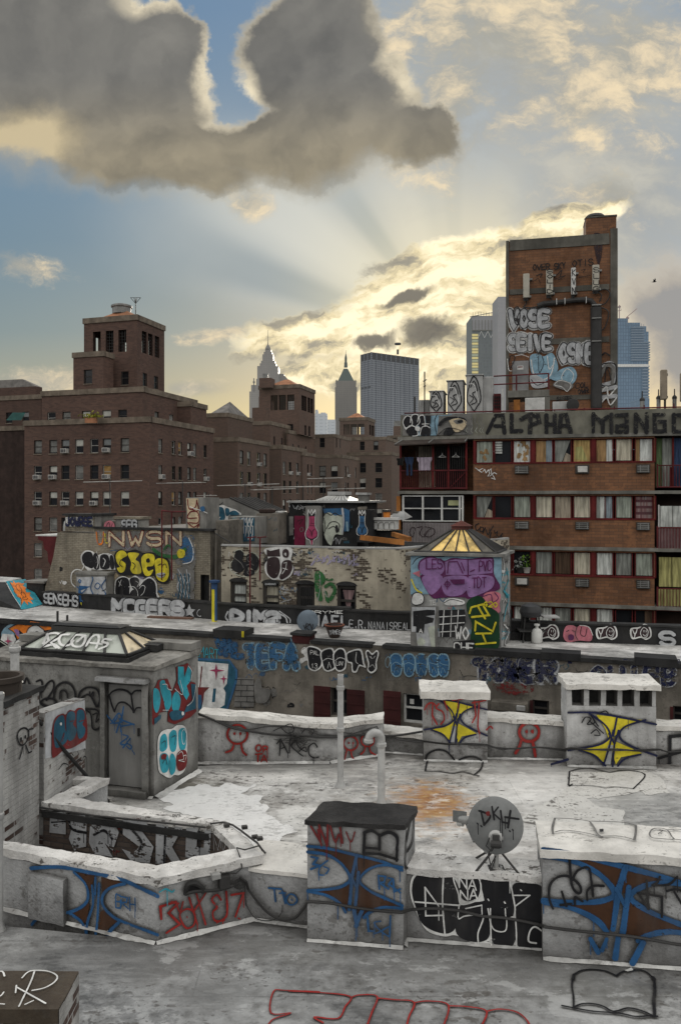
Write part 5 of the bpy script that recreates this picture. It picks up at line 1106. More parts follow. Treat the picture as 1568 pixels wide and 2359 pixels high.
paint(MID,MW,'h',[x for i,(a,t_)in enumerate(((1352,''),(1436,''),(1516,''),(1600,''),(1660,'')))for x in(('b','q',f'{a-8},270 {a+20},242 {a+62},250 {a+78},300 {a+66},380 {a+30},398 {a+2},370 {a-4},320'),('b','B',f'{a},274 {a+22},251 {a+56},258 {a+69},300 {a+59},372 {a+30},388 {a+9},364 {a+4},320'),('s','q',4,f'{a+5},{320-i*6} {a+32},{300+i*3} {a+66},318'),('s','q',3,f'{a+20},370 {a+32},335 {a+50},368'))]+[('c','q',4,'1322,280 1340,262 1350,290 1338,330 1322,320')],'blue rounded throw up letters with pale outlines',.5)
bub(MID,MW,'i','TOWER',425,436,868,440,92,98,'n','s',None,52,'navy blue letters with worn white outlines',.75,wid=.82)
bub(MID,MW,'i','QUIPB',1070,448,1568,470,70,96,'n','s',None,30,'worn dark letters at the right end of the wall',.7,wid=.7)
paint(MID,MW,'i',[('b','d','520,470 700,450 740,510 600,530')],'faded red smear',.85,name='paint_smear')
paint(MID,MW,'h',[('f','B','60,272 300,282 352,352 352,420 290,610 40,610'),('f','T','60,286 296,294 338,356 336,420 276,604 60,604'),('f','w','60,292 294,312 284,440 262,470 276,500 268,580 232,602 120,602 140,470 60,466'),('f','T','196,472 214,472 206,560 186,562'),('f','d','60,462 170,464 136,500 128,560 104,604 60,604'),('f','B','60,510 118,514 122,560 110,602 60,602'),('l','d',8,'108,470 122,330'),('f','m','215,308 223,346 272,354 223,362 215,420 207,362 170,352 207,346'),('f','m','264,382 269,402 290,408 269,413 264,450 259,413 238,408 259,402'),('f','e','355,400 460,404 462,590 330,590')]+[('l','k',4,f'340,{412+i*36} 462,{414+i*36}')for i in range(6)]+[('l','k',4,f'{380+(i%2)*40},{412+i*36} {380+(i%2)*40},{448+i*36}')for i in range(5)]+[('b','e','468,440 490,400 512,420 520,470 560,470 572,510 540,560 480,560 470,500'),('c','e',5,'480,480 510,470 560,480 560,530 500,560')],'white red and blue mural shape beside grey painted blocks',.1)
MWL=MW
paint(MID,MWL,'q',[('f','k','-300,1040 560,1060 1020,1120 1020,1700 -300,1700'),('b','q','40,1300 180,1150 480,1120 560,1180 300,1330 100,1420'),('f','w','60,1310 260,1325 330,1460 190,1520 30,1420'),('f','o','180,1220 340,1140 500,1150 560,1090 1010,1150 1010,1220 820,1250 700,1170 560,1210 520,1350 400,1390 330,1420 290,1300'),('f','p','260,1235 330,1230 380,1290 360,1370 320,1340'),('f','k','360,1240 440,1310 370,1330'),('b','w','510,1270 560,1200 660,1165 760,1200 800,1290 700,1420 590,1400 510,1380'),('b','d','590,1400 620,1310 690,1280 770,1340 720,1420'),('c','k',16,'585,1400 620,1305 690,1272 775,1335 700,1430'),('s','k',14,'510,1400 500,1280 560,1190 680,1160 790,1230'),('s','k',16,'180,1215 340,1135 500,1150 540,1100'),('s','k',14,'180,1225 280,1290 320,1430 300,1520'),('b','w','310,1520 320,1440 430,1385 520,1400 560,1450 420,1600'),('s','k',14,'300,1530 310,1440 430,1380 560,1430'),('f','m','175,1330 185,1420 250,1440 190,1455 178,1510 165,1455 110,1440 165,1420'),('s','g',30,'-60,1420 10,1480 0,1560'),('s','l',18,'40,1440 180,1530')],'orange white and blue abstract mural at the left end of the tenement wall',.05)
# ---- low black parapet at the back of the middle roof
def lowwall(label,i0,i1,hh,m=m_blk,x0=None,x1=None):
 pts=BPL[i0:i1+1];b=MB()
 q=[Vector((p.x,p.y,0))for p in pts]+[Vector((p.x+.1,p.y+.3,0))for p in pts[::-1]]
 b.prism(q,RM-.1,RM+hh,m);b2=MB();q2=[Vector((p.x-.01,p.y-.04,0))for p in pts]+[Vector((p.x+.12,p.y+.34,0))for p in pts[::-1]];b2.prism(q2,RM+hh+.002,RM+hh+.06,m_tar)
 c=sum(q,Vector())/len(q);t_=thing('parapet_wall',(c.x,c.y,RM),label,'wall');obj('wall',b,t_,rough=(.6,.006,2));obj('coping',b2,t_,rough=(.5,.02,2));return t_
PW1=lowwall('low black parapet with silver letters and a star below the yellow piece',1,3,.56)
PW2=lowwall('low black parapet with silver and white words below the tan brick wall',3,7,.58)
PW3=lowwall('low black parapet with round white faces below the orange building',7,10,.56)
pl1,pl1b,pl2,pl2b,pl2c,pl3=Plane(BPL[1],BPL[2]),Plane(BPL[2],BPL[3]),Plane(BPL[4],BPL[5]),Plane(BPL[5],BPL[6]),Plane(BPL[6],BPL[7]),Plane(BPL[8],BPL[9])
bub(PW1,pl1b,'e','MCGERS',800,868,1300,896,78,92,'s','k',None,40,'silver block letters reading MCGERS',.08,wid=.86,base=.03)
paint(PW1,pl1b,'e',[('f','s','1330,812 1342,846 1372,850 1350,872 1362,902 1330,886 1296,902 1306,868 1280,848 1316,846'),('c','s',6,'1385,870 1400,850 1420,866 1410,896 1390,892')],'silver star and ring after the letters',0,base=.03)
bub(PW1,pl1,'e','SENSEHS',316,798,560,824,60,66,'s','k',None,17,'silver wildstyle letters left of the white and blue chimney',.2,wid=.9,base=.03)
bub(PW2,pl2,'f','(DIM2)'.strip('()'),225,925,560,942,62,66,'s','k',None,42,'silver block letters reading DIMZ',.08,wid=.86,base=.03)
paint(PW2,pl2,'f',[('s','s',14,'200,865 185,900 200,925'),('s','s',12,'540,870 600,900 615,940'),('s','s',8,'560,860 630,910 635,940'),('T',[('k',5)],'LFK',535,938,590,942,22,22)],'curved silver strokes around the letters',0,base=.06)
paint(PW2,pl2c,'f',[('T',[('s',17)],'HAEL',790,958,1060,974,66,76,dict(wid=.62)),('T',[('s',8)],'E.R.',1048,975,1175,985,50,55,dict(s=True)),('T',[('s',6)],'NANAISREAL',1180,985,1478,992,50,48,dict(wid=.7))],'white words reading HAEL E.R. NANAISREAL',.1,base=.03)
t_=thing('shelf_board',pl2b.pt(pl2b.u(v('f',900,0)[0]),RM+.6),'white lettered board lying on top of the black parapet','board');b=MB();b.pbox(pl2c,pl2c.u(v('f',740,0)[0]),pl2c.u(v('f',1050,0)[0]),RM+.645,RM+.74,-.3,.06,m_tar);obj('board',b,t_);paint(t_,pl2c,'f',[('T',[('w',5)],'PRYME',760,876,1010,876,18,18)],None,0,base=.07)
for i,(k_,x,sm)in enumerate(((0,845,1),(2,1170,1),(3,1360,1))):
 paint(PW3,pl3,'i',[('b','w',f'{x-78},160 {x-30},150 {x},132 {x+32},150 {x+40},200 {x+10},222 {x-20},210 {x-70},216'),('b','K',f'{x-68},165 {x-30},158 {x},140 {x+24},154 {x+32},198 {x+8},213 {x-20},202 {x-62},208'),('s','w',5,f'{x-66},165 {x-52},190 {x-40},160'),('s','w',5,f'{x-52},190 {x-56},212'),('c','w',4,f'{x-22},180 {x-4},152 {x+20},172 {x+12},205 {x-12},206'),('s','w',3,f'{x-8},190 {x+4},200 {x+14},186'),('l','w',3,f'{x-3},168 {x-3},178'),('l','w',3,f'{x+9},168 {x+9},178')],None,.1,base=.03)
paint(PW3,pl3,'i',[('b','f','910,180 925,145 960,140 985,150 1010,135 1050,150 1070,190 1060,228 1000,225 940,235 912,215'),('s','k',4,'985,150 975,190 990,222'),('s','k',4,'1010,150 1005,190 1030,200 1040,160'),('b','P','935,200 950,190 968,200 962,222 940,222'),('s','k',4,'925,175 940,168'),('s','k',4,'958,168 972,175'),('s','w',4,'1000,140 1050,150 1072,195')],'pink throw up with a round open mouth',.05,base=.03)
bub(PW3,pl3,'i','S',1452,248,1545,252,68,70,'s','k',None,26,'grey block letter at the right edge',.1,base=.03)
# ---- gold skylight bulkhead on the middle roof
FL,FR,SR=G(945,1489,RM),G(1152,1500,RM),G(1174,1475,RM)
SL=FL+(SR-FR);ztb=CZ-(1279-HY)/K*23.5
BH=thing('roof_bulkhead',(FL+FR)/2,'square roof bulkhead covered in graffiti under a hipped skylight with golden panes','bulkhead')
m_bh=M('bulkhead_stucco',(.26,.26,.25),var=.4,dirt=.7,ds=.9,streak=True,bump=.5)
b=MB();b.prism([FL,FR,SR,SL],RM-.05,ztb,m_bh);obj('wall',b,BH,rough=(.5,.005,2))
e1,e2=(FR-FL).normalized(),(SR-FR).normalized();o_=.12
E=[FL-e1*o_-e2*o_,FR+e1*o_-e2*o_,SR+e1*o_+e2*o_,SL-e1*o_+e2*o_]
b=MB();b.prism(E,ztb+.002,ztb+.09,m_grey);obj('eave',b,BH,rough=(.4,.012,3))
wd_,dp_=(FR-FL).length,(SR-FR).length;c=(FL+FR+SR+SL)/4;zr1=ztb+.76
base4=[FL+e1*.12+e2*.1,FR-e1*.12+e2*.1,SR-e1*.12-e2*.1,SL+e1*.12-e2*.1];base4=[Vector((p.x,p.y,ztb+.10))for p in base4]
top4=[c+e1*a_*.26+e2*b_*.2 for a_,b_ in((-1,-1),(1,-1),(1,1),(-1,1))];top4=[Vector((p.x,p.y,zr1))for p in top4]
def wired(col):
 m=bpy.data.materials.new('wired_glass');m.use_nodes=True;t=NT(m.node_tree);g_=t.n('ShaderNodeNewGeometry').outputs['Position']
 cc=t.mix(t.sstep(t.noise(g_,2.2,5,.6,.6),.35,.62),tuple(x*.35 for x in col),col)
 bb=t.n('ShaderNodeBsdfPrincipled',{'Base Color':cc,'Roughness':.3,'Specular IOR Level':.5});t.n('ShaderNodeOutputMaterial',{0:bb.outputs[0]});return m
m_gold=wired((.95,.66,.2));m_dim=wired((.10,.09,.07))
fr_=MB()
def skyface(parent,A,B,C,D,n,mats,off=.0):
 """one slope of a skylight: panes between bars; A,B = eave, C,D = ridge (C over B)"""
 nn=(B-A).cross(C-A).normalized()
 if nn.z<0:nn=-nn
 for i in range(n):
  q=[A.lerp(B,i/n),A.lerp(B,(i+1)/n),D.lerp(C,(i+1)/n),D.lerp(C,i/n)]
  p=MB();p.face(q,mats[i%len(mats)]);obj('pane',p,parent,smooth=0)
 for i in range(n+1):fr_.tube([A.lerp(B,i/n)+nn*.02,D.lerp(C,i/n)+nn*.02],.024,m_darkmetal,6)
SKY_=obj('skylight_frame',MB().box(base4[0],(.01,0,0),(0,.01,0),(0,0,.01),m_darkmetal),BH)
skyface(SKY_,base4[0],base4[1],top4[1],top4[0],6,[m_dim,m_gold,m_gold,m_gold,m_gold,m_dim]);skyface(SKY_,base4[1],base4[2],top4[2],top4[1],6,[m_dim]);skyface(SKY_,base4[2],base4[3],top4[3],top4[2],4,[m_dim]);skyface(SKY_,base4[3],base4[0],top4[0],top4[3],4,[m_dim])
for i in range(4):fr_.tube([base4[i],base4[(i+1)%4]],.05,m_darkmetal,6)
obj('glazing_bar',fr_,SKY_)
b=MB();m_cap=M('rust_red_cap',(.10,.035,.028),var=.4,dirt=.4);b.prism([p for p in top4],zr1-.06,zr1+.12,m_cap);ctr=sum(top4,Vector())/4
tp=[Vector((ctr.x+(p.x-ctr.x)*1.2,ctr.y+(p.y-ctr.y)*1.2,zr1+.121))for p in top4];ap=ctr+UP*.5
for i in range(4):b.face([tp[i],tp[(i+1)%4],Vector((ap.x,ap.y,zr1+.30))],m_cap)
b.face(tp[::-1],m_cap);obj('ridge_cap',b,BH,smooth=0)
BF,BS=Plane(FL,FR),Plane(FR,SR);clutter(BH,BF,'d',124,840,600,1320,40,'wkqtesyBf',41,5,50,.25,base=.007);clutter(BH,BS,'d',606,860,648,1310,22,'wktqe',42,5,34,.3,base=.007)
paint(BH,BF,'d',[('f','q','122,834 606,826 606,1000 560,1040 120,1040'),('s','k',5,'130,880 170,842 300,838'),('b','P','160,900 172,858 230,836 300,860 340,846 430,850 500,842 562,846 566,930 600,1000 560,1030 500,1060 430,1064 400,1056 290,1058 240,1060 200,1010 172,950 180,930'),('b','p','168,896 178,864 232,844 290,866 296,920 240,950 178,930'),('b','p','182,950 230,934 290,944 280,1000 232,1042 196,1000'),('f','p','304,866 360,852 424,856 424,936 310,936'),('b','p','286,985 310,945 420,945 424,1010 380,1046 310,1044'),('f','p','430,856 556,850 558,926 432,936'),('b','p','432,944 556,944 560,1000 500,1036 430,1050'),('l','P',7,'318,926 324,866 370,864 400,926'),('l','P',6,'392,870 408,912'),('l','P',7,'440,918 462,908'),('T',[('P',6)],'LES',206,904,296,900,50,50),('T',[('P',6)],'PVC',488,916,556,910,52,52),('T',[('P',6)],'TDT',452,1004,530,1000,52,52),('c','P',6,'304,985 318,970 332,985 318,1000'),('l','P',5,'318,960 318,1012'),('l','P',5,'300,985 336,985'),('f','P','330,960 410,958 410,984 350,986'),('f','f','132,926 172,912 172,948'),('s','y',10,'128,960 150,1010 180,1030'),('b','w','128,1060 140,1034 170,1030 192,1050 188,1084 150,1096 130,1084'),('c','k',5,'128,1060 140,1034 170,1030 192,1050 188,1084 150,1096 130,1084')],'purple and violet throw up filling the upper half',.1)
paint(BH,BF,'d',[('f','e','122,1100 270,1104 264,1340 120,1325'),('f','s','128,1108 256,1108 250,1180 240,1330 160,1330 150,1240 126,1240'),('f','k','134,1130 210,1122 250,1124 250,1150 200,1156 246,1168 240,1190 196,1200 192,1250 150,1244 150,1212 134,1210'),('b','l','156,1290 176,1270 200,1290 190,1312 164,1310'),('f','l','214,1216 250,1206 252,1320 232,1322'),('T',[('w',5)],'A',166,1246,190,1246,20,20),('f','k','272,1124 410,1120 416,1190 360,1266 280,1268'),('l','w',5,'300,1126 290,1266'),('l','w',5,'340,1126 334,1266'),('l','w',5,'376,1124 370,1220'),('l','w',5,'276,1160 412,1152'),('l','w',5,'276,1200 408,1190'),('l','w',5,'280,1240 360,1236'),('b','w','300,1080 330,1060 400,1070 404,1092 320,1098'),('s','k',4,'302,1084 340,1066 400,1080'),('b','f','506,1070 520,1034 570,1024 602,1040 596,1090 600,1130 570,1140 540,1090'),('s','P',6,'510,1050 550,1040 560,1080 590,1060 570,1030'),('b','G','420,1090 450,1056 500,1050 540,1100 590,1140 594,1200 586,1330 470,1332 440,1300 450,1200 430,1150'),('l','y',12,'436,1140 446,1108 506,1092 540,1150 450,1160'),('l','y',12,'480,1100 520,1168'),('l','y',12,'466,1232 470,1184 560,1236 576,1190'),('l','y',12,'472,1248 552,1246'),('l','y',12,'506,1250 526,1300'),('l','y',12,'472,1304 576,1296'),('T',[('y',6)],'420',512,1102,590,1108,26,26,dict(s=True)),('f','k','350,1290 462,1280 462,1345 352,1345'),('T',[('w',9)],'WO',362,1272,440,1278,64,60),('T',[('w',8)],'CHE',356,1340,466,1345,44,44),('T',[('w',4)],'TE',224,1096,262,1090,24,24)],'black, silver and green lettering filling the lower half',.08,base=.03)
paint(BH,BS,'d',[('s','w',14,'612,850 618,900 606,960'),('s','t',12,'630,900 640,960 620,1010'),('s','w',10,'640,850 632,900'),('s','t',16,'612,1020 640,1060 625,1120 612,1180'),('s','w',9,'612,1200 640,1240 618,1300 640,1320'),('s','k',8,'628,1130 642,1200 622,1260'),('s','q',9,'640,1010 634,1090 644,1160')],'white and blue drips down the side wall',.25)
# ---- objects on the middle roof
b=MB();c=G(*v('f',940,1046),RM);b.lathe(c,[(.13,0),(.17,.02),(.24,.2),(.29,.33),(.30,.36),(.33,.37),(.33,.42),(.28,.42),(.25,.3),(.02,.28)],m_terra,24);pt_=obj('flower_pot',b);tag(pt_,'dark glazed flower pot with white scribble on the pale roof','flower pot')
b=MB();b.lathe(c,[(.325,.395),(.335,.40),(.335,.425),(.27,.426)],M('terracotta_rim',(.14,.05,.03)),24,cap=False);ob_=obj('rim',b,pt_);ob_.location=-pt_.location+Vector((0,0,0));
ob_.matrix_parent_inverse.identity();ob_.location=(0,0,0)
PTP=Plane(c+Vector((-1,-.31,0)),c+Vector((1,-.31,0)));paint(pt_,PTP,'f',[('T',[('s',5)],'YAMES',906,1024,986,1022,28,28,dict(jit=.1))],None,.15,base=.0)
c=G(*v('f',752,1016),RM)+UP*.42;t_=thing('satellite_dish',G(*v('f',750,1030),RM),'small blue grey satellite dish with black scrawl beside the flower pot','satellite dish')
nr_=Vector((-.15,-1,.25)).normalized();b=MB();b.lathe(c,[(.02,.06),(.15,.055),(.28,.02),(.36,-.03),(.37,-.04),(.355,-.045)],M('dish_blue',(.12,.15,.18),var=.3,dirt=.5),32,nr_);obj('reflector',b,t_)
b=MB();b.tube([c-nr_*.05,c-nr_*.2-UP*.2,c-nr_*.22-UP*.42],.03,m_darkmetal,8);obj('mast',b,t_)
x_=UP.cross(nr_).normalized()*-1;DP=TPlane(c+nr_*.06,c+nr_*.06+Vector((1,-.15,0)).normalized(),c+nr_*.06+nr_.cross(Vector((1,-.15,0))).normalized())
paint(t_,DP,'f',[('l','k',7,'735,985 745,950 770,955 740,975 765,995'),('l','k',7,'770,950 785,990 790,955'),('s','k',6,'725,960 745,1000 780,1000')],None,.1,base=.012)
t_=thing('marker_post',pl2.pt(pl2.u(500),RM,.2),'post painted yellow and blue standing by the black parapet','post')
c=pl2.pt(pl2.u(v('e',1522,0)[0]),RM,.25);hgt=92*vf('e')/K*29*2.78
b=MB();b.lathe(c,[(.10,0),(.10,1.42)],M('post_yellow',(.55,.48,.03),dirt=.3),12);obj('post',b,t_)
b=MB();b.lathe(c,[(.11,1.2),(.115,1.43),(.2,1.45),(.2,1.52),(.02,1.55)],M('post_blue',(.03,.07,.16),dirt=.3),12);b.pbox(pl2,pl2.u(v('e',1532,0)[0]),pl2.u(v('e',1542,0)[0]),RM+.05,RM+1.25,.26,.36,M('post_blue2',(.03,.07,.16),dirt=.3));obj('cap',b,t_)
b=MB();q=G(*v('e',1030,910),RM);q2_=G(*v('e',1340,922),RM);b.box(q,q2_-q,Vector((.05,.25,0)),(0,0,.06),M('weathered_plank',(.12,.07,.05),dirt=.5));tag(obj('plank',b),'weathered plank lying on the roof before the black parapet','plank')
for x,y0,y1,lb_ in((405,862,935,'taller black vent stub behind the near skylight'),(473,890,930,'shorter black vent stub behind the near skylight')):
 b=MB();c=G(*v('e',x,y1),RM);b.lathe(c,[(.045,0),(.045,(y1-y0)*vf('e')/K*c.y)],m_darkmetal,8);tag(obj('vent_stub',b),lb_,'vent pipe')
c=G(*v('i',728,232),RM);t_=thing('barbecue',c,'black kettle barbecue on a cart beside the graffiti bulkhead','barbecue')
b=MB();b.lathe(c+UP*.95,[(.02,-.2),(.3,-.14),(.36,.0),(.36,.02),(.3,.2),(.02,.3)],M('enamel_black',(.05,.05,.052),dirt=.4,rough=.35),24);obj('bowl',b,t_)
b=MB()
for dx,dy in((-.3,-.2),(.3,-.2),(-.3,.2),(.3,.2)):b.tube([c+Vector((dx,dy,0)),c+Vector((dx*.7,dy*.7,.85))],.025,m_darkmetal,6)
b.box(c+Vector((-.42,-.28,.35)),(.84,0,0),(0,.56,0),(0,0,.04),m_darkmetal);b.box(c+Vector((.36,-.25,.78)),(.5,0,0),(0,.5,0),(0,0,.04),m_steel);obj('cart',b,t_)
c=G(*v('i',762,240),RM);b=MB();b.lathe(c,[(.14,0),(.17,.05),(.17,.36),(.12,.44),(.05,.46),(.05,.54),(.09,.55),(.09,.6),(.02,.61)],m_white,20);tag(obj('gas_cylinder',b),'white propane gas cylinder on the roof beside the barbecue','gas cylinder')
b=MB();rd=random.Random(8)
for i in range(7):q=c+Vector((-.9+rd.uniform(-.6,.6),.35+rd.uniform(-.15,.2),0));b.box(q,(rd.uniform(.2,.5),rd.uniform(-.1,.1),0),(rd.uniform(-.1,.1),.3,0),(0,0,rd.uniform(.2,1.0)),m_tar)
tag(obj('stacked_junk',b,rough=(.2,.02,5)),'heap of dark junk stacked behind the gas cylinder','junk')
# ---- sloping bulkhead with orange burst at far left of the middle roof
p=[P(13,1341,33.4),P(49,1331,34.6),G(101,1393,RM),G(51,1405,RM)]
t_=thing('sloping_bulkhead',p[3],'sloping stair bulkhead with an orange spiky burst on blue at far left','bulkhead')
b=MB();lo=[Vector((q.x,q.y,RM))for q in p];bkL,bkR=Vector((p[0].x-2.5,p[0].y+.6,RM)),Vector((p[1].x-2.5,p[1].y+1.2,RM));tl,tr=Vector((bkL.x,bkL.y,p[0].z)),Vector((bkR.x,bkR.y,p[1].z))
b.face([p[3],p[2],p[1],p[0]],m_grey);b.face([p[3],p[0],tl,bkL],m_tar);b.face([p[2],bkR,tr,p[1]],m_tar);b.face([p[0],p[1],tr,tl],m_roofm);b.face([bkL,tl,tr,bkR],m_tar);obj('wall',b,t_,smooth=0)
SP=TPlane(p[3],p[2],p[0]);S5=lambda*a:' '.join(a)
paint(t_,SP,'q',[('f','t','110,390 455,350 760,800 500,880 380,890'),('f','o','170,400 240,430 230,375 280,425 330,410 390,430 440,425 405,470 470,510 450,540 470,590 545,590 530,650 600,720 540,720 590,800 500,750 500,820 430,740 375,830 370,700 290,650 320,640 240,570 260,540'),('c','k',10,'285,490 300,455 345,470 390,560 370,590 320,550'),('c','k',10,'375,605 410,590 460,650 440,680 395,650'),('c','k',8,'400,690 450,680 495,700 470,720 430,720'),('s','k',8,'170,400 230,520 290,650 370,700 380,830'),('s','w',12,'120,440 180,560 260,700 370,860')],'orange spiky burst on a turquoise ground',.08)
t_=thing('chimney_stack',P(84,1390,33.5),'black tarred chimney stub behind the sloping bulkhead','chimney');b=MB();q=P(62,1342,33.6);b.box((q.x,q.y,RM-.1),(.85,-.25,0),(.2,.8,0),(0,0,q.z-RM+.1),m_tar);obj('stack',b,t_);b=MB();b.box((q.x-.08,q.y-.08,q.z+.002),(1.0,-.28,0),(.22,.95,0),(0,0,.09),m_grey);obj('cap',b,t_)
# ---- white and blue painted chimney
wb=Plane(G(*v('e',535,842),RM),G(*v('e',752,850),RM));t_=thing('chimney_stack',wb.pt(wb.u(210),RM),'broad white and blue painted chimney before the yellow letters','chimney')
zt_=wb.uv(*v('e',640,608))[1];u0_,u1_=wb.u(v('e',535,0)[0]),wb.u(v('e',750,0)[0]);b=MB();b.pbox(wb,u0_,u1_,RM-.05,zt_,-.75,0,m_grey);b.pbox(wb,u0_-.05,u1_+.06,zt_+.002,zt_+.1,-.8,.05,m_grey);obj('stack',b,t_,rough=(.4,.006,3))
paint(t_,wb,'e',[('f','s','540,625 745,620 745,850 580,850 556,690 570,660 542,650'),('f','b','556,682 640,690 560,720'),('b','b','556,700 600,780 640,790 660,840 720,846 750,810 752,840 700,850 600,810 560,790'),('f','y','566,800 610,806 640,826 630,840 580,836'),('c','b',7,'556,650 560,640 572,650 564,662'),('c','b',7,'668,690 684,664 706,680 690,706'),('s','b',8,'545,690 560,700 610,705 560,760 600,800 650,790 664,760 640,700 655,640 650,622'),('s','b',8,'745,640 716,690 745,740 716,760'),('l','b',6,'690,740 690,830'),('b','k','636,765 646,756 652,772 642,778'),('s','k',6,'745,620 750,700 720,720')],'white letter shapes edged in blue',.08,base=.012)
# ------ house with the yellow letters
YA,YB=P(107,1300,33.3),P(490,1300,29.9);YP=Plane(YA,YB);uy=lambda x:YP.u(v('e',x,0)[0]);zy=lambda y,x=900:YP.uv(*v('e',x,y))[1]
HY_=thing('house',YP.pt(uy(900),RM-6),'tan walled house side covered by yellow bubble letters, left of centre','building')
uy1=uy(1474);zyt=zy(290);b=MB()
ops=[(uy(1405),uy(1466),zy(810,1430),zy(608,1430))]
xs=[(uy(322),zy(310,400)),(uy(662),zy(310,400)),(uy(662),zyt)]
b.wall(YP,uy(664),uy1,0,zyt,ops,m_tanwall,.3,m_dark)
b.face([YP.pt(uy(318),0),YP.pt(uy(664),0),YP.pt(uy(664),zy(310,400)),YP.pt(uy(405),zy(310,400)),YP.pt(uy(375),zy(480,380)),YP.pt(uy(340),zy(620,340)),YP.pt(uy(318),zy(700,320))],m_tanwall)
b.face([YP.pt(uy(664),0,-.002),YP.pt(uy(664),0,-9),YP.pt(uy(664),zyt,-9),YP.pt(uy(664),zyt,-.002)],m_tanwall);b.face([YP.pt(uy(405),0,0),YP.pt(uy(405),0,-9),YP.pt(uy(405),zy(310,400),-9),YP.pt(uy(405),zy(310,400),0)],m_tanwall)
b.face([YP.pt(uy1,0,0),YP.pt(uy1,0,-9),YP.pt(uy1,zyt,-9),YP.pt(uy1,zyt,0)],m_rend);obj('wall',b,HY_,smooth=0)
b=MB();b.face([YP.pt(uy(664),zyt-.03,0),YP.pt(uy1,zyt-.03,0),YP.pt(uy1,zyt-.03,-9),YP.pt(uy(664),zyt-.03,-9)],m_roofgrey);b.face([YP.pt(uy(405),zy(310,400)-.02,0),YP.pt(uy(664),zy(310,400)-.02,0),YP.pt(uy(664),zy(310,400)-.02,-9),YP.pt(uy(405),zy(310,400)-.02,-9)],m_roofgrey);obj('roof',b,HY_,smooth=0)
b=MB();b.pbox(YP,uy(660),uy1+.1,zyt,zyt+.09,-.4,.1,m_tar);obj('coping',b,HY_,rough=(.4,.012,3))
b=MB();b.pbox(YP,uy(1403),uy(1468),zy(812,1430),zy(612,1430),-.29,-.25,m_tar);obj('door',b,HY_,smooth=0)
b=MB();pr=[(-.02,0),(1.25,0),(1.2,-.16),(.95,-.22),(.9,-.55),(.7,-.68),(.66,-1.1),(.5,-1.3),(.45,-1.75),(.25,-1.95),(.0,-1.95)]
zc_=zy(338,320);q0=YP.pt(uy(400),zc_,-.2);d1=(YP.pt(uy(232),zc_,.0)-q0);d1.normalize();pts=[q0+d1*x*.92+UP*z for x,z in pr];bk=[p_-YP.n*3.0 for p_ in pts]
b.add(pts+bk,[list(range(len(pts))),[len(pts)+i for i in range(len(pts))][::-1]]+[(i,(i+1)%len(pts),len(pts)+(i+1)%len(pts),len(pts)+i)for i in range(len(pts))],M('oxblood_cornice',(.075,.012,.014),var=.3,dirt=.4));obj('cornice',b,HY_,smooth=0)
b=MB();b.box(q0+UP*.002+d1*1.25-YP.n*.0,d1*-1.35,-YP.n*3,UP*.06,m_white);obj('cornice_cap',b,HY_,smooth=0)
def stackbox(name,label,pl,k,x0,x1,y0,y1,dep,m,cat='chimney',cap=None,off=0,grp=None):
 u0,u1=pl.u(v(k,x0,0)[0]),pl.u(v(k,x1,0)[0]);z0,z1=pl.uv(*v(k,(x0+x1)/2,y1))[1],pl.uv(*v(k,(x0+x1)/2,y0))[1]
 t_=thing(name,pl.pt((u0+u1)/2,z0,off),label,cat,grp);b=MB();b.pbox(pl,u0,u1,z0,z1,-dep,off,m);obj('stack' if cat=='chimney' else 'wall',b,t_,rough=(.5,.008,3))
 if cap:b=MB();b.pbox(pl,u0-.08,u1+.08,z1+.002,z1+.10,-dep-.08,off+.08,cap);obj('cap',b,t_,rough=(.4,.01,4))
 return t_
YPb=YP.back(.15)
c1=stackbox('chimney_stack','wide low chimney with dark blue letters left on the tan house',YPb,'e',458,662,196,305,.8,m_tanwall,cap=m_tar);c1b=stackbox('chimney_stack','narrow grey stub beside the chimney with dark blue letters',YPb,'e',664,712,194,286,.8,m_grey,cap=m_tar)
paint(c1,YPb,'e',[('f','w','462,204 656,200 656,268 470,270')],None,.4,base=.02);bub(c1,YPb,'e','JOWRSE',472,262,664,262,56,52,'n','k',None,14,None,.1,base=.06)
c2=stackbox('chimney_stack','low pale chimney with white letters behind the NWSN lettering',YPb,'e',812,970,218,292,.7,m_grey,cap=m_tanwall);bub(c2,YPb,'e','SEG',862,282,972,282,54,54,'s','k',None,16,None,.1,base=.05)
c3=stackbox('roof_hatch','small dark hump with pink throw up between two low chimneys',YPb,'e',726,812,232,292,.7,m_rend,'hatch');paint(c3,YPb,'e',[('b','f','735,275 745,240 780,228 806,250 806,285 760,290'),('s','k',5,'750,270 770,240 780,280 795,250')],None,.2,base=.05)
t_=thing('roof_dome',YPb.pt(uy(430),zy(300,430)),'small grey dome vent at the left end of the tan house roof','vent');b=MB();b.lathe(YPb.pt(uy(430),zy(300,430)-.02,-.4),[(.3,0),(.3,.2),(.26,.4),(.14,.54),(.01,.58)],m_steel,20);obj('dome',b,t_)
clutter(HY_,YP,'e',680,300,1370,760,46,'eswBkTvc',21,5,60,.5,base=.007)
clutter(HY_,YP,'e',420,520,640,700,6,'ekw',23,4,40,.5,base=.007)
paint(HY_,YP,'e',[('b','e','800,320 1000,300 1300,320 1370,420 1360,560 1250,540 1180,470 900,430 780,420'),('b','B','1290,340 1350,400 1360,500 1300,530 1260,480'),('s','o',12,'680,310 690,385 720,385 730,310'),('s','y',10,'740,320 745,380 770,380')],'grey and orange undercoat',.5,base=.02)
paint(HY_,YP,'e',[('T',[('d',34),('c',22)],'NWSN',772,402,1305,396,90,92,dict(wid=.74))],'pale letters with red edges along the top',.4,base=.04)
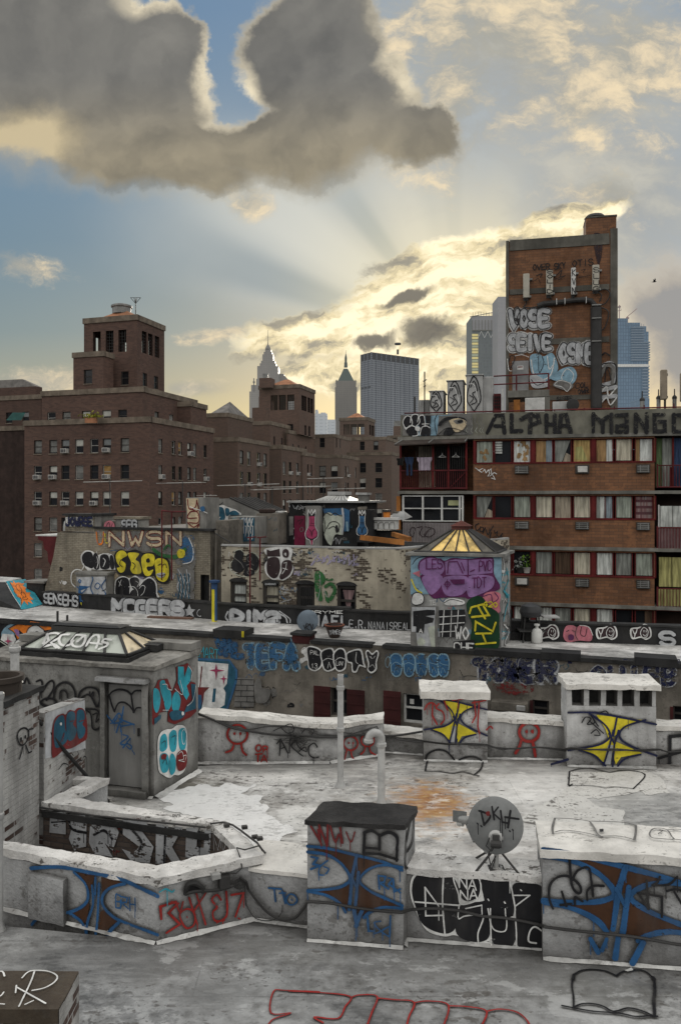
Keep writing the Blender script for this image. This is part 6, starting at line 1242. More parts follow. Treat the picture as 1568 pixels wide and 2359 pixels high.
paint(HY_,YP,'e',[('s','g',30,'1080,430 1140,470 1240,480 1300,430'),('b','y','1245,450 1270,425 1300,440 1296,480 1260,490'),('s','g',14,'1150,440 1180,400 1210,420'),('s','w',7,'1330,350 1360,430 1350,510 1290,530'),('f','e','1245,560 1368,540 1368,775 1245,780')]+[('s','s',9,f'{1255+20*i},{570+(i%3)*25} {1275+17*i},{620+(i%2)*20} {1250+20*i},{690} {1280+15*i},{760}')for i in range(5)]+[('s','T',10,f'{1250+26*i},600 {1270+22*i},680 {1256+26*i},770')for i in range(4)],'green arc and grey blue scribble on the right of the wall',.4,base=.05)
paint(HY_,YP,'e',[('b','w','580,520 576,470 610,436 660,444 690,470 740,455 800,470 812,540 820,568 760,570 700,575 650,570 650,600 600,550'),('b','k','588,515 586,474 614,446 652,452 664,500 660,560 610,545'),('b','k','664,470 692,462 706,560 668,560'),('b','k','712,480 740,462 772,480 776,558 716,560'),('b','k','780,478 802,476 812,556 786,560'),('s','w',6,'690,480 700,520 690,560'),('s','w',6,'735,490 750,510 735,550'),('s','w',10,'540,690 515,660 515,600 545,570 585,575'),('s','w',8,'585,575 600,550 600,530')],'black rounded letters with white outline left of the yellow piece',.1,base=.07)
paint(HY_,YP,'e',[('b','k','812,520 812,460 850,430 900,440 960,430 1010,450 1080,450 1130,480 1190,500 1205,600 1190,655 1150,670 1110,650 1080,610 1020,620 950,610 850,605 820,570'),('b','y','822,470 846,440 880,440 900,470 870,490 860,505 890,530 880,580 850,590 830,560 850,550 830,520'),('b','y','905,460 940,450 985,460 960,500 985,520 1000,590 950,600 925,570 930,520'),('b','y','1000,500 1030,460 1090,470 1085,540 1040,550 1050,580 1085,570 1060,612 1020,600'),('b','y','1095,510 1130,490 1180,510 1195,590 1180,640 1150,655 1110,630 1100,570'),('b','k','1035,500 1055,490 1062,515 1040,520'),('s','k',6,'860,500 850,530 870,550'),('s','k',6,'940,520 960,540 945,570'),('s','k',6,'1120,540 1140,530 1150,550'),('s','k',6,'1150,540 1170,530 1180,555'),('b','s','1110,600 1150,590 1172,600 1150,625 1120,620'),('s','k',5,'1115,605 1145,612 1172,600')],'big yellow bubble letters with black outline',.06,base=.08)
paint(HY_,YP,'e',[('b','w','812,700 822,640 870,615 920,630 960,612 1010,640 1060,620 1105,660 1112,730 1105,778 830,778 812,740'),('b','k','820,700 830,645 872,622 912,640 920,700 905,774 836,774 822,740'),('b','k','920,640 955,622 985,640 980,700 940,700'),('b','k','930,720 985,690 1020,650 1060,630 1098,664 1104,730 1096,774 930,774'),('s','w',5,'915,690 950,690 975,720 980,774'),('s','w',4,'965,650 985,665 975,690'),('s','w',4,'990,700 1010,680 1030,690 1020,730 1000,750'),('l','w',4,'845,650 865,680'),('l','w',4,'865,640 850,685')],'black heart shaped throw up with white outline',.05,base=.09)
b=MB()
for x,y0,y1 in((1172,155,640),(1240,165,640)):b.tube([YP.pt(uy(x),zy(y1,x),.35),YP.pt(uy(x),zy(y0,x),.35)],.03,m_redrail,6)
b.tube([YP.pt(uy(1172),zy(157,1172),.35),YP.pt(uy(1240),zy(165,1240),.35)],.03,m_redrail,6);b.tube([YP.pt(uy(1240),zy(165,1240),.35),YP.pt(uy(1240),zy(168,1240),-.6)],.03,m_redrail,6);tag(obj('fire_ladder',b),'rust red goose neck ladder rails against the yellow lettered wall','ladder')
# ------ tan brick house with four windows
ZP=Plane(P(512,1300,29.4),P(872,1300,27.5));uz=lambda x:ZP.u(v('f',x,0)[0]);zz_=lambda y,x=700:ZP.uv(*v('f',x,y))[1]
ZH=thing('house',ZP.pt(uz(700),RM-6),'tan brick house with four arched windows and a rounded right corner','building')
zzt=zz_(418,700);ops=[(uz(a),uz(b_),zz_(d_,(a+b_)/2),zz_(c_,(a+b_)/2))for a,b_,c_,d_ in((214,328,652,850),(440,554,664,860),(676,802,670,870),(960,1092,680,905))]
rgt=uz(1246);b=MB();b.wall(ZP,uz(150),rgt,0,zzt,ops,m_tanbrick,.3,m_rend)
arc=[ZP.pt(rgt,0)];R_=1.0;cc=ZP.pt(rgt,0,-R_)
for i in range(1,7):a=i/6*math.radians(75);arc.append(cc+ZP.n*R_*math.cos(a)+ZP.t*R_*math.sin(a))
dirn=(arc[-1]-arc[-2]).normalized();arc.append(arc[-1]+dirn*8)
for i in range(len(arc)-1):p,q=arc[i],arc[i+1];b.face([(p.x,p.y,0),(q.x,q.y,0),(q.x,q.y,zzt),(p.x,p.y,zzt)],m_tanbrick)
b.face([ZP.pt(uz(150),0,0),ZP.pt(uz(150),0,-8),ZP.pt(uz(150),zzt,-8),ZP.pt(uz(150),zzt,0)],m_rend);obj('wall',b,ZH,smooth=30)
b=MB();b.face([ZP.pt(uz(150),zzt-.25,0)]+[Vector((p.x,p.y,zzt-.25))for p in arc]+[ZP.pt(uz(150),zzt-.25,-8.5)],m_tar);obj('roof',b,ZH,smooth=0)
b=MB();rim=[ZP.pt(uz(150),zzt,.03)]+[Vector((p.x,p.y,zzt))for p in arc];rim2=[p+(Vector((0,.35,0)))for p in rim]
b.prism(rim+rim2[::-1],zzt+.0,zzt+.06,m_steel);obj('coping',b,ZH,rough=(.4,.02,3))
stl=[(DR['white'],.42,1),(DR['cream'],.5,1),(None,0,0),(DR['rose'],.35,1)]
for i,o in enumerate(ops):
 f_=MB();w_=.09
 f_.pbox(ZP,o[0],o[0]+w_,o[2],o[3],-.26,-.1,m_kframe);f_.pbox(ZP,o[1]-w_,o[1],o[2],o[3],-.26,-.1,m_kframe);f_.pbox(ZP,o[0]+w_,o[1]-w_,o[3]-w_*1.6,o[3],-.26,-.1,m_kframe);f_.pbox(ZP,o[0]+w_,o[1]-w_,(o[2]+o[3])/2-.04,(o[2]+o[3])/2+.04,-.25,-.11,m_kframe)
 cu_=(o[0]+o[1])/2;hw=(o[1]-o[0])/2+.05
 hood=[ZP.pt(cu_-hw*math.cos(a),o[3]-.02+.16*math.sin(a),.03)for a in[math.pi*j/8 for j in range(9)]];f_.face(hood,m_tar)
 wo=obj('window',f_,ZH,smooth=0);q=MB();q.face([ZP.pt(o[0],o[2],-.24),ZP.pt(o[1],o[2],-.24),ZP.pt(o[1],o[3],-.24),ZP.pt(o[0],o[3],-.24)],m_pane);obj('pane',q,wo,smooth=0)
 mt,lo_,_=stl[i]
 if mt:
  q=MB();zl=o[2]+(o[3]-o[2])*lo_*.5
  if i==3:q.face([ZP.pt(o[0]+.15,o[3]-.2,-.2),ZP.pt(o[0]+.35,zl-.1,-.19),ZP.pt(o[1]-.35,zl-.1,-.19),ZP.pt(o[1]-.12,o[3]-.2,-.2)],mt)
  else:q.pbox(ZP,o[0]+w_,o[1]-w_,zl+.05,o[3]-w_*1.6,-.225,-.2,mt)
  obj('blind',q,wo,smooth=0)
 else:
  q=MB();[q.tube([ZP.pt(o[0]+(o[1]-o[0])*j/9,o[2],.0),ZP.pt(o[0]+(o[1]-o[0])*j/9,o[3]-.1,.0)],.018,m_darkmetal,5)for j in range(1,9)];obj('security_bar',q,wo)
clutter(ZH,ZP,'f',200,440,1180,640,34,'eskvTw',31,4,50,.55,base=.007);clutter(ZH,ZP,'f',560,660,680,840,8,'sBek',32,4,36,.45,base=.007)
b=MB();b.pbox(ZP,uz(458),uz(538),zz_(680,500),zz_(664,500),-.05,.06,m_tar);obj('sign_board',b,ZH,smooth=0);paint(ZH,ZP,'f',[('T',[('s',3)],'SHADOWS',460,677,538,677,11,11)],None,0,base=.065)
paint(ZH,ZP,'f',[('c','l',5,'222,580 212,530 240,500 245,445 290,432 320,470 370,450 410,480 424,530 400,590 350,590 330,620 270,610'),('b','k','245,470 270,435 310,455 300,500 322,520 330,470 370,458 410,490 416,530 390,580 350,550 338,570 380,575 380,605 330,618 305,600 320,560 290,590 240,580 222,540 240,490'),('s','e',5,'245,490 290,525 310,560'),('c','e',4,'335,490 355,480 365,500 345,515'),('s','e',4,'330,540 360,530 380,540'),('c','e',4,'335,590 350,575 365,590 350,602')],'dark heart shaped throw up with thin yellow edge',.15,base=.03)
paint(ZH,ZP,'f',[('b','w','456,425 640,418 640,500 655,560 640,610 590,645 550,640 510,640 465,600 455,540 480,490'),('f','K','470,428 495,440 560,425 565,480 470,480'),('b','K','470,540 480,495 520,482 555,495 565,560 545,620 510,630 475,595'),('b','K','585,480 582,440 605,425 625,445 620,485'),('b','K','575,530 600,505 640,510 650,560 625,610 575,640 560,620 575,580'),('l','w',5,'590,525 610,520 605,560 580,600'),('l','w',5,'585,560 615,570'),('c','w',5,'595,460 605,455 605,470')],'dark red black throw up with bold white outline',.1,base=.035)
paint(ZH,ZP,'f',[('b','s','690,445 710,430 720,445 700,460')]+[('s','v',12,f'{790+i*36},{450+(i*37)%40} {810+i*34},{500+(i*53)%50} {780+i*38},{540-(i*29)%40} {830+i*34},{470+(i*31)%60}')for i in range(9)]+[('s','k',4,'655,440 700,450 730,480 690,520'),('s','k',4,'700,480 740,470 760,500'),('s','w',5,'650,440 690,470 700,440')],'faded mauve scribble along the top',.55,base=.03)
paint(ZH,ZP,'f',[('b','g','805,600 830,580 860,595 880,640 850,700 860,780 830,790 806,700'),('s','g',26,'880,690 920,670 945,720 900,790 880,730'),('s','g',20,'890,640 930,640'),('s','s',4,'840,600 845,700 830,790 880,840 890,820'),('s','s',4,'870,700 890,760 910,740')],'green sprayed patch between two windows',.5,base=.03)
paint(ZH,ZP,'f',[('l','s',6,'590,690 585,710 620,715 610,700'),('s','B',8,'560,720 575,760 600,780'),('s','s',5,'570,800 600,790 640,780')],'small white and blue marks beside the second window',.4,base=.03)
b=MB()
for x,y0,y1 in((374,340,850),(443,345,640)):b.tube([ZP.pt(uz(x),zz_(y1,x),.3),ZP.pt(uz(x),zz_(y0,x),.3)],.03,m_redrail,6)
for x in(374,443):b.tube([ZP.pt(uz(x)-.12,zz_(345,x),.3),ZP.pt(uz(x)+.25,zz_(338,x),.3)],.025,m_redrail,5)
tag(obj('fire_ladder',b),'thin red ladder rails in front of the tan brick house','ladder')
b=MB();b.pbox(ZP,uz(62),uz(150),0,zz_(230,100),-3,-.6,m_rend);GAP=obj('party_wall',b);tag(GAP,'stained wall in the recess between the two graffiti houses','wall')
for x,y,lb_ in((82,300,'left drain pipe with a sloping branch in the recess between the graffiti houses'),(132,380,'right drain pipe in the recess beside the tan brick house')):
 b=MB();b.tube([ZP.pt(uz(x),RM,-.4),ZP.pt(uz(x),zz_(y,x),-.4)],.06,m_rend,8)
 if x==82:b.tube([ZP.pt(uz(82),zz_(320,82),-.3),ZP.pt(uz(190),zz_(385,190),-.3)],.03,m_darkmetal,6)
 tag(obj('drain_pipe',b),lb_,'pipe','drain pipes in the recess')
# ---- structures on the back roofs
Rk=ZP.back(4.2);ur=lambda x:Rk.u(v('o',x,0)[0]);zrk=lambda y,x=800:Rk.uv(*v('o',x,y))[1]
Ry=YP.back(1.5)
c4=stackbox('chimney_stack','tall pale chimney with red looping graffiti above the recess',Ry,'o',66,198,166,392,1.0,m_grey,cap=None)
paint(c4,Ry,'o',[('f','c','70,172 150,172 158,370 84,370'),('s','d',9,'80,180 90,240 130,230 140,185'),('s','d',9,'140,190 150,250 100,260 80,300 140,300'),('s','d',8,'100,240 150,270 150,330 90,330'),('s','d',8,'80,330 120,360 155,340 140,372'),('s','w',6,'95,225 130,240 165,250 210,268'),('b','B','165,230 190,225 192,255 170,255')],None,.15,base=.03)
t_=thing('skylight_monitor',Rk.pt(ur(400),zrk(300)),'white sloping roof monitor with black rounded letters on its side','skylight')
q=[Rk.pt(ur(x),zrk(y,x))for x,y in((243,330),(243,176),(352,172),(565,266),(565,300))];bk=[p-Rk.n*2.6 for p in q];b=MB();b.face(q,m_grey);b.face(bk[::-1],m_grey)
for i in range(5):b.face([q[i],bk[i],bk[(i+1)%5],q[(i+1)%5]],m_white if i in(1,2)else m_grey)
obj('housing',b,t_,smooth=0)
b=MB();nn=(q[3]-q[2]).cross(bk[2]-q[2]).normalized();nn=nn if nn.z>0 else-nn
for i in range(7):f0=i/6;b.tube([q[2].lerp(bk[2],f0)+nn*.03,q[3].lerp(bk[3],f0)+nn*.03],.05,m_darkmetal,6)
obj('glazing_bar',b,t_)
paint(t_,Rk,'o',[('b','w','245,310 245,240 300,215 345,230 400,250 430,280 350,285 345,318'),('b','T','250,308 252,244 296,228 318,250 320,312'),('b','T','326,240 350,240 352,280 330,284'),('b','T','356,262 390,252 418,278 360,282'),('f','w','276,280 284,292 298,294 288,302 290,312 280,306 270,312 272,300 264,292 274,290'),('s','k',6,'255,210 275,190 290,215 310,200'),('l','w',4,'262,200 285,215')],None,.05,base=.04)
s1=stackbox('stair_bulkhead','small grey bulkhead with tall white and blue letters below the white monitor',Rk.back(-2.2),'o',340,520,292,470,1.5,m_grey,'bulkhead');Rq=Rk.back(-2.2)
paint(s1,Rq,'o',[('f','T','420,300 515,298 515,450 420,455')]+[('s','w',6,f'{432+i*24},305 {424+i*24},350 {440+i*22},360 {428+i*24},440')for i in range(4)]+[('s','w',5,f'{436+i*24},330 {446+i*22},300 {448+i*23},400')for i in range(3)]+[('s','B',6,'450,300 455,440')],None,.2,base=.03)
s2=stackbox('roof_hut','plain stained concrete hut left of the black skylight bulkhead',Rk.back(-1.0),'o',526,664,270,470,1.6,m_rend,'hut');b=MB();b.pbox(Rk,ur(600),ur(660),zrk(268),zrk(240),.1,1.0,m_kdark);tag(obj('roof_cowl',b,bevel=.05),'dark rounded cowl on top of the stained concrete hut','cowl')
s3=stackbox('lean_to','shadowed lean-to shed between the concrete hut and the black bulkhead',Rk,'o',664,736,282,470,1.5,m_tar,'shed');b=MB();b.pbox(Rk,ur(662),ur(706),zrk(274),zrk(256),-.4,.2,m_steel);tag(obj('roof_cowl',b,bevel=.05),'pale cowl on top of the shadowed lean-to shed','cowl')
BB=thing('roof_bulkhead',Rk.pt(ur(980),zrk(480)),'black roof bulkhead with magenta door and a white ribbed pyramid skylight','bulkhead')
b=MB();b.pbox(Rk,ur(738),ur(1185),zrk(492),zrk(200),-3.2,0,m_blk);obj('wall',b,BB);b=MB();b.pbox(Rk,ur(732),ur(1240),zrk(200)+.002,zrk(188),-3.4,.2,m_steel);obj('roof',b,BB,rough=(.5,.02,2))
b=MB();b.pbox(Rk,ur(776),ur(845),zrk(486),zrk(286),.0,.06,M('magenta_door',(.16,.015,.045),dirt=.4,var=.3));d_=obj('door',b,BB);paint(d_,Rk,'o',[('s','k',4,'800,320 830,310 810,340'),('c','e',4,'815,370 830,360 835,380 820,390')],None,.2,base=.07)
b=MB();zb_=zrk(190);lo=[Rk.pt(ur(905),zb_,-.2),Rk.pt(ur(1108),zb_,-.2),Rk.pt(ur(1108),zb_,-2.6),Rk.pt(ur(905),zb_,-2.6)];hi=[Rk.pt(ur(955),zrk(158),-1.0),Rk.pt(ur(1052),zrk(158),-1.0),Rk.pt(ur(1052),zrk(158),-1.8),Rk.pt(ur(955),zrk(158),-1.8)]
for i in range(4):b.face([lo[i],lo[(i+1)%4],hi[(i+1)%4],hi[i]],m_steel)
for i in range(9):b.tube([lo[0].lerp(lo[1],i/8)+UP*.02,hi[0].lerp(hi[1],i/8)+UP*.02],.035,m_white,6)
b.prism([p for p in hi],hi[0].z-.02,hi[0].z+.05,m_darkmetal);b.prism([Rk.pt(ur(945),0,-.9),Rk.pt(ur(1062),0,-.9),Rk.pt(ur(1062),0,-1.9),Rk.pt(ur(945),0,-1.9)],hi[0].z+.052,hi[0].z+.2,m_steel);obj('skylight',b,BB,smooth=0)
clutter(BB,Rk,'o',742,205,1180,480,30,'sekTw',61,3,34,.3,base=.007);clutter(s2,Rk.back(-1.0),'o',530,280,660,440,8,'ekT',62,3,30,.5,base=.007);clutter(s1,Rk.back(-2.2),'o',345,300,415,450,8,'ekTt',63,3,30,.5,base=.007)
paint(BB,Rk,'o',[('s','s',4,'765,215 780,240 800,215 790,245'),('s','s',4,'800,225 835,240 815,215'),('f','e','740,290 768,290 768,412 742,415'),('f','B','960,240 1100,236 1135,250 1135,380 1100,390 1085,300 970,270'),('b','l','965,300 975,270 1010,265 1040,285 1080,280 1095,300 1095,400 1080,410 1040,410 1015,480 985,450 965,380'),('s','k',7,'965,290 985,268 1015,282 1040,268 1070,285 1095,285'),('s','k',6,'970,300 978,370 968,410 990,460 1010,480'),('s','k',6,'985,370 1010,330 1045,325 1070,345 1065,390'),('s','k',6,'1000,370 1030,355 1050,370'),('b','k','1042,360 1055,345 1065,380 1050,398'),('s','s',4,'1030,450 1050,430 1050,470'),('s','s',4,'1060,440 1070,470 1080,435'),('s','s',14,'1090,240 1098,320 1090,400'),('s','q',18,'1120,330 1125,380')],'pale toothy white piece on the black wall',.1,base=.03)
c5=stackbox('chimney_stack','narrow chimney with magenta vase shaped painting beside the magenta door',Rk.back(-.4),'o',846,938,222,490,.35,m_grey);Rv=Rk.back(-.4)
def vase(parent,cx,col,y0,s):
 pts=lambda l:' '.join(f'{cx+x*s:.0f},{y0+y*s:.0f}' for x,y in l)
 paint(parent,Rv,'o',[('b','w',pts([(-26,18),(-14,10),(0,30),(14,10),(28,16),(24,60),(26,110),(44,150),(40,185),(14,205),(8,232),(-6,232),(-14,205),(-40,190),(-44,150),(-26,115),(-24,60)])),('b','k',pts([(-22,22),(-12,18),(0,40),(14,16),(24,22),(20,60),(22,112),(40,150),(36,182),(12,200),(6,226),(-4,226),(-12,202),(-36,186),(-40,150),(-22,115),(-20,60)])),('b',col,pts([(-18,48),(0,44),(18,46),(17,70),(20,112),(36,150),(32,178),(0,194),(-32,180),(-36,150),(-19,112),(-17,70)])),('b',col,pts([(-4,204),(6,204),(6,228),(0,236),(-4,226)])),('s','k',4,pts([(-20,128),(-4,146),(0,178)])),('s','k',4,pts([(20,128),(6,146),(0,178)])),('l','k',3,pts([(-14,96),(16,92)])),('l','k',3,pts([(-14,106),(16,104)])),('l','k',3,pts([(0,60),(0,90)])),('s','w',5,pts([(-26,30),(-20,0),(-8,24),(2,-2),(12,24),(24,0),(28,30)]))],None,.05,base=.03)
vase(c5,888,'m',246,.98)
c6=stackbox('chimney_stack','narrow black chimney with blue vase shaped painting at the right of the black bulkhead',Rv,'o',1184,1278,246,460,.8,m_blk);vase(c6,1216,'B',252,.82)
c7=stackbox('chimney_stack','plain square chimney rising from the black bulkhead roof',Rk.back(.5),'o',1188,1238,150,190,.6,m_grey,cap=m_steel)
b=MB();b.pbox(Rk,ur(1200),ur(1250),zrk(250),zrk(225),.1,.3,m_rend);tag(obj('chimney_pot',b,rough=(.2,.03,4)),'rough broken cap on the chimney with the blue vase painting','chimney pot')
w_=stackbox('parapet_wall','low white wall with faint outlines left of the orange building',Rk,'o',1280,1440,314,374,.4,m_white,'wall',cap=m_white);paint(w_,Rk,'o',[('s','e',4,f'{1285+i*36},370 {1290+i*36},335 {1315+i*36},330 {1320+i*36},368')for i in range(4)],None,.3,base=.03)
b=MB();b.pbox(Rk,ur(1240),ur(1440),zrk(480),zrk(376),-1,-.4,m_tar);tag(obj('dark_wall',b),'dark wall below the low white wall left of the orange building','wall')
t_=thing('chimney_pot',Rk.pt(ur(1364),zrk(314),-.2),'bright orange chimney pot on the low white wall','chimney pot');b=MB();b.pbox(Rk,ur(1350),ur(1379),zrk(311),zrk(258),-.5,-.1,M('orange_pot',(.5,.17,.03),dirt=.3));obj('pot',b,t_);b=MB();b.pbox(Rk,ur(1345),ur(1384),zrk(257),zrk(244),-.55,-.05,m_darkmetal);obj('cap',b,t_)
b=MB();b.pbox(Rk,ur(1298),ur(1322),zrk(311),zrk(297),-.3,-.1,m_white);tag(obj('small_box',b),'small white box on the low white wall','box')
b=MB();q=[Rk.pt(ur(1320),zrk(312),-1.5),Rk.pt(ur(1440),zrk(312),-1.5),Rk.pt(ur(1440),zrk(300),-3),Rk.pt(ur(1385),zrk(262),-3),Rk.pt(ur(1322),zrk(262),-3)];b.face(q,m_steel);b.pbox(Rk,ur(1318),ur(1350),zrk(314),zrk(262),-3,-2.6,m_rend);tag(obj('lean_to_roof',b,smooth=0),'grey sloping roof and stub behind the orange chimney pot','roof')
for a_,c_,r_,lb_ in((ZP.pt(uz(1000),zz_(372,1000),-2.5),ZP.pt(uz(1370),zz_(392,1370),-1.0),.14,'longer rusty steel beam at the front of the tan brick house roof'),(ZP.pt(uz(1190),zz_(355,1190),-3.5),ZP.pt(uz(1380),zz_(380,1380),-2.0),.12,'shorter rusty steel beam behind the longer one on the tan house roof')):tag(obj('steel_beam',MB().tube([a_,c_],r_,m_rust,4)),lb_,'beam','rusty beams on the tan house roof')
# ---- television aerials
m_al=M('aerial_metal',(.34,.33,.31),var=.2,dirt=.2,bump=0)
def yagi(label,px,ytop,ybot,d,boom,n,el,yaw):
 t_=thing('tv_antenna',P(px,ybot,d),label,'antenna','old television aerials above the back roofs');b=MB();a0,a1=P(px,ybot,d),P(px,ytop,d);b.tube([a0,a1],.028,m_darkmetal,5);obj('mast',b,t_)
 b=MB();bd=Vector((math.cos(yaw),math.sin(yaw),.03));c=a1-UP*.08;b.tube([c-bd*boom*.45,c+bd*boom*.55],.022,m_al,5);sd_=Vector((-bd.y,bd.x,0))
 for i in range(n):q=c+bd*boom*(-.43+.96*i/(n-1));l=el*(1-.5*i/(n-1));b.tube([q-sd_*l,q+sd_*l],.013,m_al,4)
 obj('boom',b,t_)
yagi('single aerial above the dark blue lettered chimney',254,1105,1186,35,2.6,8,.7,.25)
yagi('aerial on a tall mast left of the red looped chimney',421,1108,1195,35,2.0,7,.8,.9)
yagi('small short aerial on top of the red looped chimney',481,1137,1160,34,.5,4,.5,1.3)
yagi('aerial with long boom above the white roof monitor',565,1113,1160,37,3.0,9,.9,.1)
yagi('aerial above the concrete hut, second in the middle',627,1123,1200,36,2.0,7,.8,-.1)
yagi('wide many rodded aerial left of the white pyramid skylight',698,1117,1160,37,2.4,11,1.6,1.0)
yagi('thin aerial high above the pyramid skylight',745,1098,1160,38,1.8,8,.5,.05)
yagi('aerial right of the pyramid skylight',795,1122,1165,38,1.8,8,.8,.15)
# ====== near roofs
def rustspot(t,oc,base):
 c=G(985,1850,R0);d=t.vm('LENGTH',t.vm('MULTIPLY',t.vm('SUBTRACT',oc,tuple(c)),(1/1.05,1/1.45,1)),out=1)
 n=t.noise(t.scale(oc,(1.5,3,1)),2.6,7,.65)
 f=t.sstep(t.m('ADD',t.m('SUBTRACT',1.0,d),t.m('MULTIPLY',t.m('SUBTRACT',n,.5),1.6)),.05,.75)
 col=t.ramp(n,[(.3,(.10,.035,.006)),(.5,(.30,.125,.022)),(.7,(.44,.28,.11))])
 base=t.mix(t.m('MULTIPLY',f,.95),base,col)
 def puddle(px,py,rx,ry,cc,amt):
  nonlocal base
  c2=G(px,py,R0);dd=t.vm('LENGTH',t.vm('MULTIPLY',t.vm('SUBTRACT',oc,tuple(c2)),(1/rx,1/ry,1)),out=1)
  ff=t.sstep(t.m('ADD',t.m('SUBTRACT',1.0,dd),t.m('MULTIPLY',t.m('SUBTRACT',t.noise(oc,1.6,6,.6),.5),1.2)),.0,.7)
  base=t.mix(t.m('MULTIPLY',ff,amt),base,cc)
 puddle(430,1805,.8,.5,(.10,.09,.06),.85);puddle(330,1830,1.0,.5,(.16,.16,.155),.8);puddle(620,1765,3.0,.55,(.20,.2,.19),.75);puddle(1250,1770,3.6,.4,(.22,.22,.21),.6);puddle(1500,1860,1.6,1.4,(.22,.22,.215),.75);puddle(1150,1950,1.2,.6,(.3,.28,.26),.5);puddle(880,1780,1.5,.5,(.3,.29,.27),.5)
 return base
def roofA_extra(t,oc,base):
 def puddle(px,py,rx,ry,cc,amt):
  nonlocal base
  c2=G(px,py,R0);dd=t.vm('LENGTH',t.vm('MULTIPLY',t.vm('SUBTRACT',oc,tuple(c2)),(1/rx,1/ry,1)),out=1)
  ff=t.sstep(t.m('ADD',t.m('SUBTRACT',1.0,dd),t.m('MULTIPLY',t.m('SUBTRACT',t.noise(t.scale(oc,(1,1.6,1)),1.9,6,.6),.5),1.5)),.0,.7)
  base=t.mix(t.m('MULTIPLY',ff,amt),base,cc)
 puddle(200,2220,1.6,.6,(.14,.14,.137),.85);puddle(560,2180,1.3,.4,(.15,.15,.145),.8);puddle(1100,2230,2.2,.5,(.16,.16,.155),.75);puddle(480,2290,.7,.35,(.13,.13,.125),.7);puddle(1400,2290,.9,.5,(.14,.14,.13),.7);puddle(700,2210,.5,.25,(.10,.098,.09),.6)
 return base
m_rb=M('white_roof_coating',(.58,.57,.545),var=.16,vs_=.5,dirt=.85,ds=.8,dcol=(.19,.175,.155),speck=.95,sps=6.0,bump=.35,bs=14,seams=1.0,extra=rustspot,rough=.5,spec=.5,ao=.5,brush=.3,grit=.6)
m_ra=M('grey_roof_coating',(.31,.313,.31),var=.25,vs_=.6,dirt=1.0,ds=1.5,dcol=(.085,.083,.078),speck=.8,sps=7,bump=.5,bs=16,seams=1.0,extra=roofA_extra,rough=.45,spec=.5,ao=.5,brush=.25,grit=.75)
m_patch=M('fresh_white_coating',(.72,.715,.70),var=.14,dirt=.5,ds=1.2,dcol=(.4,.39,.37),speck=.3,sps=8,bump=.2)
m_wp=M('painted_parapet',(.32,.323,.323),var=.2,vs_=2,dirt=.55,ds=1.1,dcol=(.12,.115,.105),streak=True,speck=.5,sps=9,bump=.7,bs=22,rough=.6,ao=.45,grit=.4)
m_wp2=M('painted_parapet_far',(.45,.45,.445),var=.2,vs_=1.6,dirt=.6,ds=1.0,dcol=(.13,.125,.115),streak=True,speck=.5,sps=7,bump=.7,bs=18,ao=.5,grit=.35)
m_cope=M('coping_stone',(.56,.55,.53),var=.25,vs_=3,dirt=.4,ds=2.2,dcol=(.2,.18,.155),speck=.9,sps=11,bump=.7,bs=40)
m_capw=M('white_cap_coating',(.62,.60,.56),var=.12,vs_=2,dirt=.45,ds=1.6,dcol=(.25,.24,.22),speck=.5,sps=10,bump=.4,bs=25)
m_wellb=M('sooty_court_brick',(.1,.09,.08),brick=(.15,.12,.10),b2=(.07,.05,.042),mortar=(.08,.07,.065),var=.35,vs_=2,dirt=.5,ds=1.2,streak=True,bump=.7)
m_wbrick=M('white_painted_brick',(.36,.355,.34),var=.2,vs_=1.5,brick=(.11,.05,.032),b2=(.05,.035,.03),mortar=(.3,.29,.28),patch=(0,.65),dirt=.65,ds=.9,dcol=(.08,.075,.07),streak=True,bump=.9)
m_tarcap=M('asphalt_cap',(.022,.021,.021),var=.35,vs_=3,dirt=.4,ds=3,dcol=(.05,.048,.045),bump=.7,bs=35,rough=.8)
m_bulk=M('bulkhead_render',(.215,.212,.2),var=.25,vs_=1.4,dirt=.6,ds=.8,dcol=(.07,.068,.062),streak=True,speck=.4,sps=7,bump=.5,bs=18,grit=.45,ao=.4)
m_doorm=M('steel_door',(.20,.198,.19),var=.12,dirt=.5,ds=1.3,streak=True,bump=.1,rough=.55)
# ---- light court outline (tops of its parapets)
ZC=16.77
g_=lambda k,x,y:G(*v(k,x,y),ZC)
Fi=[G(-420,1870,ZC),g_('j',10,392),g_('j',768,516),g_('j',1160,432)]
Fo=[G(-420,1892,ZC),g_('j',10,432),g_('j',766,582),g_('j',1292,466)]
Bi=[g_('j',1160,432),g_('j',1040,318),g_('j',205,205),g_('j',430,96),g_('j',178,80),G(-420,1742,ZC)]
Bo=[g_('j',1292,466),g_('j',1098,300),g_('j',345,181),g_('j',540,86),g_('j',178,62),G(-420,1730,ZC)]
FA,FB=G(707,2166,R0),G(1568,2231,R0);FP=Plane(FA,FB);W1=FP.back(.17)
uF=lambda k,x:FP.u(v(k,x,0)[0])
end=FP.pt(FP.u(1568)+7,0)
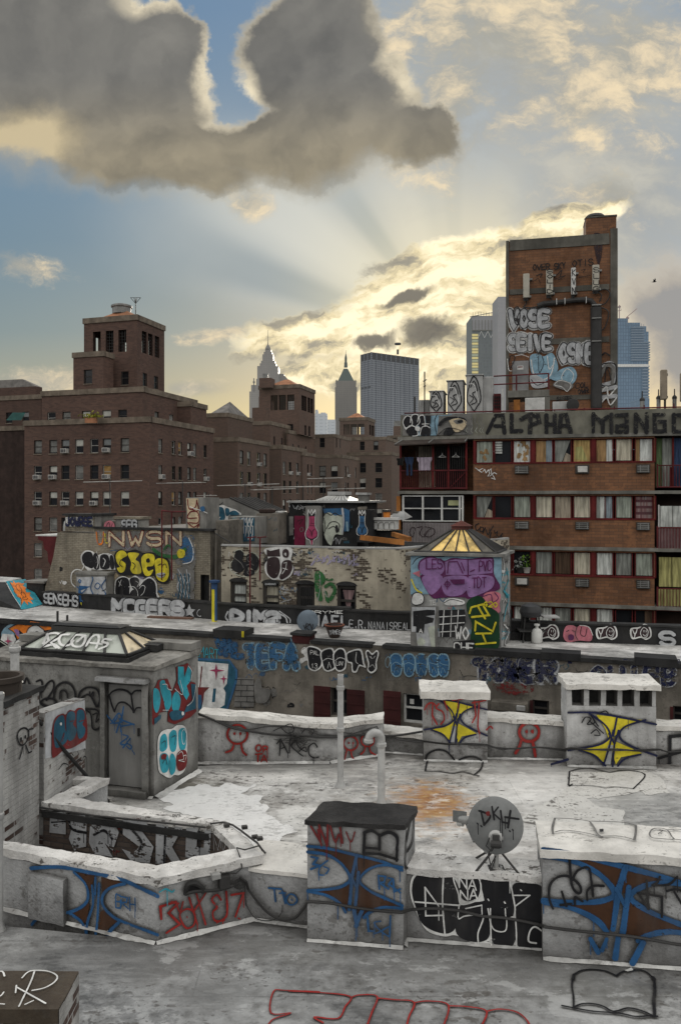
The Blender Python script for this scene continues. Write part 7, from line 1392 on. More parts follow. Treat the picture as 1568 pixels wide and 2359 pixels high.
# ---- roof B (behind the court and the party wall) and its building
far=[G(-300,1795,R0),G(463,1772,R0),G(759,1757,R0),G(865,1738,R0),G(975,1749,R0),G(1130,1751,R0),G(1305,1764,R0),G(1568,1769,R0)]
fe=far[-1]+(far[-1]-far[-2]).normalized()*8
poly=[Vector((p.x,p.y,0))for p in(Bo[5],Bo[4],Bo[3],Bo[2],Bo[1],Bo[0],g_('k',0,0)*0+W1.pt(W1.u(640),0,-.2),W1.pt(W1.u(1568)+7,0,-.2),fe+Vector((.06,.2,0)),*[p+Vector((.05,.2,0))for p in far[::-1]])]
BB_=thing('tenement_building',(2,12,0),'white coated flat roof with rust stain and black book outlines, between both parapet lines','building')
b=MB();n=len(poly)
for i in range(n):p,q=poly[i],poly[(i+1)%n];b.face([(p.x,p.y,0),(q.x,q.y,0),(q.x,q.y,R0-.01),(p.x,p.y,R0-.01)],m_wellb)
obj('wall',b,BB_,smooth=0)
b=MB();tri=tessellate_polygon([[Vector((p.x,p.y,0))for p in poly]]);b.add([Vector((p.x,p.y,R0))for p in poly],[list(t_)for t_ in tri],m_rb);obj('roof',b,BB_,smooth=0)
HP=HPlane(R0)
def jag(pts,amp,seed,k=4):
 rd=random.Random(seed);out=[]
 for i in range(len(pts)):
  a,c=pts[i],pts[(i+1)%len(pts)]
  for j in range(k):f=j/k;out.append((a[0]+(c[0]-a[0])*f+rd.uniform(-amp,amp)*(j>0),a[1]+(c[1]-a[1])*f+rd.uniform(-amp,amp)*.6*(j>0)))
 return out
def patch(parent,pts,z,m,name='coating_patch',amp=6,seed=1,k=4):
 uv=[HP.hit(*p)for p in jag(pts,amp,seed,k)];b=MB();tri=tessellate_polygon([[Vector((p.x,p.y,0))for p in uv]]);b.add([Vector((p.x,p.y,z))for p in uv],[list(t_)for t_ in tri],m);return obj(name,b,parent,smooth=0)
patch(BB_,vs('j','770,185 850,150 940,130 1000,118 1060,132 1120,115 1180,128 1260,122 1180,165 1290,178 1270,205 1320,235 1305,265 1350,285 1370,310 1425,325 1460,355 1395,370 1360,405 1330,425 1300,458 1240,420 1180,360 1100,300 1010,288 900,270 800,240 850,220'),R0+.005,m_patch,seed=3,k=4,amp=5)
patch(BB_,vs('i','950,960 1365,950 1470,1010 1505,1080 1400,1090 1335,1070 1130,1105 1040,1110 1120,1160 1200,1170 1255,1190 1250,1260 960,1290 640,1230 830,1120 930,1050'),R0+.005,M('worn_white_coating',(.56,.55,.52),var=.15,dirt=.6,ds=1.2,dcol=(.3,.29,.27),speck=.8,sps=7,bump=.2),seed=5,amp=5,k=3)
paint(BB_,HP,'i',[('s','k',9,'945,960 940,1040 960,1030'),('s','k',8,'945,960 1000,945 1060,942 1120,955 1170,966 1230,955 1300,958 1345,966 1365,980'),('s','k',8,'1365,975 1358,1000 1300,1058'),('s','k',7,'940,1040 1050,1040 1150,1052 1200,1048 1300,1058')],'black open book outline on the roof before the slotted chimney',.08,base=.012)
paint(BB_,HP,'i',[('s','k',9,'140,955 150,905 160,890'),('s','k',8,'138,957 220,960 290,970 350,962 410,978 440,985'),('s','k',9,'412,980 450,945 462,905')],'lower edge of a black open book outline',.08,base=.012)
# ---- roof A (in front)
bk=[W1.pt(W1.u(1568)+7,0,-.03),W1.pt(W1.u(640),0,-.03),G(*v('j',1212,780),R0),G(*v('j',768,925),R0),G(*v('j',18,850),R0),G(-420,2100,R0)]
polyA=[Vector((p.x,p.y+.15,0))for p in bk]+[Vector((-12,1.5,0)),Vector((14,1.5,0))]
BA=thing('tenement_building',(1,5,0),'nearest grey coated flat roof with big red outline letters at the bottom edge','building')
b=MB();n=len(polyA)
for i in range(n):p,q=polyA[i],polyA[(i+1)%n];b.face([(p.x,p.y,0),(q.x,q.y,0),(q.x,q.y,R0-.01),(p.x,p.y,R0-.01)],m_wellb)
obj('wall',b,BA,smooth=0)
b=MB();tri=tessellate_polygon([[Vector((p.x,p.y,0))for p in polyA]]);b.add([Vector((p.x,p.y,R0))for p in polyA],[list(t_)for t_ in tri],m_ra);obj('roof',b,BA,smooth=0)
m_streak=M('pale_streak',(.60,.59,.56),var=.2,dirt=.7,ds=1.8,dcol=(.3,.295,.28),speck=.6,sps=8,bump=.4)
paint(BA,HP,'k',[('s','r',8,'-30,946 100,952 220,968 200,1010 170,1058 75,1052 110,1075'),('s','r',8,'225,972 260,962 330,968 310,1030 290,1085'),('s','r',8,'330,975 400,982 480,992 460,1050 450,1090'),('s','r',8,'480,995 540,988 620,1005 600,1090'),('s','r',8,'620,1008 700,1012 775,1030 755,1090'),('s','r',8,'780,1030 830,1022 900,1035 945,1075 950,1110')],'red outline letters cut off by the bottom edge',.12,base=.012)
paint(BA,HP,'j',[('s','r',8,'1565,1140 1400,1134 1340,1140 1328,1245 1425,1245 1340,1275 1310,1310')],'left end of the red outline letters',.12,base=.012)
paint(BA,HP,'n',[('s','k',24,'410,1840 480,1805 600,1795 720,1810 800,1840 845,1865'),('s','k',24,'845,1860 920,1815 1060,1800 1150,1820 1210,1870'),('l','k',36,'395,1850 385,1900'),('s','k',20,'380,1900 375,1980 390,2080 392,2200'),('l','k',44,'1225,1880 1235,1900'),('s','k',30,'1240,1900 1245,2040 1235,2120 1245,2290'),('s','k',26,'395,2200 480,2165 600,2165 700,2190 790,2240 850,2240 960,2210 1060,2225 1160,2260 1235,2300'),('s','k',26,'270,2185 420,2215 600,2245 800,2260 900,2270 1040,2300 1180,2295 1270,2300')],'black open book outline on the near grey roof',.06,base=.012)
b=MB();q=[HP.hit(*v('n',x,y))for x,y in((928,1812),(1000,1796),(1020,1810),(958,1838))];b.face([p+UP*(.02+.015*(i%2))for i,p in enumerate(q)],m_white);tag(obj('paper_scrap',b),'white paper scrap on the book outline of the near roof','paper')
# ---- parapet helper
def strip(b,inner,outer,z0,z1,m,f0=0.0,f1=1.0):
 for i in range(len(inner)-1):
  L=lambda a,c,f:(a.x+(c.x-a.x)*f,a.y+(c.y-a.y)*f,0)
  q=[L(inner[i],outer[i],f1),L(inner[i+1],outer[i+1],f1),L(inner[i+1],outer[i+1],f0),L(inner[i],outer[i],f0)]
  b.prism([Vector(p)for p in q],z0,z1,m)
CT_=thing('parapet_wall',(Fo[2].x,Fo[2].y,R0),'white painted parapet with thick stone coping around the open light court','wall')
b=MB();strip(b,Fi,Fo,R0-.3,ZC-.105,m_wp,.12,.93);obj('front_wall',b,CT_,rough=(.35,.006,3),smooth=40)
b=MB();strip(b,Bi,Bo,R0-.3,ZC-.105,m_wp,.1,.9);obj('back_wall',b,CT_,rough=(.35,.006,3),smooth=40)
b=MB();strip(b,Fi,Fo,ZC-.10,ZC,m_cope);obj('coping',b,CT_,rough=(.11,.022,6),smooth=40)
b=MB();strip(b,Bi,Bo,ZC-.103,ZC-.003,m_cope);obj('coping',b,CT_,rough=(.11,.022,6),smooth=40)
b=MB()
for r,(inn,outr)in enumerate(((Bi,Bo),(Fi,Fo))):
 for i in range(len(inn)-1):
  p,q=inn[i],inn[i+1];f=.06;p=p.lerp(outr[i],f);q=q.lerp(outr[i+1],f);b.face([(p.x,p.y,6),(q.x,q.y,6),(q.x,q.y,ZC-.11),(p.x,p.y,ZC-.11)],m_wellb)
b.face([(x,y,8.0)for x,y in((-9,8.5),(2,8.5),(2,13),(-9,13))],m_tar);obj('court_wall',b,CT_,smooth=0)
CP=Plane(Bi[2].lerp(Bo[2],.05),Bi[1].lerp(Bo[1],.05));b=MB();b.pbox(CP,.02,CP.u(v('j',1040,0)[0])-.03,ZC-.20,ZC-.112,.0,.06,m_tar);obj('flashing',b,CT_,rough=(.3,.01,4))
lt=[]
for pts in('255,252 330,250 330,360 250,352','345,262 432,268 430,420 400,425 372,440 345,380 360,330 340,300','452,285 560,290 590,350 560,440 520,400 560,470 470,455 444,400','610,288 720,295 752,350 700,340 760,420 740,500 650,490 605,430 660,450 690,420 610,360','772,310 830,312 830,380 870,320 905,325 850,420 905,515 860,510 820,450 815,505 770,500','920,325 975,330 970,420 1005,425 1010,335 1040,340 1036,465 985,480 915,470'):lt.append(('f','s',pts))
paint(CT_,CP,'j',lt+[('l','k',8,'262,300 330,296'),('s','k',16,'346,262 360,330 430,350'),('s','k',14,'470,360 520,340 560,380'),('s','k',14,'640,320 700,390 690,440'),('l','k',12,'820,312 812,505'),('l','k',12,'985,330 985,420')],'dark block letters across the sunken brick court wall',.5,base=.03)
CP2=Plane(Bi[1].lerp(Bo[1],.05),Bi[0].lerp(Bo[0],.05));paint(CT_,CP2,'j',[('l','s',4,'1055,360 1060,440'),('l','s',4,'1062,380 1080,440 1090,385 1095,430'),('l','s',4,'1100,400 1105,450 1118,410')],None,.3,base=.03)
CP3=Plane(Bi[4].lerp(Bo[4],.05),Bi[3].lerp(Bo[3],.05));paint(CT_,CP3,'g',[('l','s',7,'280,1370 290,1290 340,1280 345,1330'),('l','s',7,'365,1370 370,1290 400,1340 430,1290 440,1370'),('l','s',6,'455,1290 455,1350')],None,.35,base=.03)
FW=[Plane(Fo[1].lerp(Fi[1],.07),Fo[2].lerp(Fi[2],.07)),Plane(Fo[2].lerp(Fi[2],.07),Fo[3].lerp(Fi[3],.07))]
W0='B'
paint(CT_,FW[0],'j',[('f','h','385,548 472,560 456,620 440,642'),('f','h','502,570 606,594 550,625 510,662'),('f','h','350,746 430,690 446,702 432,790 408,800'),('f','h','498,740 518,728 582,786 545,815 512,852 488,822')]+[('s','b',20,'160,526 300,520 440,545 600,580 700,625 780,662'),('s','b',17,'370,545 425,600 440,660 420,705 350,740 250,750 190,775 165,800'),('s','b',17,'350,745 400,780 425,820 430,850'),('s','b',17,'620,600 550,620 512,660 515,710 560,760 620,790 700,820 780,850'),('s','b',18,'590,790 550,830 520,885'),('s','b',15,'460,610 465,700 440,780 430,845'),('s','b',16,'495,600 490,720 485,800 475,870'),('l','b',14,'478,570 476,650'),('T',[('b',9)],'B',578,716,612,720,62,62,dict(wid=1)),('l','b',8,'600,720 606,662 635,668 630,690 606,690 640,722'),('l','b',8,'645,665 648,730'),('l','b',8,'672,668 674,732'),('l','b',8,'648,698 672,700')],'blue and brown tied bow shape with initials BRH',.16,base=.02)
paint(CT_,FW[1],'j',[('l','r',14,'790,775 785,715 860,690'),('l','r',12,'840,690 870,700 825,745 880,800 815,842'),('s','r',10,'860,690 880,740 895,690'),('c','r',10,'890,790 880,750 915,725 950,745 950,800 915,820'),('l','r',6,'914,762 916,768'),('l','r',10,'925,670 965,800'),('l','r',10,'1010,640 945,740'),('l','r',10,'960,650 1005,800'),('s','r',10,'1080,680 1060,655 1035,680 1060,715 1040,740 1050,780 1095,780'),('l','r',11,'1105,640 1110,700'),('s','r',11,'1110,700 1105,760 1060,790'),('l','r',12,'1130,655 1190,645 1150,760'),('l','r',9,'1164,768 1170,772'),('s','t',9,'780,640 810,625 840,640 850,630')],'dark red handstyle tag',.12,base=.02)
b=MB();b.box(FW[0].pt(FW[0].u(v('j',162,0)[0]),R0,-.05),FW[0].t*.53,FW[0].n*.13,UP*.56,m_wp);tag(obj('pipe_chase',b,rough=(.15,.015,5)),'small white boxed pilaster at the foot of the blue painted parapet','pilaster')
t_=thing('junction_box',FW[1].pt(FW[1].u(v('j',1040,0)[0]),ZC-.25,.05),'dark junction box with coiled black cable on the parapet by the red tag','junction box')
J=lambda x,y,o=.05:FW[1].hit(*v('j',x,y))+FW[1].n*o
b=MB();b.pbox(FW[1],FW[1].u(v('j',1068,0)[0]),FW[1].u(v('j',1118,0)[0]),J(1090,615).z,J(1090,560).z,.0,.09,m_darkmetal);b.pbox(FW[1],FW[1].u(v('j',1030,0)[0]),FW[1].u(v('j',1070,0)[0]),J(1050,570).z,J(1050,545).z,.0,.1,m_steel);obj('box',b,t_,rough=(.08,.006,12))
b=MB()
for r in(16,22,28):b.tube([J(1165+r*math.cos(a)*1.0,592+r*.9*math.sin(a),.07)for a in[i*math.pi/9 for i in range(19)]],.011,m_darkmetal,5)
b.tube([J(x,y,.06)for x,y in smooth_pts([(900,645),(960,632),(1050,628),(1120,610),(1165,590)])],.02,m_darkmetal,6);b.tube([J(x,y,.05)for x,y in smooth_pts([(905,650),(915,605),(950,595),(985,615),(990,640)])],.03,m_tar,6);obj('cable_coil',b,t_)
paint(CT_,FW[1],'j',[('b','k','905,648 915,608 945,594 985,604 1000,630 960,636')],None,.1,name='tar_smear',base=.018)
# ---- low wall left of the black topped chimney
LWp=Plane(G(*v('j',1206,776),R0),G(*v('j',1512,822),R0));uw0,uw1=LWp.u(v('j',1206,0)[0]),LWp.u(v('j',1512,0)[0])
t_=thing('parapet_wall',LWp.pt(.5,R0),'short white wall with small blue tag and dangling cable beside the black topped chimney','wall');b=MB();b.pbox(LWp,uw0-.1,uw1+.05,R0-.2,16.6,-.35,0,m_wp);obj('wall',b,t_,rough=(.3,.006,3),smooth=40)
b=MB();b.pbox(LWp,uw0-.1,uw1+.05,16.602,16.65,-.75,.02,m_capw);obj('cap',b,t_,rough=(.2,.012,5),smooth=40)
paint(t_,LWp,'j',[('l','b',10,'1318,625 1380,630'),('l','b',9,'1345,630 1352,690'),('l','b',9,'1385,640 1400,700'),('l','b',8,'1370,650 1400,648'),('c','b',9,'1405,680 1420,655 1445,660 1458,685 1440,705 1415,702'),('l','b',7,'1430,680 1434,684')],'small blue tag',.1,base=.012)
L_=lambda x,y,o=.06:LWp.hit(*v('j',x,y))+LWp.n*o
# ---- black topped chimney
def prism4(b,p,ex,ey,z0,z1,m,mt=None):b.prism([p,p+ex,p+ex+ey,p+ey],z0,z1,m,mt)
cz=17.43;e2v=Vector((.19,.53,0));cu0,cu1=uF('k',46),uF('k',436);cp=FP.pt(cu0,0);cex=FP.pt(cu1,0)-cp
CHB=thing('chimney_stack',cp+UP*R0,'square white chimney with black asphalt top and blue and brown bow painting in front','chimney')
b=MB();prism4(b,cp,cex,e2v,R0-.2,cz-.06,m_wp);obj('stack',b,CHB,rough=(.3,.006,3),smooth=40)
b=MB();prism4(b,cp-FP.n*-.02-FP.t*.02,cex+FP.t*.05,e2v*1.05,cz-.058,cz,m_tarcap);obj('cap',b,CHB,rough=(.1,.03,5),smooth=40)
def bow(parent,pl,view,X,Y,sx_,sy,label,fillc='h',linec='b',wfac=1.0,wear=.08,base=.012,extra=()):
 """the tied bow tag: two flaring triangles pinched in the middle; unit box 0..100"""
 q=lambda s:' '.join(f'{X(float(a), float(b_)):.0f},{Y(float(a), float(b_)):.0f}' for a,b_ in(t_.split(',')for t_ in s.split()))
 w=3.7*wfac
 it=[('f',fillc,q('6,7 20,5 50,12 47,44 43,42 36,26 20,14')),('f',fillc,q('52,12 80,20 100,28 80,24 64,32 56,46 50,44')),('f',fillc,q('45,48 36,58 18,64 2,67 20,72 34,82 40,94 44,88')),('f',fillc,q('55,48 66,62 84,72 100,80 100,84 80,84 66,92 60,99 50,93')),('s',linec,w*sx_,q('0,4 20,5 50,12 80,20 100,30')),('s',linec,w*sx_,q('0,12 20,14 36,26 45,46 36,58 18,64 0,66')),('s',linec,w*sx_,q('100,26 80,24 64,32 55,48 66,62 84,72 100,80')),('s',linec,w*sx_,q('0,68 20,72 34,82 40,94')),('s',linec,w*sx_,q('100,84 80,84 66,92 60,100')),('l',linec,w*sx_*1.1,q('52,12 47,44')),('l',linec,w*sx_*1.1,q('48,36 44,90')),('l',linec,w*sx_*1.1,q('54,36 50,94')),('l',linec,w*sx_*.8,q('46,40 52,60 54,40'))]
 return paint(parent,pl,view,it+list(extra),label,wear,base=base)
bow(CHB,FP,'k',lambda a,b_:48+3.84*a,lambda a,b_:338+2.86*b_+.38*a*(.6),3.6,1,'blue and brown tied bow shape',extra=[('l','b',9,'62,390 90,395 70,420 100,425 62,440'),('s','b',7,'130,405 100,430 95,460 118,462 135,440 115,430'),('l','b',9,'336,465 340,520'),('l','b',8,'336,466 365,470 360,492 340,494 376,520'),('l','b',8,'375,475 395,478 378,500 420,530 425,535'),('l','b',9,'396,480 400,530 425,520'),('l','b',9,'292,632 296,690 316,690'),('s','b',8,'345,650 320,655 330,675 345,690 320,700'),('l','b',9,'385,628 382,710'),('s','b',8,'382,670 350,690 380,712'),('l','b',18,'236,600 250,665'),('l','b',16,'270,605 244,670')])
paint(CHB,FP,'k',[('l','d',9,'62,268 100,330 95,262 125,340'),('l','d',9,'130,262 128,345'),('s','d',8,'140,265 160,330 175,300 190,335 180,270'),('s','d',6,'205,290 225,330 240,290'),('l','d',8,'90,280 105,345'),('l','k',13,'280,290 276,375'),('s','k',13,'278,292 310,284 340,304'),('l','k',12,'340,300 340,360'),('s','k',13,'342,304 380,290 412,312 410,360'),('l','k',13,'276,375 340,378 412,400'),('l','k',12,'276,352 336,356'),('l','k',12,'412,345 410,405')],'dark red scrawl and small black open book near the top',.12,base=.02)
CHS=Plane(cp+cex,cp+cex+e2v);paint(CHB,CHS,'k',[('s','k',14,'446,330 462,250 476,240 470,330 450,370'),('s','k',12,'448,290 440,420 452,440')],None,.15,base=.015)
# ---- party wall with the black NANA letters
wu0,wu1=W1.u(v('k',440,0)[0]),W1.u(v('k',1006,0)[0]);PWL=thing('parapet_wall',W1.pt((wu0+wu1)/2,R0),'low white wall with big black rounded letters below the satellite dish','wall')
b=MB();b.pbox(W1,wu0,wu1+.03,R0-.2,16.78,-.27,0,m_wp);obj('wall',b,PWL,rough=(.3,.005,3),smooth=40)
b=MB();b.pbox(W1,wu0+.0,wu1+.03,16.782,16.865,-.36,.035,m_cope);obj('coping',b,PWL,rough=(.1,.02,6),smooth=40)
paint(PWL,W1,'k',[('b','w','470,480 500,452 560,448 640,462 700,452 745,470 800,466 860,480 920,490 1003,505 1003,778 960,776 890,752 830,766 780,748 720,742 650,712 600,716 530,690 486,610 464,540'),('b','k','478,486 506,460 560,456 600,458 640,478 662,520 664,590 655,670 620,704 560,694 510,660 488,600 472,540'),('b','k','668,590 760,572 800,560 790,700 760,736 700,734 654,706 650,650'),('b','k','752,484 800,474 858,486 880,520 886,600 894,660 884,750 830,756 796,742 782,640 760,540'),('b','k','888,500 940,500 1000,514 1003,600 1003,770 950,766 896,746 886,640 878,540'),('b','k','664,480 690,460 730,468 750,500 744,550 700,572 668,550'),('s','w',7,'600,462 596,580 606,712'),('l','w',7,'484,574 660,588'),('l','w',7,'525,515 580,590'),('l','w',7,'525,515 528,630 600,628'),('c','w',6,'640,468 690,455 735,470 752,510 740,560 700,580 668,580 660,540'),('s','w',6,'664,584 660,640 690,630 760,630 740,700 742,745'),('s','w',6,'690,600 755,586'),('s','w',7,'868,480 880,540 890,600 884,640'),('s','w',6,'790,600 790,640 794,750'),('s','w',6,'780,600 800,680 850,690 856,640'),('s','w',6,'850,600 856,640 890,640 896,750'),('l','w',6,'890,590 950,545 880,545'),('l','w',6,'912,522 916,526'),('l','w',6,'780,560 784,566'),('l','w',6,'846,572 850,576'),('s','w',8,'1000,690 970,672 950,690 945,730 975,738'),('T',[('w',6)],'NA',664,512,740,524,42,42),('T',[('w',6)],'NA',668,566,744,556,42,40)],'big black rounded letters outlined in white with NANA in a bubble',.04,base=.014)
# ---- broad block at the right
bz=17.25;bu0=uF('k',1004);bp=FP.pt(bu0,0);bex=FP.t*6.5;bey=Vector((.13,.74,0))
BLK=thing('chimney_stack',bp+UP*R0,'broad white chimney block at the lower right with large blue and brown bow painting','chimney')
b=MB();prism4(b,bp,bex,bey,R0-.2,bz-.10,m_wp);obj('stack',b,BLK,rough=(.3,.005,3),smooth=40)
b=MB();prism4(b,bp+FP.n*.035-FP.t*.03,bex,bey*1.05,bz-.098,bz,m_capw);obj('cap',b,BLK,rough=(.14,.016,6),smooth=40)
bow(BLK,FP,'n',lambda a,b_:70+16.6*a,lambda a,b_:478+8.6*b_+2.2*a,17,1,'large blue and brown tied bow shape',wfac=1.0,base=.014,extra=[('s','k',30,'170,1130 130,1020 140,880 220,800 330,790 430,860 465,930 440,970 390,930 360,840 345,620'),('s','k',30,'370,830 430,730 540,700 570,820 590,1000'),('s','k',28,'530,1040 530,940 600,890 700,890'),('l','k',28,'262,950 310,1100'),('l','k',28,'250,1090 360,1076'),('s','k',28,'400,1090 400,1010 430,1020 480,1050'),('l','k',28,'1150,830 1170,1130 1060,960 1310,1000 1310,1210'),('s','k',28,'1210,880 1260,850 1290,790'),('s','k',28,'1220,880 1380,870 1470,790'),('s','k',28,'1360,940 1450,920 1530,940'),('l','k',28,'1440,950 1520,1080'),('s','k',26,'1640,800 1760,820 1740,1000 1640,1060'),('l','b',60,'560,1440 640,1580'),('l','b',44,'730,1440 680,1560'),('l','b',60,'850,1420 820,1640'),('l','b',80,'1110,1480 1000,1690')])
TP=HPlane(bz);paint(BLK,TP,'n',[('s','e',26,'195,205 170,300 175,372'),('s','e',20,'200,205 330,210 450,220 560,240'),('s','e',24,'560,240 610,310 640,370 690,405'),('s','e',20,'580,240 760,245 930,255 1040,285'),('s','e',26,'1045,285 1045,360 1030,440'),('s','e',18,'200,355 280,338 420,350 560,375 690,412'),('s','e',18,'700,402 850,400 960,420 1040,445'),('c','e',18,'1190,380 1220,330 1300,318 1380,340 1420,400 1440,436 1320,430 1220,420'),('s','e',18,'1385,335 1480,330 1580,345 1680,380 1640,450 1440,436'),('s','k',8,'1270,350 1330,345 1280,380 1320,376'),('f','k','662,330 706,330 706,360 664,360')],'grey open book outlines on the top face',.06,base=.016)
# ---- satellite dish on the party wall
Dc=P(*v('k',812,266),9.0);Dn=Vector((-.18,-1,.22)).normalized();R_=.315
SD=thing('satellite_dish',P(*v('k',815,440),9.0),'grey satellite dish with black lettered back on a tripod mount over the low wall','satellite dish')
m_dish=M('dish_grey',(.165,.17,.168),var=.15,dirt=.4,ds=3,bump=.05,rough=.55)
b=MB();b.lathe(Dc,[(.001,.075)]+[(R_*i/12,.075*(1-(i/12)**2))for i in range(1,13)]+[(R_*1.02,-.008),(R_*1.0,-.016)]+[(R_*i/12,.075*(1-(i/12)**2)-.016)for i in range(11,0,-1)],m_dish,56,Dn,cap=False);obj('reflector',b,SD,smooth=50)
dx=Vector((1,-.18,0)).normalized();dyv=Dn.cross(dx);dyv=dyv if dyv.z>0 else-dyv
DPl=TPlane(Dc+Dn*.06,Dc+Dn*.06+dx,Dc+Dn*.06+dyv)
paint(SD,DPl,'k',[('l','k',9,'752,205 765,262'),('s','k',9,'745,205 790,225 765,262'),('l','k',9,'797,188 806,240'),('l','k',8,'822,190 803,215 830,240'),('l','k',8,'832,205 838,250 860,255'),('l','k',9,'850,230 905,238'),('l','k',9,'872,205 862,272'),('l','k',7,'737,255 740,258'),('l','k',7,'752,265 755,268'),('l','k',7,'880,280 882,284'),('l','k',7,'868,285 870,288'),('b','d','772,210 786,206 788,222 776,224')],'black handwriting across the dish back',.03,base=.032)
b=MB();mb0=P(*v('k',815,445),9.0);hub=Dc-dyv*.12+Dn*.10
b.lathe(hub-Dn*.04,[(.085,0),(.085,.03),(.06,.05)],m_steel,20,Dn);b.box(hub-dx*.04-dyv*.10+Dn*.0,dx*.08,dyv*.14,Dn*.07,m_darkmetal)
kn=hub+Dn*.08-dyv*.05;b.tube([kn,Vector((mb0.x,mb0.y,kn.z-.1)),mb0],.028,m_steel,10);b.tube([kn-dx*.06,kn+dx*.06],.04,m_darkmetal,10);obj('mount',b,SD)
b=MB();b.box(mb0+Vector((-.09,-.07,-.005)),(.18,0,0),(0,.14,0),(0,0,.025),m_darkmetal)
for dx_,dy_ in((-.05,-.03),(.05,-.03),(-.05,.03),(.05,.03)):b.lathe(mb0+Vector((dx_,dy_,.02)),[(.014,0),(.014,.03)],m_steel,6)
obj('base_plate',b,SD)
b=MB();mid=Vector((mb0.x,mb0.y,kn.z-.12))
for x,y in((718,468),(780,450),(936,498)):q=W1.hit(*v('k',x,y))if x!=780 else mb0+Vector((-.2,.28,0));b.tube([mid,q+W1.n*.02],.014,m_darkmetal,6)
obj('strut',b,SD)
b=MB();LN=P(*v('k',690,245),9.32);b.tube([Dc-dyv*R_*1.0-dx*.1,Dc-dx*R_*.95-Dn*.1-dyv*.1,LN+Vector((.02,0,-.02))],.016,m_dish,8)
b.tube([Dc-dx*R_*.8-dyv*.2,LN+Vector((.0,0,-.03))],.014,m_dish,8);obj('feed_arm',b,SD)
b=MB();ld=(Dc-LN).normalized();b.lathe(LN-ld*.02,[(.045,-.06),(.05,0),(.05,.06),(.035,.075)],m_steel,14,ld);b.box(LN-ld*.13-dx*.055-dyv*.035,dx*.1,dyv*.13,ld*.09,m_dish);b.lathe(LN-ld*.1-dyv*.05,[(.03,-.02),(.03,.06)],m_white,10,ld);obj('lnb',b,SD)
b=MB();b.tube([Vector(p)for p in[kn-dyv*.02-dx*.03,kn-dx*.09-UP*.12,kn-dx*.06-UP*.25,mid-UP*.1,mb0+Vector((-.12,-.1,-.1)),W1.hit(*v('k',780,480))+W1.n*.03]],.008,m_darkmetal,5);b.tube([hub-dx*.07,hub-dx*.11-UP*.1,hub-dx*.05-UP*.16,kn],.007,m_darkmetal,5);obj('cable',b,SD)
# ---- vent pipes
def ventpipe(label,c,h,r,m,collars=(),name='vent_pipe',top=None):
 t_=thing(name,c,label,'vent pipe');b=MB();b.lathe(c,[(r*1.9,0),(r*1.25,.06),(r,.1),(r,h),(r*.75,h),(r*.72,h-.1)],m,20);obj('pipe',b,t_)
 b=MB()
 for z in collars:b.lathe(Vector(c)+UP*z,[(r*1.02,-.02),(r*1.28,0),(r*1.35,.02),(r*1.35,.06),(r*1.05,.075)],m,20)
 if collars:obj('collar',b,t_)
 return t_
c=G(784,1811,R0);ventpipe('tall straight grey vent pipe with collars left of the bent pipe',c,2.02,.056,m_pipew,(1.0,1.75))
c=G(878,1852,R0);t_=thing('vent_pipe',c,'grey vent pipe with gooseneck bend at its top behind the black topped chimney','vent pipe')
ztop=CZ-(1702-HY)/K*c.y;rr=14.5/K*c.y;b=MB();b.lathe(c,[(.09,0),(.065,.08),(.062,ztop-R0-.1)],m_pipew,20);pts=[Vector((c.x-rr+rr*math.cos(a),c.y,ztop+rr*math.sin(a)))for a in[math.pi*i/12 for i in range(13)]]
b.tube([Vector((c.x,c.y,ztop-.12))]+pts+[Vector((c.x-2*rr,c.y,ztop-.05))],.066,m_pipew,18);obj('pipe',b,t_)
b=MB();b.lathe((c.x,c.y,ztop-.12),[(.066,-.02),(.086,0),(.086,.05),(.066,.07)],m_pipew,20);b.lathe((c.x-2*rr,c.y,ztop-.06),[(.066,-.0),(.084,.01),(.084,.05),(.066,.07)],m_pipew,20);obj('collar',b,t_)
c=G(1,2142,R0);ventpipe('grey vent pipe at the left edge rising along the brick pier',c,2.85,.036,m_steel,(1.35,2.8))
# ---- far parapet line of roof B
def farwall(label,base,zt,cop=.09,th=.32,name='parapet_wall',m=m_wp2):
 c=sum(base,Vector())/len(base);t_=thing(name,(c.x,c.y,R0),label,'wall');n_=Vector((.1,1,0)).normalized();b=MB();b2=MB()
 for i in range(len(base)-1):
  p,q=base[i],base[i+1];za,zb2=zt[i],zt[i+1]
  b.prism([p,q,q+n_*th,p+n_*th],R0-.2,[za-cop,zb2-cop,zb2-cop,za-cop],m);o=n_*.05
  b2.prism([p-o,q-o,q+n_*(th+.1),p+n_*(th+.1)],0,[za,zb2,zb2,za],m_capw)
  for j in range(4):b2.v[-8+j].z=[za,zb2,zb2,za][j]-cop+.002
 obj('wall',b,t_,rough=(.4,.008,2.5),smooth=40);obj('coping',b2,t_,rough=(.2,.028,4),smooth=40);return t_
pz=lambda y,d:CZ-(y-HY)/K*d
Q0,Q1,Q2=G(456,1758,R0),G(759,1757,R0),G(882,1738,R0)
FW1=farwall('far white parapet with red round faced figures and black cables, left of the pipes',[Q0,Q1,Q2],[pz(1642,Q0.y),pz(1668,Q1.y),pz(1654,Q2.y)])
Q3,Q4=G(872,1741,R0)+Vector((0,.25,0)),G(985,1750,R0)+Vector((0,.25,0));FW2=farwall('low grey far parapet between the bent pipe and the yellow painted chimney',[Q3,Q4],[pz(1680,Q3.y),pz(1692,Q4.y)])
Q5,Q6=G(1120,1750,R0)+Vector((0,.08,0)),G(1310,1754,R0)+Vector((0,.08,0));FW3=farwall('far white parapet with one red figure between the two yellow painted chimneys',[Q5,Q6],[pz(1650,Q5.y),pz(1662,Q6.y)])
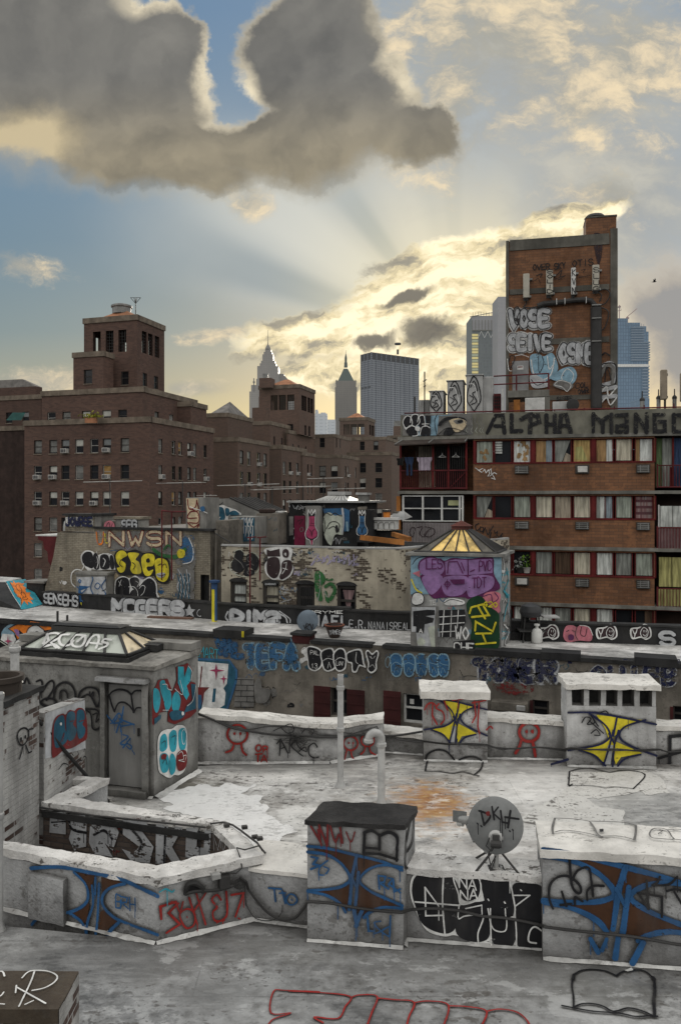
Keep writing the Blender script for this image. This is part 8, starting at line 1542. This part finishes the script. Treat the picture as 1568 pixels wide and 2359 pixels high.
Q7,Q8=G(1505,1762,R0)+Vector((0,.1,0)),G(1568,1764,R0)+Vector((0,.1,0));Q8=Q7+(Q8-Q7).normalized()*7;FW4=farwall('far white parapet at the right edge with black letter',[Q7,Q8],[pz(1670,Q7.y)]*2)
fp1,fp2,fp3,fp4=Plane(Q0,Q1),Plane(Q1,Q2),Plane(Q5,Q6),Plane(Q7,Q8)
def stick(parent,pl,view,cx,cy,r,legs,w,label):paint(parent,pl,view,[('c','r',w,' '.join(f'{cx+r*1.05*math.cos(a):.0f},{cy+r*math.sin(a):.0f}' for a in[i*.6283 for i in range(10)]))]+[('s','r',w,l)for l in legs]+[('c','r',w*.8,f'{cx-r*.35},{cy-r*.1} {cx-r*.25},{cy-r*.15} {cx-r*.28},{cy}'),('c','r',w*.8,f'{cx+r*.28},{cy-r*.1} {cx+r*.36},{cy-r*.15} {cx+r*.34},{cy}')],label,.08,base=.03)
stick(FW1,fp1,'h',350,770,62,['325,830 315,870 275,888','375,830 385,880 408,904'],15,'red round face with two legs')
paint(FW1,fp1,'h',[('c','r',10,'470,862 480,842 498,842 506,862 494,880 478,878'),('l','r',10,'520,885 518,846'),('s','r',10,'518,846 545,850 540,868 520,870'),('l','r',10,'470,900 512,896'),('l','r',10,'486,900 484,950'),('l','r',10,'505,950 525,905 548,960'),('l','r',9,'508,935 540,935'),('l','k',9,'608,830 632,800 625,905'),('l','k',9,'632,800 680,890'),('l','k',8,'640,860 660,850'),('s','k',8,'690,890 695,800 735,810 700,840 750,890 780,910'),('s','k',7,'720,780 750,850 800,880 790,850 750,880'),('s','k',9,'870,850 850,825 815,850 820,900 850,920 880,915'),('s','k',6,'585,745 640,720 700,700 720,740 680,760 640,730'),('s','k',6,'770,760 800,730 850,740 830,780')],'red OPTA letters and black scrawled tag',.1,base=.03)
stick(FW1,fp2,'h',1085,830,44,['1060,870 1050,910 1045,935','1085,880 1095,920 1122,938'],11,'red round face behind the tall pipe')
stick(FW1,fp2,'h',1195,810,40,['1180,850 1170,880 1150,900','1205,850 1215,885 1248,905'],11,'red round face behind the bent pipe')
stick(FW3,fp3,'i',718,736,52,['672,785 662,820 642,852','736,785 745,830 752,870'],18,'red round face with two straight legs')
paint(FW4,fp4,'i',[('l','k',20,'1500,930 1502,760 1580,752 1585,840 1510,850'),('l','k',18,'1440,880 1580,840')],'thick black letter at the right edge',.08,base=.03)
def farchim(label,k,x0,x1,xc0,xc1,ybl,ybr,ycap,ycb,ybk,slots=None):
 A,B=G(*v(k,x0,ybl),R0),G(*v(k,x1,ybr),R0);pl=Plane(A,B);t_=thing('chimney_stack',(A+B)/2,label,'chimney');ub=pl.u(v(k,x1,0)[0])
 zc0=pl.uv(*v(k,(x0+x1)/2,ycb))[1];zc1=pl.uv(*v(k,(x0+x1)/2,ycap))[1];b=MB();zs=zc0
 if slots:zs=pl.uv(*v(k,(x0+x1)/2,slots[1]))[1]
 b.pbox(pl,0,ub,R0-.2,zs,-.5,0,m_wp2);o=obj('stack',b,t_,rough=(.4,.006,3),smooth=40)
 if slots:
  b=MB();xs=[x0]+[x for s in slots[2]for x in s]+[x1]
  for i in range(0,len(xs),2):b.pbox(pl,pl.u(v(k,xs[i],0)[0]),pl.u(v(k,xs[i+1],0)[0]),zs-.003,zc0,-.5,-.002,m_wp2)
  b.pbox(pl,.01,ub-.01,zs,zc0,-.28,-.24,m_tar);obj('vent_pier',b,t_,rough=(.3,.01,4),smooth=40)
 b=MB();c0,c1_=pl.u(v(k,xc0,0)[0]),pl.u(v(k,xc1,0)[0]);b.pbox(pl,c0,c1_,zc0+.002,zc1,-.62,.08,m_capw)
 for q in b.v[4:]:
  if(q-pl.o).dot(pl.n)<-.3:q.z+=.06
 obj('cap',b,t_,rough=(.16,.026,5),smooth=40);return t_,pl
def bow2(parent,pl,view,f,label,wf,extra=()):
 q=lambda s:' '.join('%.0f,%.0f'%f(float(a),float(b_))for a,b_ in(t_.split(',')for t_ in s.split()));w=11*wf
 paint(parent,pl,view,[('f','y',q('32,6 66,12 84,14 60,34 52,46 52,54 64,62 84,76 60,84 54,98 48,60 40,98 34,84 12,72 36,62 46,50 42,32')),('f','s',q('45,62 51,62 48,98 40,98')),('s','n',w,q('0,3 30,2 60,10 100,22')),('s','n',w,q('24,4 40,22 47,38 46,50 34,62 16,68 0,73')),('s','n',w,q('88,14 66,26 58,40 62,54 76,66 100,80')),('s','n',w,q('12,72 28,80 36,90 42,100')),('s','n',w,q('82,78 68,84 60,92 56,102')),('l','n',w,q('55,12 51,44')),('l','n',w,q('51,34 46,68 40,98')),('l','n',w,q('57,34 52,62 50,102')),('l','n',w,q('46,40 52,58'))]+list(extra),label,.05,base=.025)
C3,cp3=farchim('left yellow painted white chimney with plain cap on the far parapet','i',131,487,111,500,897,904,508,550,476)
bow2(C3,cp3,'i',lambda a,b_:(133+3.5*a,540+2.5*b_+.15*a),'yellow and navy tied bow shape with red letters',.9,[('s','r',9,'135,610 150,580 180,570 200,590'),('l','r',9,'180,575 178,640 205,690'),('s','r',9,'215,575 200,600 235,620 245,660 225,690'),('l','r',9,'245,560 262,610'),('l','r',9,'412,560 420,640 400,680'),('l','r',9,'400,570 475,556'),('l','r',9,'438,565 430,700 440,740'),('l','r',8,'290,556 320,550 350,548'),('s','r',9,'478,720 500,700 512,712')])
paint(C3,cp3,'i',[('s','k',10,'142,900 152,860 200,835 250,840 285,870 310,905'),('s','k',10,'310,905 350,880 400,872 440,885 460,905')],'upper edge of a black open book outline',.06,base=.025)
C4,cp4=farchim('right yellow painted white chimney with a row of five vent slots under its cap','i',930,1427,920,1445,928,938,468,498,434,(500,592,((957,1024),(1054,1120),(1148,1212),(1238,1306),(1336,1406))))
bow2(C4,cp4,'i',lambda a,b_:(935+4.9*a,618+3.0*b_+.08*a),'larger yellow and navy tied bow shape',1.1,[('s','k',7,'1010,680 1030,650 1060,660 1040,690 1080,680 1060,640 1100,700'),('s','k',7,'1060,740 1090,720 1110,750 1080,750'),('l','k',7,'1050,670 1130,740'),('s','k',7,'1110,625 1140,615 1155,628'),('l','n',14,'930,885 840,912')])
# ---- cables
def cable(label,pts,r,name='cable',m=m_darkmetal):b=MB();b.tube(pts,r,m,6);return tag(obj(name,b),label,'cable')
h3=lambda pl,k,s,o=.06:[pl.hit(*v(k,*p))+pl.n*o for p in smooth_pts([tuple(map(float,q.split(',')))for q in s.split()])]
cable('thick sagging black cable along the far left parapet',h3(fp1,'h','85,625 200,675 320,725 450,750 600,770 760,775 890,785')+h3(fp2,'h','1010,785 1130,770 1220,770',.08)+h3(Plane(Q3,Q4),'h','1300,775 1400,770 1560,745',.1),.022)
cable('second thinner black cable crossing the far left parapet',h3(fp1,'h','100,640 250,690 400,735 560,715 760,725 880,770')+h3(fp2,'h','1040,775 1140,745 1240,730',.1),.012)
cable('thin cable looping over the far parapet by the bent pipe',h3(fp2,'h','1010,750 1090,760 1180,735 1250,715',.07)+h3(Plane(Q3,Q4),'h','1290,780 1420,795 1560,810',.1),.01)
cable('black cable bundle strung low across both yellow painted chimneys',h3(cp3,'i','-20,770 80,785 140,785 260,798 380,795 480,800',.08)+h3(fp3,'i','520,805 620,812 760,805 900,822',.2)+h3(cp4,'i','935,822 1050,828 1200,825 1320,835 1440,828',.08)+h3(fp4,'i','1480,835 1568,830',.15),.016)
cable('second strand of cable below the first across the yellow painted chimneys',h3(cp3,'i','120,775 260,792 480,806',.1)+h3(fp3,'i','560,818 740,802 900,815',.2)+h3(cp4,'i','940,815 1180,832 1420,822 1450,835',.1),.01)
b=MB();rd=random.Random(2);q0=fp1.hit(*v('h',760,790))+fp1.n*.08
for i in range(9):a=[q0+Vector((rd.gauss(0,.14),-.02-i*.004,rd.gauss(0,.08)))for _ in range(5)];b.tube(a,.007,m_darkmetal,4)
tag(obj('cable_tangle',b),'tangle of thin black wires hanging on the far left parapet','cable')
cable('black cable drooping from the coil across the short wall to the black topped chimney',[J(1165,560,.08),J(1195,580,.09)]+[L_(*p)for p in smooth_pts([(1225,620),(1265,675),(1320,735),(1385,768),(1450,762),(1490,720),(1512,690)])]+h3(FP,'k','50,568 140,574 240,592 330,604 432,612',.05)+h3(W1,'k','470,600 560,596 660,604',.05)+h3(W1,'k','760,628 860,636 990,662',.05)+h3(FP,'k','1010,668 1120,682 1240,694 1380,710 1568,742 1800,770',.06),.016)
cable('thin wire looping below the drooping black cable',[J(1190,600,.06)]+[L_(*p,.05)for p in smooth_pts([(1215,700),(1260,765),(1340,775),(1385,740),(1390,700)])],.005)
cz_=lambda x,y,z=ZC:G(*v('j',x,y),z)
cable('black cable snaking over the coping corner of the light court',[cz_(1030,312,ZC+.02),cz_(1090,305,ZC+.03),cz_(1140,318,ZC+.05),cz_(1180,345,ZC+.04),cz_(1225,380,ZC+.05),cz_(1260,405,ZC+.04),cz_(1285,440,ZC+.02),cz_(1320,475,ZC-.3),cz_(1385,515,R0+.62)],.013)
cable('second cable across the light court coping down to the coil',[cz_(1240,385,ZC+.03),cz_(1270,420,ZC+.04),cz_(1200,440,ZC+.03),cz_(1160,430,ZC+.02),cz_(1175,470,ZC+.02),J(1180,520,.05),J(1150,545,.06),J(1100,540,.06)],.009)
for x,y,lb_ in((1100,332,'first'),(1188,342,'second'),(1238,390,'third'),(1262,398,'fourth')):q=cz_(x,y,ZC+.015);tag(obj('cable_clamp',MB().box(q,(.07,.02,0),(-.02,.05,0),(0,0,.04),m_darkmetal)),lb_+' dark cable clamp from the left on the light court coping','clamp','cable clamps on the light court coping')
cable('long dark conduit line running along the back wall of the light court',[G(*v('j',25,200),16.72),*[CP.hit(*v('j',x,y))+CP.n*.08 for x,y in((215,222),(480,262),(760,290),(1020,318))]],.014)
# ---- leaning pole
q0,q1=G(*v('g',762,1412),R0+.05),P(*v('g',275,845),11.15);b=MB();b.tube([q0,q1],.028,m_tar,8);tag(obj('leaning_pole',b),'dark pole leaning from the brick pier down to the white roof','pole')
cable('thin sagging wire beside the leaning dark pole',[P(*v('g',285,930),11.2),P(*v('g',400,995),11.8),P(*v('g',480,960),12.2)],.006)
# ---- white painted brick pier at left
p0,p1=P(7,1615,10.2),P(91,1579,11.04);zt=p0.z;PR=thing('brick_pier',(p0.x,p0.y,8),'white painted brick pier with black stick figure at the left edge','chimney')
lf=Vector((-3.5,.6,0));b=MB();b.prism([p0,p1,p1+lf,p0+lf],6,zt-.08,m_wbrick);obj('stack',b,PR,smooth=0)
b=MB();b.prism([p0-Vector((-.04,.05,0)),p1+Vector((.06,.05,0)),p1+lf,p0+lf],zt-.078,zt,m_tar);obj('cap',b,PR,rough=(.2,.02,5))
PP=Plane(p0,p1);paint(PR,PP,'g',[('c','k',15,'118,960 130,915 165,895 195,915 192,970 165,1010 135,1010'),('l','k',13,'200,905 228,900'),('l','k',14,'158,1015 150,1050 132,1110'),('l','k',14,'175,1015 195,1070 215,1060'),('b','k','135,965 145,960 148,985 138,990'),('b','k','165,950 176,945 175,965 166,970')],'black stick figure with round face',.12,base=.014)
t_=thing('chimney_pot',P(8,1570,10.7),'rusty round chimney pot on top of the white brick pier','chimney pot');b=MB();c=P(6,1572,10.7);c.z=zt-.02;b.lathe(c,[(.26,0),(.26,.17),(.29,.18),(.29,.25),(.23,.25),(.22,.05)],M('rusty_flue',(.05,.04,.033),dirt=.4),24,cap=False);b.lathe(c,[(.225,.06),(.001,.06)],m_dark,24,cap=False);obj('pot',b,t_)
c=P(35,1580,11.3);c.z=zt-.02;ventpipe('short pale vent pipe with flange standing on the white brick pier',c,P(35,1486,11.3).z-c.z,.062,m_pipew,(P(35,1500,11.3).z-c.z,))
# ---- lettered screen wall between pier and bulkhead
s0,s1=P(102,1642,11.2),P(196,1609,12.5);SCW=thing('screen_wall',(s0.x,s0.y,12),'whitewashed wall panel with dark blue and red letters between pier and bulkhead','wall')
n_=Vector((-.1,.03,0));b=MB();b.prism([s0,s1,s1+n_*2,s0+n_*2],12,[s0.z,s1.z,s1.z,s0.z],m_wbrick);obj('wall',b,SCW,smooth=0)
SPn=Plane(s0,s1);clutter(CT_,CP,'j',255,260,1030,480,18,'ekd',71,4,40,.5,base=.007);paint(SCW,SPn,'g',[('f','s','316,795 592,700 598,1040 316,1110')],'whitewash',.12,base=.008,name='whitewash')
paint(SCW,SPn,'g',[('b','d','362,890 385,820 430,795 455,800 480,770 515,775 540,755 580,765 600,830 604,960 560,1000 500,1035 440,1050 400,1085 360,1100 356,1000'),('b','T','370,890 392,830 428,805 445,830 450,900 470,960 440,1010 380,1030'),('b','T','462,800 490,778 515,790 520,830 505,870 530,910 510,970 470,980 455,880'),('b','T','530,790 555,765 580,780 585,830 570,870 590,900 580,950 545,970 530,900'),('s','d',7,'415,1000 440,930 430,990'),('s','d',6,'480,850 510,845'),('s','d',6,'545,850 580,840'),('b','w','408,860 422,858 420,876 410,874'),('s','k',9,'400,1185 430,1145 465,1155 470,1190'),('s','k',9,'510,1190 530,1120 560,1125 575,1095 594,1110 596,1200'),('l','k',8,'490,1075 500,1088'),('l','k',8,'530,1060 536,1080'),('l','k',8,'578,1040 572,1060')],'navy letters with dark red shadow above black strokes',.08,base=.02)
# ---- stair bulkhead with door and big skylight
N0=Vector((G(355,1838,R0).x,G(355,1838,R0).y,0));Fr=Vector((G(456,1775,R0).x,G(456,1775,R0).y,0));Lf=Vector(((46-CX)/K*13.96,13.96,0));Lf=N0+(Lf-N0)*1.35;Bk=Lf+(Fr-N0)
zb_=18.22;SB=thing('roof_bulkhead',(N0.x,N0.y,R0),'grey stair bulkhead with steel door, turquoise letters on its side and a large skylight','bulkhead')
SF_,SR_=Plane(Lf,N0),Plane(N0,Fr);us=lambda x:SF_.u(v('g',x,0)[0]);zs_=lambda x,y:SF_.uv(*v('g',x,y))[1]
b=MB();L0=(N0-Lf).length;dop=(us(745),us(1002),R0+.12,zs_(870,590));b.wall(SF_,0,L0,R0-.2,zb_,[dop],m_bulk,.1,m_bulk)
b.wall(SR_,0,(Fr-N0).length,R0-.2,zb_+.05,[],m_bulk);b.prism([Lf,Bk,Bk+Vector((0,.02,0)),Lf+Vector((0,.02,0))],R0-4,zb_,m_bulk);b.prism([Bk,Fr,Fr+Vector((0,.02,0)),Bk+Vector((0,.02,0))],R0-.2,zb_+.04,m_bulk);b.face([(Lf.x,Lf.y,R0-4),(N0.x,N0.y,R0-4),(N0.x,N0.y,R0),(Lf.x,Lf.y,R0)],m_bulk);obj('wall',b,SB,smooth=0)
m_brf=M('weathered_felt',(.24,.23,.21),var=.3,dirt=.8,ds=1.5,dcol=(.05,.048,.042),speck=.6,sps=6,bump=.5)
ee,ff_=(N0-Lf).normalized(),(Fr-N0).normalized();b=MB();rp=[Lf-ff_*.05,N0+ee*.05-ff_*.05,Fr+ee*.05+ff_*.03,Bk];b.prism(rp,zb_+.004,[zb_+.07,zb_+.07,zb_+.13,zb_+.13],m_brf);obj('roof',b,SB,rough=(.25,.02,4))
b=MB();b.prism([Fr+ee*.06-ff_*.35,Fr+ee*.06,Bk,Bk-ff_*.35],zb_+.132,zb_+.27,m_grey);b.box(Fr-ee*1.9-ff_*.55+UP*(zb_+.13),ee*1.4,ff_*.3,UP*.12,m_tar);obj('parapet',b,SB,rough=(.3,.015,4))
b=MB();b.pbox(SF_,dop[0]+.02,dop[1]-.02,R0+.13,dop[3]-.02,-.09,-.04,m_doorm);d_=obj('door',b,SB,bevel=.01)
b=MB();b.pbox(SF_,us(962),us(972),zs_(967,955),zs_(967,900),-.04,.0,m_darkmetal);obj('handle',b,d_)
b=MB();[b.tube([SF_.pt(us(748),zs_(748,y),-.02),SF_.pt(us(748),zs_(748,y+30),-.02)],.018,m_darkmetal,8)for y in(640,1190)];obj('hinge',b,d_)
b=MB();b.pbox(SF_,us(712),us(744),R0,dop[3]+.06,.0,.05,m_bulk);b.pbox(SF_,us(1003),us(1048),R0,dop[3]+.06,.0,.05,m_bulk);b.pbox(SF_,us(700),us(1052),dop[3]+.062,dop[3]+.13,.0,.16,m_wp);b.pbox(SF_,us(720),us(1040),R0+.0,R0+.118,-.1,.12,m_bulk);obj('door_frame',b,SB,rough=(.25,.01,5),smooth=40)
zk=zb_+.16;k0=[Vector((G(*v('g',x,y),zk).x,G(*v('g',x,y),zk).y,zk))for x,y in((146,352),(890,402),(1118,314))];k0.append(k0[0]+(k0[2]-k0[1]));k0[0]=k0[1]+(k0[0]-k0[1])*1.0
cd_,dd_=(k0[1]-k0[0]).normalized(),(k0[2]-k0[1]).normalized();ctr=sum(k0,Vector())/4;hl=(k0[1]-k0[0]).length;hw=(k0[2]-k0[1]).length;zrd=zk+.34
rdg=[ctr+cd_*a*hl*.30+dd_*b_*hw*.12+UP*(zrd-zk)for a,b_ in((-1,-1),(1,-1),(1,1),(-1,1))]
b=MB();fk=[k0[0]-cd_*.06-dd_*.06,k0[1]+cd_*.06-dd_*.06,k0[2]+cd_*.06+dd_*.06,k0[3]-cd_*.06+dd_*.06];b.prism(fk,zb_+.06,zk-.005,m_tar);b.prism([p for p in k0],zk-.004,zk+.02,m_tar);SK=obj('skylight_curb',b,SB,rough=(.4,.008,3))
fr_=MB();m_sg=wired((.40,.43,.38));m_cream=wired((.74,.62,.42))
lift=[p+UP*.03 for p in k0]
skyface(SK,lift[0],lift[1],rdg[1],rdg[0],5,[m_sg]);skyface(SK,lift[1],lift[2],rdg[2],rdg[1],2,[m_cream]);skyface(SK,lift[2],lift[3],rdg[3],rdg[2],5,[m_sg]);skyface(SK,lift[3],lift[0],rdg[0],rdg[3],2,[m_sg])
for i in range(4):fr_.tube([lift[i],lift[(i+1)%4]],.035,m_tar,6)
obj('glazing_bar',fr_,SK)
b=MB();rc=[ctr+cd_*a*hl*.33+dd_*b_*hw*.17+UP*(zrd-zk)for a,b_ in((-1,-1),(1,-1),(1,1),(-1,1))];b.prism(rc,zrd-.02,zrd+.07,M('skylight_ridge',(.05,.05,.048),dirt=.5));tp2=[ctr+cd_*a*hl*.27+dd_*b_*hw*.08+UP*(zrd-zk+.12)for a,b_ in((-1,-1),(1,-1),(1,1),(-1,1))]
for i in range(4):b.face([rc[i]+UP*.092,rc[(i+1)%4]+UP*.092,tp2[(i+1)%4],tp2[i]],m_tar)
b.face(tp2,M('ridge_grey',(.07,.07,.068),dirt=.5));obj('ridge_cap',b,SB,rough=(.3,.006,4))
KP=TPlane(lift[0],lift[1],rdg[1]);paint(SB,KP,'g',[('s','w',24,'310,310 340,250 400,240 430,260 390,290 340,300 320,330 380,320 420,345'),('l','w',20,'335,240 345,290 315,335'),('l','w',16,'350,290 400,345'),('s','w',22,'490,250 440,255 420,290 440,325 490,325 520,295'),('s','w',22,'600,260 540,255 510,290 520,330 570,335 600,300 600,260 550,300'),('s','w',22,'610,330 650,270 690,255 700,290 680,345'),('s','w',18,'640,310 720,320'),('s','w',18,'785,290 740,285 725,305 760,315 750,335 700,355')],'white spray lettering on the skylight glass',.04,base=.03)
paint(SB,SF_,'g',[('s','k',15,'140,550 165,600 190,545 215,600'),('s','k',14,'260,570 290,560 300,600 275,700 330,740'),('s','k',14,'300,640 340,580 375,565 380,620 330,700'),('c','k',13,'290,720 320,690 370,690 400,710 380,740 330,745'),('s','k',15,'380,690 400,610 450,575 500,590 530,640 535,700'),('s','k',12,'425,690 430,640 455,630 475,650 480,680'),('s','k',14,'555,690 570,640 620,610 680,620 705,670 700,725 680,740 650,680 620,660 580,680'),('s','k',10,'635,640 640,670 660,640 660,670'),('s','k',13,'600,760 640,760 690,770 715,830 712,880 680,905 655,890 650,840 640,790 600,760'),('s','k',10,'660,800 690,790 680,850 700,830')],'black rounded outline letters on the front',.12,base=.014)
paint(d_,SF_,'g',[('s','k',16,'765,670 790,640 840,625 890,635 920,660'),('s','k',15,'768,668 785,730 805,780'),('s','k',14,'805,780 830,725 870,715 910,740 940,780'),('s','k',15,'922,662 930,720 942,785'),('s','k',14,'925,660 950,635 988,632'),('s','k',13,'942,785 960,755 988,752'),('l','b',13,'870,745 862,800 820,925'),('l','b',12,'755,805 800,860 830,815'),('s','b',11,'790,850 840,790 860,850 780,860'),('l','b',12,'840,830 945,870'),('l','b',11,'860,880 945,865'),('l','b',10,'850,870 860,940'),('s','b',11,'870,940 905,955 850,1000 880,1010'),('l','b',11,'920,965 870,1030'),('s','b',10,'900,1000 930,1020 920,1040 895,1020'),('l','b',8,'934,1045 938,1058'),('l','b',8,'946,1062 950,1076')],'black open book outline and blue tag on the steel door',.06,base=.006)
paint(SB,SR_,'g',[('f','d','1062,640 1090,600 1105,560 1170,550 1205,640 1235,560 1230,470 1290,450 1310,440 1345,490 1330,570 1365,580 1372,780 1330,820 1220,870 1170,850 1175,770 1110,790 1070,880 1062,860'),('b','t','1070,630 1095,620 1115,650 1120,700 1110,760 1090,790 1070,740'),('b','t','1115,575 1145,560 1160,600 1190,640 1195,730 1160,780 1140,700 1120,640'),('b','t','1205,670 1235,640 1260,700 1240,780 1200,760'),('f','t','1240,465 1280,465 1285,540 1312,455 1335,490 1325,570 1300,600 1320,660 1300,700 1262,640 1240,580'),('f','T','1330,585 1362,590 1366,760 1280,790 1300,740 1340,700'),('b','T','1180,790 1230,770 1290,790 1260,830 1200,840'),('f','T','1072,830 1122,800 1118,830 1075,872'),('s','w',5,'1130,590 1160,590 1165,620 1195,630'),('s','w',5,'1310,460 1335,500 1328,560'),('s','w',5,'1215,620 1260,660 1270,640 1250,560'),('s','w',5,'1130,770 1170,770'),('s','w',5,'1300,740 1340,700 1360,600'),('b','w','1260,785 1272,780 1276,800 1264,806')],'turquoise and navy wildstyle letters with dark red edge',.06,base=.014)
paint(SB,SR_,'g',[('b','w','1100,1000 1120,930 1160,905 1200,900 1240,875 1290,885 1308,950 1305,1100 1290,1190 1250,1225 1215,1225 1185,1245 1140,1225 1105,1180'),('b','t','1115,990 1125,950 1150,935 1165,960 1168,1030 1140,1060 1115,1050'),('b','t','1180,940 1205,910 1230,920 1235,980 1225,1050 1195,1060 1180,1010'),('b','t','1245,920 1270,895 1295,910 1300,980 1290,1040 1260,1050 1245,1000'),('b','t','1115,1090 1140,1070 1170,1085 1180,1150 1165,1200 1130,1205 1114,1150'),('b','t','1185,1090 1205,1075 1222,1110 1222,1190 1195,1225 1180,1190'),('b','d','1232,1080 1265,1050 1298,1060 1302,1130 1285,1180 1245,1195 1228,1150'),('b','d','1120,1090 1140,1075 1160,1085 1150,1110 1125,1115'),('s','K',6,'1125,1000 1150,985 1150,1030'),('s','K',6,'1195,960 1220,950 1215,1010'),('c','w',5,'1262,930 1280,905 1295,940 1285,1000 1268,1000'),('s','K',6,'1130,1140 1150,1110 1160,1150'),('s','w',5,'1235,1080 1262,1060 1275,1110 1240,1120 1280,1130'),('s','w',5,'1270,1090 1292,1085 1285,1120')],'turquoise bubble letters in a thick white outline',.04,base=.014)
def cant(parent,pts,m,w=.04,h=.03,name='cant_strip',z=R0):
 b=MB();rd=random.Random(int(pts[0].x*100));
 for i in range(len(pts)-1):
  p,q=pts[i],pts[i+1];L_n=(q-p).length;n=max(2,int(L_n/.07));t0=(q-p).normalized();nn=Vector((t0.y,-t0.x,0));vv=[]
  for j in range(n+1):
   c=p+(q-p)*(j/n);f_n=noise.noise(c*2.2);g_n=noise.noise(c*9);ww=w*(1+.5*f_n+.35*g_n);hh=h*(1+.5*g_n)
   vv+=[Vector((c.x,c.y,z+hh))+nn*.012,Vector((c.x,c.y,z+.02+hh*.25))+nn*ww*.4,Vector((c.x,c.y,z+.006))+nn*ww]
  b.add(vv,[(3*j+k_,3*j+3+k_,3*j+4+k_,3*j+1+k_)for j in range(n)for k_ in(0,1)],m)
 return obj(name,b,parent,smooth=60)
m_cant=M('bright_flashing',(.47,.47,.455),var=.45,dirt=.55,ds=2,dcol=(.2,.19,.18),speck=.4,sps=9,bump=.5)
fwl=[Fo[i].lerp(Fi[i],.07)for i in(1,2,3)];cant(CT_,fwl,m_cant,.06,.035);cant(BA,[LWp.pt(uw0,0),LWp.pt(uw1,0)],m_cant)
cant(CHB,[cp,cp+cex],m_cant);cant(CHB,[cp+cex,cp+cex+FP.n*-.17],m_cant);cant(PWL,[W1.pt(wu0,0),W1.pt(wu1,0)],m_cant,.04,.03);cant(BLK,[bp,bp+bex],m_cant,.05,.03)
cant(FW1,[Q0,Q1,Q2],m_cant,.07,.04);cant(FW2,[Q3,Q4],m_cant);cant(FW3,[Q5,Q6],m_cant,.06,.035);cant(C3,[cp3.pt(0,0),cp3.pt(cp3.u(v('i',487,0)[0]),0)],m_cant,.06,.035);cant(C4,[cp4.pt(0,0),cp4.pt(cp4.u(v('i',1427,0)[0]),0)],m_cant,.06,.035);cant(SB,[N0,Fr],m_cant,.12,.04);cant(SB,[SF_.pt(us(1048),0),N0],m_cant,.06,.035)
# ---- capped chimney in the bottom left corner
q=[G(*v('j',x,y),17.05)for x,y in((-330,1222),(287,1222),(386,1036),(-330,1030))];t_=thing('chimney_stack',(q[1].x,q[1].y,R0),'brown capped chimney with white letters cut off by the lower left corner','chimney')
b=MB();b.prism([Vector((p.x,p.y,0))for p in q],16.93,17.05,M('brown_cap',(.045,.033,.022),var=.3,dirt=.4,ds=3,dcol=(.09,.075,.055),speck=.3,bump=.3,rough=.5));obj('cap',b,t_,rough=(.3,.006,5))
b=MB();ins=[p.lerp(sum(q,Vector())/4,.06)for p in q];b.prism([Vector((p.x,p.y,0))for p in[ins[0].lerp(ins[3],.25),ins[1].lerp(ins[2],.25),ins[2],ins[3]]],R0-.1,16.928,m_tar)
for f in(.0,.22,.46,.68,.93):c0=ins[0].lerp(ins[1],f);b.box((c0.x,c0.y,R0),(ins[1]-ins[0]).normalized()*.1,(ins[3]-ins[0]).normalized()*.3,UP*(16.928-R0),m_wp)
obj('stack',b,t_,smooth=0);b=MB();e0,e1_=q[1].lerp(q[2],.01),q[2];b.face([(e0.x+.005,e0.y,R0),(e1_.x+.005,e1_.y,R0),(e1_.x+.005,e1_.y,17.04),(e0.x+.005,e0.y,17.04)],m_wbrick);obj('side_wall',b,t_,smooth=0)
paint(t_,HPlane(17.05),'j',[('s','w',9,'170,1045 150,1100 95,1215'),('s','w',9,'110,1075 150,1042 230,1042 280,1065 270,1095 220,1125 160,1138'),('l','w',9,'80,1120 225,1202'),('l','w',8,'78,1150 82,1115'),('l','w',8,'125,1208 165,1190'),('s','w',9,'-40,1060 10,1046 24,1070'),('s','w',9,'-60,1180 0,1170 20,1150'),('s','w',8,'-20,1205 24,1210')],'white handstyle letters on the brown cap',.03,base=.014)
# ---- a bird gliding far off
bp_=P(1505,649,60);t_=thing('bird',bp_,'small dark bird gliding in the sky right of the brick tower','bird');s=.26;b=MB();ax=Vector((1,.2,.15)).normalized()
b.lathe(bp_,[(.001,-.75*s),(.10*s,-.5*s),(.19*s,-.1*s),(.2*s,.2*s),(.12*s,.5*s),(.13*s,.62*s),(.08*s,.75*s),(.001,.9*s)],m_dark,12,ax)
b.face([bp_-ax*.6*s,bp_-ax*1.15*s+Vector((0,.2,.0))*s,bp_-ax*1.15*s-Vector((0,.2,0))*s],m_dark);obj('body',b,t_)
for sg in(-1,1):
 b=MB();wv=Vector((-.2*sg*.2,sg*.45,.75));r_=bp_+ax*.15*s;pts=[r_+ax*.28*s,r_+ax*.3*s+wv*.7*s,r_-ax*.15*s+wv*1.35*s,r_-ax*.2*s+wv*.8*s,r_-ax*.3*s];b.face(pts,m_dark);obj('wing',b,t_,smooth=0)
bpy.context.view_layer.update()
